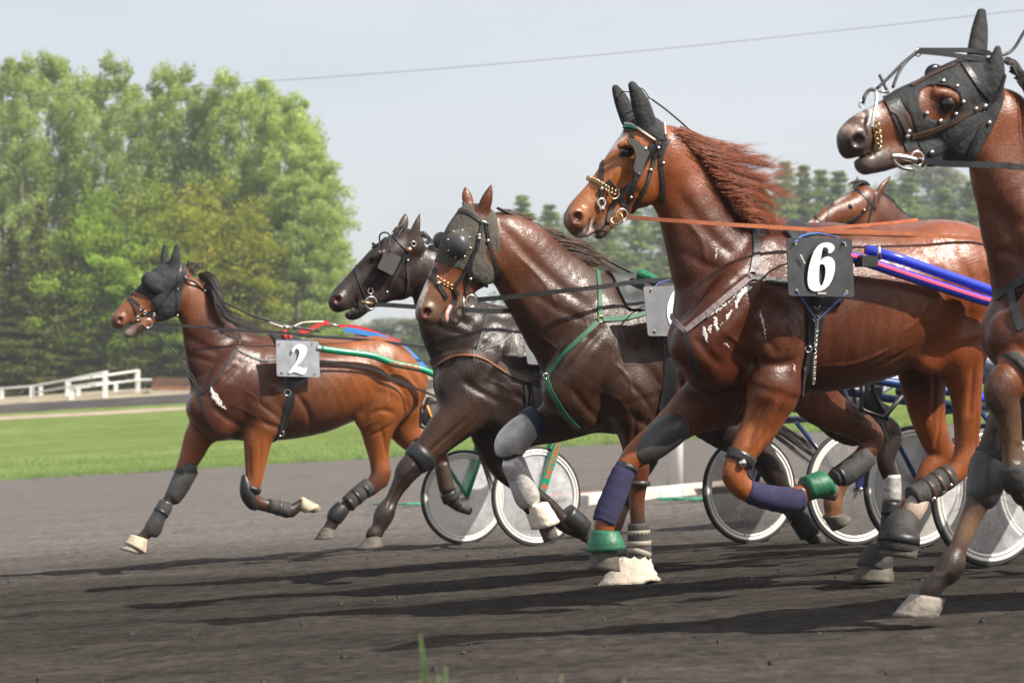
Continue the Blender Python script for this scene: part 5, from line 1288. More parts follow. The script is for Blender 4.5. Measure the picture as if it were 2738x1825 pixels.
A.rope('rein', 'Z1', [(260, 428, .085), (330, 432, .12), (500, 444, .18), (660, 458, .22), (850, 468, .2), (1040, 488, .18), (1220, 500, .18), (1400, 520, .22), (1585, 548, .25), (1800, 600, .2), (2000, 660, .15)], .0022, m_black, flat=.02)
A.rope('rein', 'Z1', [(700, 462, .05), (850, 470, .05), (1000, 490, .05), (1150, 480, .05), (1320, 495, .03), (1590, 555, .0), (1900, 640, -.05)], .004, m_black)
A.rope('martingale', 'Z1', [(262, 440, .06), (330, 525, .10), (430, 650, .12), (480, 745, .14)], .005, m_black)
A.rope('martingale', 'Z1', [(258, 446, .03), (322, 535, .06), (420, 655, .09), (472, 750, .12)], .004, m_black)
for pts in [[(650, 540), (590, 640), (530, 715), (480, 757)], [(480, 757), (445, 720), (428, 680)], [(480, 757), (492, 810), (505, 870), (530, 920)], [(655, 545), (700, 570), (770, 597), (835, 595)], [(663, 440), (665, 500), (652, 540)]]:
    A.strap('breast_strap', 'Z1', pts, .016, m_black, off=.004)
chain_links(A, 'breast_chain', 'Z1', [(668, 490), (652, 540)], .010, m_brass, .012, 4)
A.shell('saddle_pad', 'Z1', [(835, 440), (960, 440), (955, 560), (930, 690), (850, 690), (840, 560)], .022, m_black, .15)
A.shell('girth', 'Z1', [(862, 650), (908, 650), (905, 800), (885, 900), (868, 990), (832, 990), (848, 880), (858, 780)], .012, m_black, .2)
A.ringlet('girth_buckle', 'Z1', 887, 748, .022, .004, m_steel, tilt=.3)
A.ringlet('girth_buckle', 'Z1', 858, 938, .018, .004, m_steel, tilt=.3)
pl = number_plate(A, 'Z1', [(832, 503), (1032, 510), (1037, 676), (837, 671)], .345, m_plate_s, [(858, 655), (1014, 660)], 'bare aluminium plate with a white number 2', (0, .00012))
d2 = [(700, 690), (680, 660), (690, 600), (730, 540), (800, 480), (900, 440), (1010, 450), (1090, 500), (1130, 570), (1130, 640), (1100, 740), (1050, 840), (980, 940), (900, 1030), (800, 1110), (860, 1105), (940, 1130), (1010, 1165), (1060, 1170), (1090, 1140), (1130, 1150), (1130, 1190), (1110, 1260), (1070, 1330), (1000, 1355), (930, 1340), (850, 1300), (760, 1275), (690, 1285), (640, 1315), (600, 1318), (578, 1300), (590, 1270), (680, 1150), (760, 1040), (830, 930), (880, 820), (905, 720), (900, 650), (880, 600), (840, 575), (800, 580), (770, 610), (750, 660), (735, 700)]
numeral(A, pl, 'W3', d2, .374)
A.rope('plate_cord', 'Z1', [(858, 655, .37), (908, 726, .28), (1012, 660, .37)], .0032, m_bluecord, sub=1)
A.rope('plate_cord', 'Z1', [(845, 525, .36), (870, 503, .30), (975, 503, .30), (1005, 522, .36)], .003, m_bluecord, sub=1)
A.rope('harness_cord', 'W7', [(0, 160, 0), (170, 215, 0), (300, 230, 0), (460, 165, 0), (740, 150, 0)], .006, m_offwhite)
A.rope('terret', 'W7', [(190, 215, 0), (290, 240, .0)], .016, m_steel, sub=1)
A.rope('saddle_post', 'W7', [(205, 270, .06), (215, 390, .1)], .016, m_red, sub=1); A.rope('saddle_post', 'W7', [(285, 330, .06), (290, 390, .1)], .015, m_red, sub=1)
A.rope('back_strap', 'W7', [(420, 290, 0), (520, 275, 0), (650, 210, 0), (750, 165, 0), (820, 175, 0)], .002, m_red, flat=.028)
A.rope('back_strap', 'W7', [(960, 210, 0), (1150, 220, 0), (1350, 265, -.02), (1560, 345, -.04), (1800, 430, -.06)], .002, m_red, flat=.024)
A.rope('back_strap', 'W7', [(1020, 255, .02), (1200, 280, .04), (1350, 315, .06), (1500, 345, .08), (1700, 430, .10), (1850, 510, .13), (2000, 650, .17), (2160, 820, .2)], .0025, m_blue, flat=.036)
A.rope('back_buckle', 'W7', [(830, 180, 0), (960, 215, 0)], .010, m_steel, sub=1)
A.rope('trace', 'Z1', [(1040, 600, .33), (1180, 620, .32), (1290, 640, .32), (1430, 705, .34), (1600, 775, .36)], .003, m_black, flat=.018)
boot(A, 'Z1', [(440, 1080, 38), (425, 1100, 50), (388, 1170, 50), (355, 1235, 40), (342, 1255, 24)], -.13, m_shell, 'knee_boot', [(405, 1130, 51)])
boot(A, 'Z1', [(322, 1255, 34), (310, 1285, 38), (285, 1325, 36), (262, 1375, 42), (250, 1405, 36), (246, 1415, 20)], -.13, m_shell, 'tendon_boot', [(298, 1305, 40)])
boot(A, 'Z1', [(795, 1272, 33), (850, 1285, 34), (890, 1296, 38)], .13, m_neo, 'tendon_boot', [(845, 1284, 38)], sm=m_shell)
A.loft('knee_boot', 'Z1', [(684, 1130, 10), (690, 1170, 25), (700, 1222, 33), (724, 1270, 26), (742, 1290, 10)], m_black, .13, 1.2)
A.loft('knee_strap', 'Z1', [(722, 1186, 46), (716, 1206, 46)], m_black, .13, .9, sub=2)
boot(A, 'Z1', [(1270, 1178, 40), (1215, 1222, 41), (1165, 1265, 38)], .13, m_neo, 'shin_boot', [(1245, 1200, 43), (1205, 1232, 43), (1172, 1262, 41)])
boot(A, 'Z1', [(1145, 1280, 38), (1115, 1315, 43), (1100, 1345, 36)], .13, m_black, 'fetlock_boot')
boot(A, 'Z1', [(1604, 1070, 36), (1618, 1150, 38), (1632, 1205, 38)], -.15, m_brown, 'shin_boot'); boot(A, 'Z1', [(1632, 1210, 40), (1650, 1250, 42)], -.15, m_black, 'fetlock_boot')
A.hair('mane', M_MANE_BLACK, guides(A, 'Z6', [[(1150, 340, 0), (1180, 280, 0), (1210, 255, .0)], [(1240, 400, 0), (1280, 330, 0), (1320, 330, .0)], [(1320, 480, 0), (1370, 420, .0), (1400, 450, .02)]], 260, 22, .02, seed=2)
       + guides(A, 'Z6', [[(1340, 470, 0), (1440, 440, .03), (1540, 540, .08), (1600, 740, .10), (1700, 960, .11)], [(1400, 560, .02), (1500, 500, .06), (1620, 640, .1), (1680, 840, .12), (1880, 1010, .12)], [(1450, 650, .03), (1530, 720, .09), (1580, 870, .13), (1700, 1010, .14), (1960, 1100, .13)], [(1540, 780, .03), (1600, 900, .1), (1740, 1030, .14), (1900, 1100, .14), (2150, 1190, .12)]], 700, 30, .02, seed=3), .0045)
A.hair('tail', M_MANE_BLACK, guides(A, 'W5', [[(560, -60, .02), (640, 180, .03), (700, 420, .03), (790, 640, .02), (860, 860, .0)], [(600, -60, -.02), (700, 200, -.02), (780, 440, -.03), (850, 650, -.03), (900, 820, -.03)]], 320, 18, .03, seed=4), .007)

# ------------------------------------------------------------------ dark horse
for pts, wd, of in [([(590, 465), (640, 540), (700, 600), (735, 625)], .020, .003), ([(735, 640), (722, 700), (722, 800), (728, 900), (712, 1000)], .018, .004), ([(705, 660), (660, 760), (610, 860), (555, 970), (480, 1045)], .020, .004),
                    ([(250, 720), (285, 800), (320, 900), (350, 980), (370, 1020)], .012, .003), ([(275, 715), (310, 820), (350, 920), (365, 960)], .010, .003), ([(300, 700), (390, 620), (490, 560), (580, 470)], .012, .004), ([(560, 840), (480, 890), (400, 940)], .012, .003),
                    ([(300, 990), (310, 1040), (320, 1110), (360, 1140), (440, 1110)], .010, .003)]:
    B.strap('bridle_strap', 'Z7', pts, wd, m_black, off=of)
flat_poly(B, 'blinker', 'Z7', round_rect([(538, 625), (672, 680), (598, 838), (466, 770)], .08), .125, mat('blinker_leather', (.045, .043, .038), .45, bump=.1, bscale=60), .008, (-.00022, 0))
B.rope('blinker_wire', 'Z7', [(575, 640, .13), (570, 560, .12), (565, 490, .07), (520, 475, .0), (488, 500, -.02), (485, 550, -.02)], .005, m_black)
B.rope('brow_rope', 'Z7', [(430, 570, -.03), (455, 585, .0), (485, 580, .03)], .010, m_black)
B.stud('rosette', 'Z7', 733, 620, .020, mat('copper', (.75, .42, .22), .3, 1.0), .006)
B.ringlet('bridle_ring', 'Z7', 772, 570, .015, .003, m_steel); B.ringlet('bridle_ring', 'Z7', 410, 965, .016, .003, m_steel)
B.ringlet('bit_ring', 'Z7', 415, 1065, .036, .0045, m_steel, w=.085); B.rope('bit', 'Z7', [(330, 1055, .08), (430, 1075, .09)], .010, m_brass, sub=1)
for x, y in [(722, 710), (590, 1080), (548, 975)]: B.stud('buckle', 'Z7', x, y, .009, m_steel, .008)
B.rope('rein', 'Z7', [(455, 1078, .09), (590, 1085, .12), (780, 1098, .16), (1000, 1110, .2), (1250, 1128, .24), (1590, 1140, .26), (2200, 1150, .25), (3000, 1250, .2)], .003, m_black, flat=.026)
for pts, m_, wd in [([(437, 688), (480, 662), (560, 645), (630, 655), (690, 690), (750, 730), (830, 752)], m_brown, .040), ([(450, 700), (500, 668), (560, 655), (630, 666), (690, 702), (720, 722)], mat('tan_edge', (.28, .10, .04), .5), .010)]:
    B.strap('breast_collar', 'Z2', pts, wd, m_, off=.006 if wd > .02 else .010)
B.strap('breast_strap', 'Z2', [(655, 475), (640, 560), (622, 600), (612, 650)], .018, m_black, off=.004)
B.strap('breast_strap', 'Z2', [(650, 480), (628, 570), (595, 680)], .008, m_black, off=.004)
B.strap('breast_strap', 'Z2', [(760, 560), (700, 610), (620, 640)], .008, m_black, off=.004)
B.shell('girth', 'Z2', [(800, 720), (850, 720), (850, 950), (800, 950)], .012, m_black, .2)
B.strap('girth_strap', 'Z2', [(818, 750), (825, 800), (830, 860)], .022, m_black, off=.014); B.strap('girth_strap', 'Z2', [(790, 770), (795, 830), (790, 880)], .022, m_black, off=.004)
pb = number_plate(B, 'Z2', [(779, 570), (960, 570), (965, 700), (800, 690)], .34, m_plate_s, [], 'aluminium number plate edge beside the hooded horse')
B.loft('knee_strap', 'Z2', [(412, 1020, 62), (385, 1050, 58), (372, 1062, 50)], m_black, .13, .85, sub=2)
boot(B, 'V', [(1812, 1150, 26), (1838, 1185, 30), (1862, 1222, 30)], .14, m_shell, 'fetlock_boot'); boot(B, 'Z2', [(940, 1250, 44), (985, 1290, 46), (1010, 1310, 42)], -.13, m_black, 'tendon_boot')
B.hair('forelock', M_MANE_BLACK, guides(B, 'Z7', [[(640, 440, .0), (600, 450, .0), (590, 480, .04)], [(720, 420, 0), (690, 440, .03), (640, 520, .06)]], 120, 14, .01, seed=5), .007)
B.hair('mane', M_MANE_BLACK, guides(B, 'Z7', [[(800, 480, 0), (830, 460, 0), (860, 490, .0)], [(840, 520, 0), (880, 520, 0), (930, 570, .02)], [(940, 620, 0), (1000, 650, .03), (1060, 740, .05)]], 260, 20, .02, seed=6), .007)
B.hair('tail', M_MANE_BLACK, guides(B, 'V', [[(1560, 790, .02), (1620, 880, .03), (1690, 950, .03), (1760, 1000, .03), (1850, 1065, .02)], [(1570, 780, -.02), (1650, 870, .0), (1730, 940, .0), (1800, 975, .0), (1880, 1030, .0)]], 420, 9, .03, seed=7), .007)

# ------------------------------------------------------------------ hooded dark bay
Cc.shell('hood', 'Z7', [(1130, 300), (1190, 225), (1290, 195), (1290, 300), (1340, 372), (1420, 300), (1440, 230), (1480, 300), (1490, 600), (1490, 890), (1385, 925), (1300, 870), (1240, 800), (1170, 795), (1050, 745), (950, 675), (860, 560), (1000, 350)], .006, m_mesh, .07)
m_cup = mat('eye_cup', (.055, .055, .058), .38, bump=.05, bscale=30)
for (x, y, w, r) in [(1145, 575, .104, 88), (1000, 545, -.085, 70)]:
    mb = MB(); L_ = Cc.loc(*T('Z7', x, y), w)[0]; rr = r / 3.1367 / F * 12.3
    mb.ball(Cc.world(L_)[0], rr, 18, 12, (1, .75, 1.12)); mb.build('eye_cup', m_cup, Cc.root)
for a in range(8):
    Cc.stud('rivet', 'Z7', 1152 + 98 * math.cos(a * .785 + .3), 572 + 118 * math.sin(a * .785 + .3), .006, m_steel, .008)
for pts, wd, of in [([(1150, 285), (1230, 310), (1330, 375)], .018, .009), ([(1350, 400), (1325, 500), (1300, 600), (1250, 710), (1180, 850), (1110, 940), (1150, 1000)], .020, .009), ([(1375, 400), (1395, 520), (1420, 620), (1455, 730), (1485, 860)], .018, .009),
                    ([(1270, 660), (1245, 760), (1235, 880), (1215, 990)], .020, .010), ([(860, 850), (905, 852), (950, 860)], .018, .003), ([(945, 775), (945, 840), (975, 910), (1015, 970), (1050, 1030)], .020, .004), ([(1230, 840), (1300, 870), (1390, 930)], .014, .012)]:
    Cc.strap('bridle_strap', 'Z7', pts, wd, m_black, off=of)
mb = MB(); h = Cc.hit(*T('Z7', 1368, 392), .012); c = Cc.world(h[0])[0]; mb.tube([c - Cc.U * .022 + [0, 0, .008], c + Cc.U * .022 - [0, 0, .008]], .010, 10); mb.build('brow_clip', m_steel, Cc.root)
chain_links(Cc, 'curb_chain', 'Z7', [(960, 850), (1020, 890), (1095, 930)], .009, mat('copper', (.75, .42, .22), .3, 1.0), .006, 10)
Cc.ringlet('bit_ring', 'Z7', 1256, 1050, .030, .0045, m_steel, w=.085); Cc.rope('bit', 'Z7', [(1188, 1010, .08), (1190, 1095, .08), (1290, 1075, .085)], .006, m_steel, sub=1)
Cc.rope('bit', 'Z7', [(1300, 1045, .09), (1360, 1040, .1)], .006, m_steel, sub=1)
for x, y in [(1320, 525), (1395, 545), (1248, 865), (980, 900), (1320, 500)]: Cc.stud('buckle', 'Z7', x, y, .011, m_steel, .012)
Cc.rope('tongue', 'Z7', [(1080, 1090, .02), (1050, 1150, .035), (1045, 1190, .04), (1042, 1215, .035)], .012, m_pink)
Cc.rope('rein', 'Z2', [(610, 449, .10), (720, 440, .16), (900, 420, .24), (1060, 403, .28), (1310, 376, .26), (1700, 400, .25), (2200, 520, .2)], .003, m_black, flat=.024)
Cc.rope('rein', 'Z7', [(1190, 1125, .04), (1400, 1130, .02), (1600, 1130, .0)], .003, m_black, flat=.02)
Cc.rope('overcheck', 'Z7', [(1475, 270, .05), (1520, 290, .045), (1700, 375, .03), (1880, 440, .02), (2200, 600, .0), (2460, 740, .0), (2640, 830, .0), (2800, 900, .0), (2900, 960, .0)], .008, m_black)
for pts in [[(1062, 338), (1070, 430), (1072, 522)], [(1072, 522), (1000, 590), (930, 655), (868, 735)], [(868, 735), (840, 715), (822, 690)], [(1072, 522), (1140, 520), (1210, 508), (1250, 495)], [(868, 738), (890, 800), (940, 880), (990, 930)]]:
    Cc.strap('breast_strap', 'Z2', pts, .024, m_green, off=.004)
Cc.ringlet('breast_ring', 'Z2', 1072, 522, .016, .004, m_brass)
Cc.ringlet('breast_ring', 'Z2', 868, 735, .014, .004, m_steel)
Cc.shell('saddle_pad', 'Z2', [(1145, 300), (1270, 300), (1262, 495), (1162, 485)], .02, mat('pad_black', (.022, .024, .026), .55, bump=.1), .15)
Cc.shell('girth', 'Z2', [(1290, 480), (1340, 480), (1340, 960), (1280, 960)], .014, m_black, .2)
Cc.rope('fleece_roll', 'Z2', [(1210, 352, .1), (1245, 362, .12), (1285, 385, .14)], .028, mat('green_fleece', (.02, .17, .09), .95, bump=.8, bscale=60))
pc = number_plate(Cc, 'Z2', [(1232, 400), (1440, 395), (1450, 585), (1250, 585)], .36, m_plate_s, [(1262, 415), (1275, 568)], 'aluminium plate half hidden by the chestnut, white numeral at its edge')
th = np.linspace(0, 2 * math.pi, 28, endpoint=False)
numeral(Cc, pc, 'Z2', [(1362 + 40 * math.cos(a) - 8 * math.sin(a), 480 + 75 * math.sin(a)) for a in th], .364, [(1362 + 20 * math.cos(a) - 7 * math.sin(a), 480 + 58 * math.sin(a)) for a in th])
Cc.rope('plate_cord', 'Z2', [(1275, 568, .365), (1310, 620, .3), (1400, 580, .36)], .0035, m_bluecord, sub=1); Cc.rope('plate_cord', 'Z2', [(1262, 415, .365), (1290, 385, .3), (1330, 375, .28)], .0035, m_bluecord, sub=1)
boot(Cc, 'Z2', [(835, 905, 66), (800, 925, 68)], -.13, mat('navy_band', (.02, .03, .06), .7), 'knee_band'); boot(Cc, 'Z2', [(812, 920, 58), (770, 950, 62), (735, 990, 62), (722, 1020, 50), (722, 1035, 28)], -.13, m_silver, 'knee_boot')
boot(Cc, 'Z2', [(738, 1040, 34), (746, 1060, 46), (770, 1120, 46), (797, 1185, 50), (810, 1215, 40)], -.13, m_silver, 'tendon_boot')
Cc.hoof('Z2', (785, 1215), (868, 1205), (820, 1310), (912, 1275), -.13, m_offwhite, 'bell_boot', 1.0)
boot(Cc, 'Z2', [(1213, 1285, 40), (1216, 1340, 45), (1218, 1395, 46), (1210, 1425, 42)], .13, m_neo, 'tendon_boot', [(1215, 1320, 45), (1217, 1360, 48), (1216, 1395, 49)], sm=mat('pale_strap', (.30, .26, .21), .6)); Cc.loft('knee_strap', 'Z2', [(1213, 1128, 48), (1213, 1146, 46)], m_shell, .13, .9, sub=2)
o = Cc.hoof('Z2', (1148, 1412), (1248, 1416), (1075, 1522), (1278, 1492), .13, mat('cream_bell', (.58, .50, .40), .8, bump=.8, bscale=14, var=.2, vscale=10), 'bell_boot', .8, .12)
rng = np.random.RandomState(4)
for v in o.data.vertices: v.co += Vector(rng.normal(0, .005, 3))
boot(Cc, 'Z4', [(1570, 590, 58), (1520, 640, 62), (1450, 690, 60), (1400, 715, 48)], .14, m_neo, 'shin_boot', [(1430, 700, 60)])
boot(Cc, 'Z4', [(1690, 690, 48), (1692, 760, 50), (1692, 820, 48)], -.14, m_silver, 'shin_boot'); boot(Cc, 'Z4', [(1690, 825, 46), (1685, 890, 50)], -.14, m_black, 'fetlock_boot')
Cc.hair('mane', M_MANE_BROWN, guides(Cc, 'Z2', [[(695, 118, .0), (730, 128, .0), (775, 150, .02), (800, 165, .02)], [(760, 165, 0), (830, 178, .01), (900, 205, .02), (950, 225, .03)], [(830, 205, 0), (900, 212, .02), (980, 240, .03), (1060, 262, .03)], [(900, 248, .01), (970, 258, .03), (1040, 285, .04), (1085, 310, .04)], [(990, 310, .01), (1050, 318, .03), (1120, 345, .04)]], 1200, 11, .014, curl=1.0, seed=8), .0036)
Cc.hair('tail', M_MANE_BLACK, guides(Cc, 'Z2', [[(1930, 560, 0), (2010, 640, 0), (2060, 800, 0), (2100, 950, 0)], [(1930, 580, .03), (2030, 680, .03), (2090, 820, .03), (2160, 960, .02)]], 260, 14, .03, seed=9), .007)

# ------------------------------------------------------------------ number 6 chestnut
D.shell('ear_bonnet', 'Z8', [(588, 412), (540, 300), (440, 60), (720, 20), (850, 250), (935, 330), (948, 430), (935, 560), (865, 560), (760, 495), (690, 435)], .009, m_cloth, .06)
m_pipe = mat('cream_piping', (.66, .58, .48), .8)
for pts in [[(600, 408), (660, 418), (720, 455), (790, 505), (850, 545)], [(880, 315), (925, 400), (935, 500)]]: D.strap('bonnet_piping', 'Z8', pts, .008, m_pipe, off=.011, thick=.005)
D.strap('browband', 'Z8', [(552, 448), (600, 436), (650, 436), (695, 444)], .016, mat('green_tape', (.01, .20, .11), .5), off=.010, thick=.006)
for pts, wd, of in [([(830, 580), (790, 690), (740, 780), (700, 860), (655, 930), (570, 990), (510, 1070), (480, 1150), (465, 1240)], .026, .004), ([(855, 590), (840, 720), (810, 830), (780, 930), (720, 1050), (665, 1160)], .018, .004), ([(965, 545), (920, 640), (900, 740), (912, 860), (922, 960), (905, 1080)], .018, .004),
                    ([(545, 500), (470, 610), (420, 690), (400, 770), (402, 900), (402, 1050)], .020, .003), ([(450, 890), (520, 970), (570, 1040), (600, 1110)], .022, .004), ([(860, 540), (880, 620), (900, 680)], .020, .008), ([(700, 830), (670, 950), (640, 1060), (610, 1150)], .020, .007), ([(560, 470), (640, 470), (670, 530)], .010, .004), ([(930, 560), (880, 640), (840, 700)], .016, .008)]:
    D.strap('bridle_strap', 'Z8', pts, wd, m_black, off=of)
flat_poly(D, 'blinker', 'Z8', [(618, 552), (650, 532), (690, 540), (740, 585), (790, 625), (805, 655), (770, 730), (745, 800), (715, 832), (690, 822), (672, 785), (688, 720), (690, 660), (672, 610), (640, 580)], .135, mat('blinker_leather', (.045, .043, .038), .45), .009, (-.00010, 0))
D.stud('blinker_rivet', 'Z8', 768, 622, .012, m_steel, .030)
chain_links(D, 'nose_chain', 'Z8', [(292, 866), (330, 882), (380, 905), (440, 945), (515, 985)], .0095, m_brass, .006, 24)
D.ringlet('nose_ring', 'Z8', 505, 990, .026, .004, m_brass)
D.ringlet('drop_ring', 'Z8', 402, 1075, .018, .007, m_steel)
D.rope('drop_bar', 'Z8', [(402, 1100, .09), (415, 1150, .09)], .012, m_steel, sub=1)
D.ringlet('bit_ring', 'Z8', 575, 1180, .028, .004, m_steel, w=.10); D.ringlet('bit_ring', 'Z8', 530, 1205, .026, .004, m_brass, w=.10, tilt=.7); D.ringlet('bit_ring', 'Z8', 500, 1240, .022, .004, m_brass, w=.095, tilt=-.5)
for x, y in [(880, 612), (920, 742), (405, 955), (650, 1030), (815, 800), (715, 830), (845, 1205)]: D.stud('buckle', 'Z8', x, y, .009, m_steel, .012)
D.eye('Z8', 612, 640, .027, .25)
D.rope('ear_cord', 'Z8', [(565, 138, -.06), (640, 146, .05)], .0025, m_black, sub=1); D.rope('ear_cord', 'Z8', [(700, 100, .08), (760, 130, .05), (800, 190, .0), (830, 210, .0)], .0025, m_black); D.rope('ear_cord', 'Z8', [(745, 183, .07), (830, 205, .0)], .0025, m_black, sub=1)
D.rope('overcheck', 'Z8', [(830, 210, 0), (940, 290, 0), (1060, 390, 0), (1190, 505, .0), (1350, 640, 0), (1560, 860, .0), (1700, 1130, .0), (1860, 1210, .03)], .004, m_black)
D.rope('rein', 'Z3', [(335, 648, .12), (460, 658, .20), (600, 668, .27), (800, 682, .30), (1020, 695, .28), (1200, 706, .26), (1500, 718, .26), (1960, 748, .28), (2600, 800, .25)], .003, m_rein, flat=.017)
D.rope('rein', 'Z3', [(1150, 712, .20), (1300, 695, .14), (1480, 680, .05), (1660, 660, -.05)], .003, m_rein, flat=.016)
D.rope('rein', 'Z3', [(1200, 712, .16), (1400, 722, .16), (1650, 728, .2), (1960, 742, .22)], .003, m_rein, flat=.014)
D.rope('check_cord', 'Z3', [(1370, 745, .14), (1480, 735, .13), (1650, 690, .08), (1780, 665, .05), (1900, 700, .0)], .004, m_black)
for pts, m_, wd in [([(915, 690), (928, 780), (918, 850), (905, 912)], m_black, .030), ([(905, 915), (800, 1000), (700, 1085), (600, 1165)], mat('foamy_strap', (.22, .17, .17), .7, bump=.4, bscale=40), .026), ([(600, 1165), (560, 1130), (530, 1090)], MATS['foamy_strap'], .022), ([(905, 915), (990, 935), (1080, 945)], m_black, .032), ([(600, 1170), (620, 1250), (640, 1320), (652, 1375)], m_black, .020)]:
    D.strap('breast_strap', 'Z3', pts, wd, m_, off=.005)
D.ringlet('breast_ring', 'Z3', 905, 913, .018, .005, m_steel)
D.strap('strap_tag', 'Z3', [(965, 930), (1010, 937)], .030, m_steel, off=.011)
D.shell('saddle_pad', 'Z3', [(1100, 600), (1215, 600), (1240, 800), (1260, 1060), (1130, 1060), (1110, 900)], .02, m_black, .2)
D.shell('girth', 'Z3', [(1140, 1000), (1245, 1000), (1222, 1130), (1208, 1300), (1196, 1480), (1140, 1480), (1158, 1300), (1160, 1130)], .014, m_black, .25)
chain_links(D, 'girth_chain', 'Z3', [(1200, 1130), (1195, 1210), (1190, 1300), (1185, 1400)], .0075, m_steel, .018, 24)
for x, y in [(1200, 1050), (1197, 1110), (1162, 1250)]: D.ringlet('girth_buckle', 'Z3', x, y, .014, .0035, m_steel, tilt=.3)
pd_ = number_plate(D, 'Z3', [(1062, 742), (1360, 746), (1371, 1012), (1071, 1006)], .385, m_plate_b, [(1108, 985), (1336, 990), (1102, 766), (1328, 772)], 'black plate with a white number 6', (0, .00010))
D.pl_w = .385
d6 = [(960, 390), (970, 350), (950, 310), (915, 288), (880, 288), (855, 310), (840, 370), (805, 560), (850, 510), (910, 475), (975, 468), (1035, 495), (1075, 550), (1090, 620), (1085, 720), (1065, 820), (1030, 920), (970, 1020), (890, 1090), (800, 1125), (720, 1132), (650, 1115), (600, 1070), (575, 1000), (567, 900), (575, 780), (600, 640), (640, 500), (690, 370), (760, 270), (840, 215), (930, 200), (1010, 212), (1065, 250), (1083, 300), (1065, 350), (1020, 395), (985, 402)]
d6h = [(795, 630), (830, 608), (870, 615), (900, 650), (912, 720), (908, 800), (895, 880), (870, 960), (845, 1015), (820, 1030), (800, 1000), (785, 930), (782, 830), (788, 720)]
numeral(D, pd_, 'W4', d6, .418, d6h)
flat_poly(D, 'plate_tape', 'W4', [(415, 430), (452, 428), (530, 600), (500, 605)], .412, m_steel, .002, parent=pd_); flat_poly(D, 'plate_tape', 'W4', [(755, 1150), (925, 1150), (920, 1185), (760, 1185)], .416, mat('sticker', (.45, .4, .33), .6), .002, parent=pd_)
D.rope('plate_cord', 'Z3', [(1108, 985, .415), (1200, 1120, .33), (1336, 990, .415)], .0045, m_bluecord, sub=1)
D.rope('plate_cord', 'Z3', [(1102, 766, .41), (1130, 735, .34), (1205, 722, .30), (1290, 742, .34), (1328, 772, .41)], .0045, mat('blue_cord2', (.05, .13, .40), .6), sub=2)
for pts, wd in [([(905, 970), (870, 985), (845, 1010), (832, 1050), (842, 1075)], .016), ([(842, 1060), (862, 1085), (862, 1115), (845, 1128), (828, 1105)], .014), ([(812, 1075), (792, 1105), (800, 1140), (825, 1165)], .014), ([(735, 1108), (745, 1160), (768, 1205), (795, 1232)], .018), ([(765, 1135), (778, 1180)], .012), ([(685, 1150), (690, 1180), (697, 1212)], .014), ([(712, 1140), (715, 1175)], .012), ([(915, 985), (930, 1050), (948, 1105), (958, 1150), (968, 1198)], .009), ([(740, 790), (738, 835)], .007), ([(1100, 1320), (1098, 1345)], .008), ([(860, 985), (895, 960)], .012), ([(690, 1110), (735, 1080), (790, 1040), (850, 985)], .010)]:
    foam(D, 'Z3', pts, wd * 1.05)
foam(A, 'Z1', [(532, 728), (540, 760), (560, 790), (598, 822)], .024)
foam(A, 'Z1', [(545, 745), (560, 770), (580, 800)], .016)
boot(D, 'Z4', [(635, 415, 70), (600, 450, 88), (540, 500, 88), (470, 560, 76), (420, 600, 52), (405, 620, 30)], -.13, m_shell, 'knee_boot', q=.95)
boot(D, 'Z4', [(368, 650, 56), (340, 700, 60), (305, 790, 64), (268, 880, 64), (250, 930, 58)], -.14, m_purple, 'leg_bandage').name; D.loft('bandage_tape', 'Z4', [(372, 640, 58), (362, 665, 60)], m_black, -.14, .9, sub=2)
D.hoof('Z4', (198, 965), (318, 970), (172, 1075), (350, 1055), -.14, m_greenbell, 'bell_boot', .95, .12)
D.loft('knee_strap', 'Z4', [(945, 585, 82), (925, 632, 78)], m_shell, .14, .85, sub=3); D.stud('buckle', 'Z4', 945, 632, .02, m_steel, .012)
boot(D, 'Z4', [(965, 765, 55), (1010, 785, 60), (1100, 808, 64), (1180, 818, 66), (1238, 810, 60)], .14, m_purple, 'leg_bandage')
D.hoof('Z4', (1268, 822), (1245, 700), (1395, 790), (1330, 668), .14, m_greenbell, 'bell_boot', .95, .12)
boot(D, 'Z4', [(1985, 690, 62), (1920, 730, 64), (1850, 775, 62), (1790, 805, 56)], .15, m_neo, 'shin_boot', [(1960, 705, 66), (1915, 735, 67), (1870, 765, 66)], sm=m_brown)
for x, y in [(1985, 742), (1945, 775), (1900, 810), (1895, 842)]: D.stud('boot_clip', 'Z4', x, y, .014, m_steel, .012)
boot(D, 'Z4', [(1790, 910, 74), (1745, 960, 100), (1725, 1030, 108), (1720, 1070, 100)], .15, m_neo, 'bell_boot', [(1728, 1010, 112)])
boot(D, 'Z4', [(1640, 1060, 66), (1618, 1110, 88), (1600, 1165, 92)], -.15, m_neo, 'bell_boot')
gm = [[(1040, 460, .03), (1150, 500, .03), (1300, 560, .03), (1450, 620, .02), (1640, 600, .02)], [(1170, 570, .04), (1330, 620, .05), (1520, 660, .05), (1700, 690, .03), (1830, 760, .02)], [(1280, 690, .05), (1430, 720, .07), (1600, 770, .07), (1770, 780, .05), (1930, 760, .04)], [(1360, 830, .06), (1500, 850, .09), (1640, 900, .09), (1800, 925, .07), (1980, 950, .06)],
      [(1430, 940, .07), (1570, 940, .1), (1700, 960, .1), (1820, 975, .09), (1990, 1030, .08)], [(1510, 1030, .08), (1620, 1020, .11), (1720, 1060, .11), (1800, 1130, .10), (1850, 1220, .09)], [(1600, 1170, .09), (1680, 1160, .12), (1760, 1200, .12), (1840, 1250, .11), (1930, 1290, .10)], [(1640, 1230, .08), (1710, 1215, .11), (1790, 1245, .11), (1880, 1290, .10), (1960, 1330, .09)]]
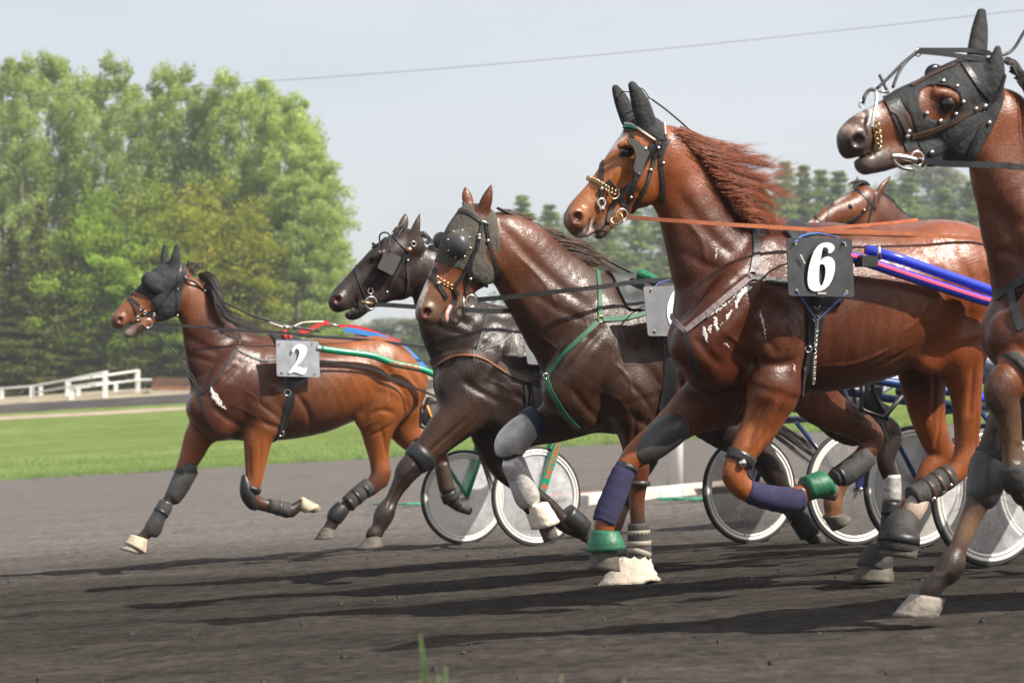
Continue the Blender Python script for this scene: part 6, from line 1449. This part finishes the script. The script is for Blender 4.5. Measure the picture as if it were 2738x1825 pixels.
D.hair('mane', M_MANE_RED, guides(D, 'Z8', gm, 2400, 34, .026, curl=1.4, seed=10, locks=150) + guides(D, 'Z8', [[(p[0][0] - 25, p[0][1] + 10, p[0][2] + .01), (p[1][0] - 40, p[1][1] + 20, p[1][2] + .02), (p[2][0] - 90, p[2][1] + 30, p[2][2] + .02)] for p in gm], 1500, 24, .016, seed=11), .0030, .12)
D.hair('tail', M_MANE_RED, guides(D, 'Z3', [[(2150, 800, 0), (2230, 900, 0), (2280, 1100, 0), (2320, 1300, 0)], [(2150, 820, .03), (2250, 920, .03), (2320, 1080, .03), (2380, 1260, .02)]], 260, 20, .03, seed=12), .007)

# ------------------------------------------------------------------ hooded bay at the right edge
th = np.linspace(0, 2 * math.pi, 24, endpoint=False)
hp = E.poly('Z5', [(922, 690), (1040, 590), (1130, 500), (1370, 400), (1430, 20), (1770, 20), (1760, 430), (1750, 560), (1715, 720), (1620, 940), (1540, 1130), (1490, 1280), (1180, 1290), (1110, 1120), (1040, 960), (960, 780)], .07)
V, Q = E.band(hp, .008, None, E.poly('Z5', [(1240 + 128 * math.cos(a) + 12 * math.sin(a), 760 + 135 * math.sin(a)) for a in th], .1)); mesh_obj('hood', E.world(V), Q, m_cloth, E.root)
for x, y in [(1238, 605), (1342, 645), (1388, 763), (1330, 853), (1215, 905), (1113, 848), (1175, 505), (1245, 450)]: E.stud('rivet', 'Z5', x, y, .0085, m_steel, .010)
E.eye('Z5', 1272, 780, .030, .25)
for pts, wd, of, m_ in [([(830, 690), (880, 800), (940, 940), (985, 1060), (1005, 1120)], .055, .004, m_black), ([(1550, 785), (1440, 840), (1300, 920), (1150, 985), (1000, 1030)], .018, .011, m_brown), ([(1560, 860), (1440, 970), (1330, 1060), (1230, 1110), (1130, 1160)], .020, .011, m_black), ([(855, 820), (900, 850), (940, 920), (985, 1020)], .020, .010, m_brown),
                    ([(1560, 880), (1500, 1000), (1440, 1130), (1420, 1200)], .020, .011, m_black), ([(1390, 470), (1450, 560), (1520, 660), (1600, 740)], .022, .011, m_black), ([(1000, 640), (1150, 560), (1330, 480)], .014, .011, m_brown), ([(1700, 560), (1660, 680), (1600, 760), (1560, 800)], .020, .011, m_black)]:
    E.strap('bridle_strap', 'Z5', pts, wd, m_, off=of)
for x, y in [(980, 985), (1550, 795), (1580, 920), (1150, 1140), (1480, 815), (970, 1020)]: E.stud('buckle', 'Z5', x, y, .010, m_steel, .016)
chain_links(E, 'curb_chain', 'Z5', [(735, 940), (745, 1010), (750, 1060), (745, 1110)], .012, m_brass, .010, 9)
E.ringlet('bit_ring', 'Z5', 1042, 1188, .026, .005, m_steel, w=.09); E.ringlet('bit_ring', 'Z5', 1055, 1235, .024, .004, m_steel, w=.09, tilt=.6)
E.rope('bit', 'Z5', [(850, 1170, .09), (930, 1175, .095), (1040, 1200, .1)], .012, m_steel); E.rope('bit', 'Z5', [(860, 1180, .09), (880, 1220, .09), (930, 1255, .09), (1010, 1270, .09)], .007, m_steel)
E.rope('rein', 'Z5', [(1090, 1205, .11), (1250, 1225, .16), (1480, 1232, .22), (1700, 1240, .25), (1842, 1252, .27), (2600, 1300, .3)], .003, m_black, flat=.022)
E.rope('bit_bar', 'Z5', [(635, 775, .02), (650, 720, .02), (690, 672, .0), (740, 680, .0)], .007, m_black); E.rope('bit_bar', 'Z5', [(735, 680, .03), (735, 770, .05), (712, 880, .07), (705, 960, .075)], .007, m_steel); E.rope('bit_bar', 'Z5', [(735, 680, .03), (830, 690, .04)], .006, m_steel, sub=1)
E.ringlet('check_ring', 'Z5', 625, 780, .011, .003, m_steel, w=.02)
E.rope('overcheck', 'Z5', [(740, 665, 0), (830, 580, 0), (930, 480, 0), (1035, 392, 0)], .006, m_black); E.rope('overcheck', 'Z5', [(860, 655, .02), (900, 550, .01), (960, 460, 0), (1035, 395, 0)], .006, m_black)
E.rope('overcheck', 'Z5', [(1045, 376, -.01), (1250, 376, -.02), (1450, 378, -.03), (1590, 400, 0)], .003, m_black, flat=.017); E.rope('overcheck', 'Z5', [(1045, 385, .01), (1250, 405, .04), (1450, 435, .06), (1580, 450, .07)], .003, m_black, flat=.017)
E.rope('overcheck', 'Z5', [(1590, 402, 0), (1680, 412, 0), (1760, 370, 0), (1842, 240, 0), (1920, 120, 0)], .006, m_black); E.ringlet('check_ring', 'Z5', 1048, 395, .013, .003, m_steel, w=0)
E.rope('nose_tab', 'Z5', [(760, 560, -.02), (790, 620, -.01), (815, 675, .0)], .006, m_brown)
boot(E, 'Z4', [(2185, 590, 80), (2175, 640, 98), (2160, 740, 98), (2135, 820, 78), (2125, 850, 44)], -.15, m_shell, 'knee_boot'); E.loft('knee_strap', 'Z4', [(2208, 585, 104), (2196, 622, 100)], m_neo, -.15, .9, sub=3)
E.loft('knee_strap', 'Z4', [(2335, 160, 122), (2300, 190, 118)], m_neo, .15, .85, sub=3)
boot(E, 'Z4', [(2290, 640, 76), (2308, 700, 84), (2330, 750, 74)], .15, m_neo, 'fetlock_boot')
E.hair('mane', M_MANE_BLACK, guides(E, 'Z5', [[(1690, 420, 0), (1740, 430, .0), (1800, 520, .03), (1850, 660, .06)], [(1760, 520, .0), (1830, 560, .04), (1880, 700, .08), (1900, 850, .1)], [(1850, 650, .03), (1920, 760, .08), (1990, 980, .1), (2050, 1150, .1)]], 380, 22, .02, seed=13), .006)
for pts in [[(2080, 960), (2100, 1060), (2130, 1160)], [(2200, 900), (2080, 965), (2010, 1010)]]: E.strap('breast_strap', 'Z3', pts, .03, m_black, off=.005)

# ------------------------------------------------------------------ small far horse
for pts, wd in [([(1335, 522), (1380, 522), (1420, 555), (1470, 612)], .022), ([(1275, 575), (1255, 630), (1245, 690)], .016), ([(1440, 560), (1425, 620), (1360, 660), (1310, 690)], .018), ([(1190, 645), (1230, 670), (1240, 690)], .016), ([(1470, 540), (1450, 620), (1430, 690)], .02)]:
    Fh.strap('bridle_strap', 'Z3', pts, wd, m_black, off=.004)
Fh.eye('Z3', 1352, 600, .022); Fh.stud('buckle', 'Z3', 1415, 617, .012, m_brass, .010)
Fh.rope('rein', 'Z3', [(1500, 690, .2), (1600, 668, .15), (1660, 658, .1)], .004, m_rein)
Fh.hair('forelock', M_MANE_BLACK, guides(Fh, 'Z3', [[(1400, 500, -.02), (1370, 490, .0), (1340, 515, .03)], [(1450, 500, 0), (1430, 480, .03), (1380, 500, .06)]], 120, 8, .01, seed=14), .008)
Fh.hair('mane', M_MANE_BLACK, guides(Fh, 'Z3', [[(1490, 540, 0), (1530, 570, .03), (1560, 640, .06)], [(1520, 580, 0), (1570, 610, .03), (1620, 680, .06)], [(1560, 640, 0), (1620, 660, .03), (1680, 720, .05)]], 240, 10, .02, seed=15), .008)
# ------------------------------------------------------------------ sulkies and drivers
def disc_mat(name, col, alpha, rough=.25):
    m, nt, p = nodes(name); tc = nt.nodes.new('ShaderNodeTexCoord').outputs['Object']
    n = nnoise(nt, tc, 9, 5, .65); c = nramp(nt, n, [(.3, tuple(x * .65 for x in col)), (.7, col)])
    nt.links.new(c, p.inputs['Base Color']); p.inputs['Roughness'].default_value = rough
    a = nrange(nt, n, .3, .7, max(0, alpha - .12), min(1, alpha + .12)); nt.links.new(a, p.inputs['Alpha']); return m
m_clear = disc_mat('clear_disc', (.80, .81, .84), .46, .12); m_smoke = disc_mat('smoked_disc', (.22, .21, .20), .72); m_whitedisc = disc_mat('white_disc', (.50, .48, .45), .95, .4)
m_tyre = mat('tyre_rubber', (.022, .022, .023), .7, var=.3, vscale=20); m_rim = mat('rim_alloy', (.74, .71, .65), .35, .15)
m_sgreen = mat('green_enamel', (.008, .260, .125), .22, coat=.3); m_sblue = mat('blue_enamel', (.028, .055, .560), .22, coat=.3); m_mag = mat('magenta_stripe', (.70, .06, .16), .3)
m_dkblue = mat('dark_blue_enamel', (.012, .018, .10), .3, coat=.2); m_seat = mat('seat_vinyl', (.03, .03, .033), .5); m_lred = mat('letter_red', (.62, .055, .035), .5); m_lorange = mat('orange_band', (.75, .30, .05), .5)
Zup = np.array([0, 0, 1.])

def sulky(H, z, hub_near, colour, disc, label, shaft, R=.362, W=.60, fork=None, floor=True):
    """race bike behind a horse: wheels at +-W, hub height from the ground under it"""
    u0 = H.loc(*T(z, *hub_near), W)[0][0]
    zc = {}
    for sg in (1, -1):
        P = H.world(np.array([u0, sg * W, 0.]))[0]; zc[sg] = float(gz(P[0], P[1])) + R - .006
    zm = (zc[1] + zc[-1]) / 2; c0 = H.world(np.array([u0, 0, 0]))[0]; c0[2] = zm - R
    root = empty('sulky', c0, label, 'sulky', 'sulkies in the race')
    X = lambda u, w, zz: H.world(np.array([u, w, zz]))[0]
    axx, axn = H.U, H.N
    for sg in (1, -1):
        c = X(u0, sg * W, zc[sg]); mb = MB()
        mb.tube([c - axn * .05, c + axn * .05], .026, 14)
        for k in range(18):
            a = 2 * math.pi * k / 18; d_ = axx * math.cos(a) + Zup * math.sin(a); mb.tube([c + axn * .02 * (1 if k % 2 else -1) + d_ * .02, c + d_ * (R - .05)], .0016, 4)
        wh = mb.build('wheel', m_steel, root)
        mb = MB(); mb.ring(c, axx, Zup, R - .013, .0135, 72, 10); mb.build('tyre', m_tyre, wh)
        for off in (1, -1):
            V = []; n = 64; prof = [(R - .022, .010), (R - .024, .017), (R - .038, .019), (R - .040, .014), (R - .047, .014), (R - .049, .017), (R - .062, .017), (R - .064, .010)]
            for k in range(n):
                a = 2 * math.pi * k / n; d_ = axx * math.cos(a) + Zup * math.sin(a)
                V += [c + d_ * r_ + axn * off * w_ for r_, w_ in prof]
            q = len(prof); Fq = [(k * q + i, k * q + i + 1, ((k + 1) % n) * q + i + 1, ((k + 1) % n) * q + i) for k in range(n) for i in range(q - 1)]
            mesh_obj('rim', V, Fq, m_rim, wh)
        V = []; n = 64; prof = [(.028, .045), (R * .5, .028), (R - .064, .010)]
        for k in range(n):
            a = 2 * math.pi * k / n; d_ = axx * math.cos(a) + Zup * math.sin(a); V += [c + d_ * r_ + axn * w_ for r_, w_ in prof]
        mesh_obj('disc', V, [(k * 3 + i, k * 3 + i + 1, ((k + 1) % n) * 3 + i + 1, ((k + 1) % n) * 3 + i) for k in range(n) for i in range(2)], disc, wh)
        # fork: flat blade outside the wheel and brace inside
        top = X(u0 + .17, sg * (W + .055), zc[sg] + .44); hub = X(u0, sg * (W + .055), zc[sg] - .01); t = top - hub; L_ = np.linalg.norm(t); t /= L_; b = np.cross(t, axn)
        mb = MB(); mb.box((top + hub) / 2, t * L_ / 2, b * .030, axn * .012); fk = mb.build('fork', colour, root, False)
        bv = fk.modifiers.new('bevel', 'BEVEL'); bv.width = .006; bv.segments = 2
        hub2 = X(u0, sg * (W - .06), zc[sg]); mb = MB(); mb.tube([hub2, X(u0 + .17, sg * (W - .06), zc[sg] + .44)], .016, 8); mb.build('brace', colour, root)
        mb = MB(); mb.tube([hub2, X(u0 - .32, sg * (W - .16), zc[sg] + .40)], .014, 8); mb.build('brace', colour, root)
        mb = MB(); mb.ball(hub + axn * sg * .014, .014, 10, 6); mb.build('hub_bolt', m_steel, root)
        # shaft
        P = [H.loc(*T(shaft[0], x, y), w * 1.0)[0] for x, y, w in shaft[1]]
        P = [np.array([p[0], sg * p[1], p[2]]) for p in P] + [np.array([u0 - .30, sg * .44, zm + .50]), np.array([u0 + .17, sg * .50, zm + .47])]
        C = H.world(catmull(np.array(P), 6)); mb = MB(); mb.tube(C, .0245, 12); sh = mb.build('shaft', colour, root)
        if sg == 1: root_shaft = (sh, C)
    mb = MB(); mb.tube([X(u0 + .17, -W - .06, zc[-1] + .45), X(u0 + .17, W + .06, zc[1] + .45)], .026, 10); mb.build('crossbar', colour, root)
    mb = MB(); mb.tube([X(u0 + .17, .0, zm + .45), X(u0 + .30, 0, zm + .50)], .02, 8); mb.build('seat_post', colour, root)
    sp = catmull(np.array([[u0 + .10, 0, zm + .535], [u0 + .25, 0, zm + .51], [u0 + .42, 0, zm + .53], [u0 + .50, 0, zm + .60]]), 4); V = []
    for p in sp:
        for w_ in np.linspace(-.19, .19, 9): V.append(X(p[0], w_, p[2] - .03 * math.cos(w_ / .19 * 1.5)))
    o = mesh_obj('seat', V, [(i * 9 + k, i * 9 + k + 1, i * 9 + k + 10, i * 9 + k + 9) for i in range(len(sp) - 1) for k in range(8)], m_seat, root); sm = o.modifiers.new('solid', 'SOLIDIFY'); sm.thickness = .03
    return dict(root=root, u0=u0, zm=zm, X=X, shaft=root_shaft, W=W, zc=zc)

def text_on_tube(txt, C, r, H, start, size, m, parent, flip=False):
    """lettering wrapped on the visible side of a tube path C, from arc length start"""
    cu = bpy.data.curves.new('lettering', 'FONT'); cu.body = txt; cu.size = 1.0; cu.offset = 0.018; cu.resolution_u = 2
    o = bpy.data.objects.new('lettering_source', cu); COL.objects.link(o); bpy.context.view_layer.update()
    me = bpy.data.meshes.new_from_object(o.evaluated_get(bpy.context.evaluated_depsgraph_get())); bpy.data.objects.remove(o)
    co = np.array([v.co for v in me.vertices])[:, :2] * size; polys = [tuple(p.vertices) for p in me.polygons]; bpy.data.meshes.remove(me)
    seg = np.linalg.norm(np.diff(C, axis=0), axis=1); S = np.concatenate([[0], np.cumsum(seg)]); V = []
    for x, y in co:
        s_ = start + x; p = np.array([np.interp(s_, S, C[:, k]) for k in range(3)]); q = np.array([np.interp(s_ + .02, S, C[:, k]) for k in range(3)])
        t = q - p; t /= np.linalg.norm(t) + 1e-9; out = H.N - t * (H.N @ t); out /= np.linalg.norm(out); up = np.cross(t, out); up = up if up[2] > 0 else -up
        a = (y - size * .35) / r; V.append(p + (r + .0015) * (math.cos(a) * out + math.sin(a) * up))
    return mesh_obj('lettering', V, polys, m, parent, False)
def text_on_plane(txt, org, ex, ey, size, m, parent):
    cu = bpy.data.curves.new('lettering', 'FONT'); cu.body = txt; cu.size = 1.0; cu.offset = 0.02; cu.resolution_u = 2
    o = bpy.data.objects.new('lettering_source', cu); COL.objects.link(o); bpy.context.view_layer.update()
    me = bpy.data.meshes.new_from_object(o.evaluated_get(bpy.context.evaluated_depsgraph_get())); bpy.data.objects.remove(o)
    V = [org + ex * v.co[0] * size + ey * v.co[1] * size for v in me.vertices]; polys = [tuple(p.vertices) for p in me.polygons]; bpy.data.meshes.remove(me)
    return mesh_obj('lettering', V, polys, m, parent, False)

SA = sulky(A, 'W5', (1327, 1013), m_sgreen, m_clear, 'green sulky with clear disc wheels behind the number 2 horse', ('W7', [(690, 522, .335), (1000, 562, .335), (1400, 615, .34), (1700, 722, .35), (2300, 905, .37)]))
sh, C = SA['shaft']
pa = A.P3('W1', 470, 600, .35); k = int(np.argmin(np.linalg.norm(C - pa, axis=1))); S = np.concatenate([[0], np.cumsum(np.linalg.norm(np.diff(C, axis=0), axis=1))])
text_on_tube('LE PROFESSEUR', C, .0245, A, S[k], .034, m_lred, sh)
top = SA['X'](SA['u0'] + .17, SA['W'] + .0685, SA['zc'][1] + .44); hub = SA['X'](SA['u0'], SA['W'] + .0685, SA['zc'][1] - .01); t = (top - hub) / np.linalg.norm(top - hub); b = np.cross(A.N, t)
text_on_plane('NETTORDS', hub + t * .15 + b * -.0 - np.cross(t, A.N) * -.018, t, -np.cross(t, A.N) * 1.0, .055, m_lred, SA['root'])
V = [hub + t * .085]; n = 22
for i in range(n):
    a = 2 * math.pi * i / n; r = .020 + .008 * math.cos(5 * a); V.append(hub + t * (.085 + r * math.cos(a)) + np.cross(t, A.N) * r * math.sin(a))
mesh_obj('leaf_emblem', V, [(0, 1 + i, 1 + (i + 1) % n) for i in range(n)], m_lred, SA['root'], False)
mb = MB(); mb.tube([C[0] - A.U * .03 + Zup * .002, C[0] + A.U * .01], .027, 12); mb.build('shaft_tip', m_steel, SA['root'])
SB = sulky(B, 'V', (1962, 1124), m_dkblue, m_smoke, 'dark blue sulky with smoked disc wheels behind the near-black horse', ('Z2', [(900, 660, .335), (1050, 690, .335), (1200, 740, .34), (1350, 800, .36)]))
SC = sulky(Cc, 'V', (2404, 1150), mat('steel_blue_enamel', (.012, .050, .17), .3), m_whitedisc, 'blue sulky with pale disc wheels behind the hooded dark bay', ('Z2', [(1380, 520, .335), (1550, 560, .335), (1750, 630, .34), (1950, 720, .36)]))
SD = sulky(D, 'S', (3080, 1400), m_sblue, m_clear, 'blue sulky with a red striped shaft behind the number 6 horse', ('Z3', [(1340, 824, .37), (1480, 870, .37), (1720, 950, .38), (1945, 1022, .39), (2250, 1118, .40)]))
sh, C = SD['shaft']; m2 = min(len(C) - 1, 20); V = []
S = np.concatenate([[0], np.cumsum(np.linalg.norm(np.diff(C, axis=0), axis=1))])
for i in range(m2 + 1):
    t = C[min(i + 1, len(C) - 1)] - C[max(i - 1, 0)]; t /= np.linalg.norm(t); out = D.N - t * (D.N @ t); out /= np.linalg.norm(out); up = np.cross(t, out); up = up if up[2] > 0 else -up
    for a in (-.16, .16, .48): V.append(C[i] + .0258 * (math.cos(a) * out + math.sin(a) * up))
mesh_obj('shaft_stripe', V, [(3 * i + k, 3 * i + k + 1, 3 * i + 4 + k, 3 * i + 3 + k) for i in range(m2) for k in range(2)], m_mag, sh)
P = [D.P3('Z3', 1428, 796, .37), D.P3('Z3', 1600, 846, .38), D.P3('Z3', 1945, 965, .39), D.P3('Z3', 2300, 1092, .40)]; mb = MB(); mb.tube(P, .0235, 12); mb.build('shaft_brace', m_sblue, SD['root'])
mb = MB(); c = D.P3('Z3', 1425, 850, .40); mb.box(c, D.U * .042, D.N * .03, Zup * .024); mb.build('shaft_clamp', m_black, SD['root'], False)
mb = MB(); c = D.P3('Z3', 1484, 812, .42); mb.tube([c - Zup * .03, c + Zup * .035], [.012, .006], 10); mb.build('clamp_lever', m_steel, SD['root'])

def driver(H, S, foot, label, silks, trousers, boots, helmet, piping=None):
    """seated driver leaning back, feet forward on the rests, hands on the reins"""
    u0, zm = S['u0'], S['zm']; fu, fz = foot
    cr = Creature((CX, YH), 10, 0, .011); cr.O, cr.U, cr.N = H.O, H.U, H.N
    def ch(pts, k=.03, col=None, q=1.0): 
        P = np.array([[p[0], p[1], p[2], p[3], p[4] if len(p) > 4 else q] for p in pts]); cols = np.repeat(np.asarray(col, float)[None], len(P), 0)
        P2 = catmull(P, 4); cr.chains.append((P2, k, catmull(cols, 4), '+', 1.0))
    hx, hz = u0 + .27, zm + .64
    ch([(hx, 0, hz, .135, 1.15), (hx + .08, 0, hz + .20, .13, 1.25), (hx + .14, 0, hz + .40, .135, 1.35), (hx + .16, 0, hz + .50, .09, 1.6)], col=silks)
    ch([(hx + .16, 0, hz + .52, .06), (hx + .14, 0, hz + .62, .055)], col=(.42, .24, .17), k=.02)
    ch([(hx + .13, 0, hz + .70, .085, .85), (hx + .10, 0, hz + .66, .07, .85)], col=(.42, .24, .17), k=.02)
    ch([(hx + .035, 0, hz + .68, .018), (hx + .025, 0, hz + .66, .016)], col=(.42, .24, .17), k=.012)
    for sg in (1, -1):
        ku, kz = (hx + fu) / 2 - .02, max(hz, fz) + .13
        ch([(hx, .09 * sg, hz, .10), ((hx + ku) / 2, .15 * sg, (hz + kz) / 2 + .02, .085), (ku, .21 * sg, kz, .066)], col=trousers)
        ch([(ku, .21 * sg, kz, .066), ((ku + fu) / 2, .25 * sg, (kz + fz) / 2 + .03, .062), (fu, .28 * sg, fz, .042)], col=trousers)
        ch([(hx + .15, .19 * sg, hz + .44, .062), (hx - .02, .25 * sg, hz + .24, .052), (hx - .24, .16 * sg, hz + .26, .040)], col=silks)
        ch([(hx - .24, .16 * sg, hz + .26, .034), (hx - .31, .14 * sg, hz + .27, .036)], col=(.05, .05, .05), k=.015)
        for f in range(4): ch([(hx - .32, .14 * sg, hz + .295 - .018 * f, .011), (hx - .37, .13 * sg, hz + .29 - .018 * f, .010), (hx - .375, .10 * sg, hz + .285 - .018 * f, .009)], col=(.05, .05, .05), k=.005)
        ch([(hx - .30, .115 * sg, hz + .30, .012), (hx - .345, .10 * sg, hz + .31, .010)], col=(.05, .05, .05), k=.006)
    root = empty('person', H.world(np.array([hx, 0, zm]))[0], label, 'person', 'drivers on the sulkies')
    cr.solve(); V, Q, col = cr.mesh(silks, .012)
    m = bpy.data.materials.get('driver_cloth')
    if m is None:
        m, nt, p = nodes('driver_cloth'); a = nt.nodes.new('ShaderNodeAttribute'); a.attribute_name = 'coat'; nt.links.new(a.outputs['Color'], p.inputs['Base Color']); p.inputs['Roughness'].default_value = .7
        tc = nt.nodes.new('ShaderNodeTexCoord').outputs['Object']; nt.links.new(nbump(nt, nnoise(nt, tc, 14, 5, .6), .7, .03), p.inputs['Normal'])
    mesh_obj('body', H.world(V), Q, m, root, True, {'coat': col})
    mb = MB(); mb.ball(H.world(np.array([hx + .135, 0, hz + .735]))[0], .118, 18, 12, (1, .9, .95)); mb.build('helmet', helmet, root)
    for sg in (1, -1):
        P = np.array([[fu + .03, .28 * sg, fz + .10, .050], [fu + .01, .28 * sg, fz + .02, .055], [fu - .015, .28 * sg, fz - .04, .050], [fu + .03, .28 * sg, fz - .085, .042], [fu + .10, .28 * sg, fz - .11, .034]])
        C2 = catmull(P, 5); mb = MB(); mb.tube(H.world(C2[:, :3]), list(C2[:, 3]), 12); bo = mb.build('boot', boots, root)
        mb = MB(); mb.tube(H.world(np.array([[fu - .045, .335 * sg, fz + .05], [fu - .02, .34 * sg, fz - .02], [fu + .03, .335 * sg, fz - .09], [fu + .075, .32 * sg, fz - .15]])), .010, 8); mb.build('boot_piping', piping or m_black, bo)
    for sg in (1, -1):   # foot rests belong to the sulky
        mb = MB(); mb.tube(H.world(np.array([[fu - .06, .28 * sg, fz + .04], [fu - .07, .28 * sg, fz - .10], [fu + .02, .36 * sg, fz - .14], [fu + .1, .42 * sg, zm + .50]])), .014, 8); mb.build('foot_rest', m_black, S['root'])
    return root
fA = A.loc(*T('W8', 470, 1000), .28)[0]
driver(A, SA, (fA[0], fA[2]), 'driver whose grey trousered boot shows behind the number 2 horse', (.10, .02, .02), (.28, .25, .21), mat('boot_grey', (.09, .08, .07), .5, var=.3), mat('helmet_red', (.4, .03, .03), .3), m_lorange)
driver(B, SB, (SB['u0'] - .75, SB['zm'] + .55), 'driver seated behind the near-black horse, hidden by the chestnut', (.03, .05, .16), (.45, .45, .45), mat('boot_black', (.03, .03, .03), .5), mat('helmet_blue', (.03, .05, .25), .3))
fC = Cc.loc(*T('Z9', 290, 300), -.1)[0]
driver(Cc, SC, (fC[0], fC[2]), 'driver with pale blue trousers under the chestnut belly', (.45, .48, .60), (.50, .54, .66), mat('boot_black', (.03, .03, .03), .5), mat('helmet_white', (.7, .7, .72), .3))

# ------------------------------------------------------------------ hazy spring air
m_haze = bpy.data.materials.new('haze_air'); m_haze.use_nodes = True; nt = m_haze.node_tree; nt.nodes.clear()
ho = nt.nodes.new('ShaderNodeOutputMaterial'); hv = nt.nodes.new('ShaderNodeVolumePrincipled')
hv.inputs['Color'].default_value = (0.90, 0.94, 1.0, 1); hv.inputs['Density'].default_value = 0.0006; hv.inputs['Anisotropy'].default_value = 0.2
nt.links.new(hv.outputs[0], ho.inputs['Volume'])
mb = MB(); mb.box((0, 325, 12), (440, 0, 0), (0, 395, 0), (0, 0, 21)); hz = stuff(mb.build('haze', m_haze, None, False))

# cinders thrown up behind the hooves and wheels
rng = np.random.RandomState(12); mb = MB()
for (cx, cy, d, sx, sy, n) in [(2110, 1400, 13.6, 70, 40, 46), (1950, 1540, 11.8, 120, 12, 22), (1300, 1480, 14.5, 90, 20, 18), (2330, 1580, 11.6, 110, 10, 20), (900, 1470, 17.0, 70, 12, 12)]:
    for i in range(n):
        c = at(cx + rng.normal(0, sx), cy + rng.normal(0, sy), d + rng.normal(0, .3)); g = float(gz(c[0], c[1])); c[2] = max(c[2], g + .01)
        r = .002 + .004 * rng.rand() ** 3; b = len(mb.v); mb.ball(c, r, 5, 4, rng.uniform(.6, 1.5, 3))
stuff(mb.build('flying_cinders', MATS['clod']))
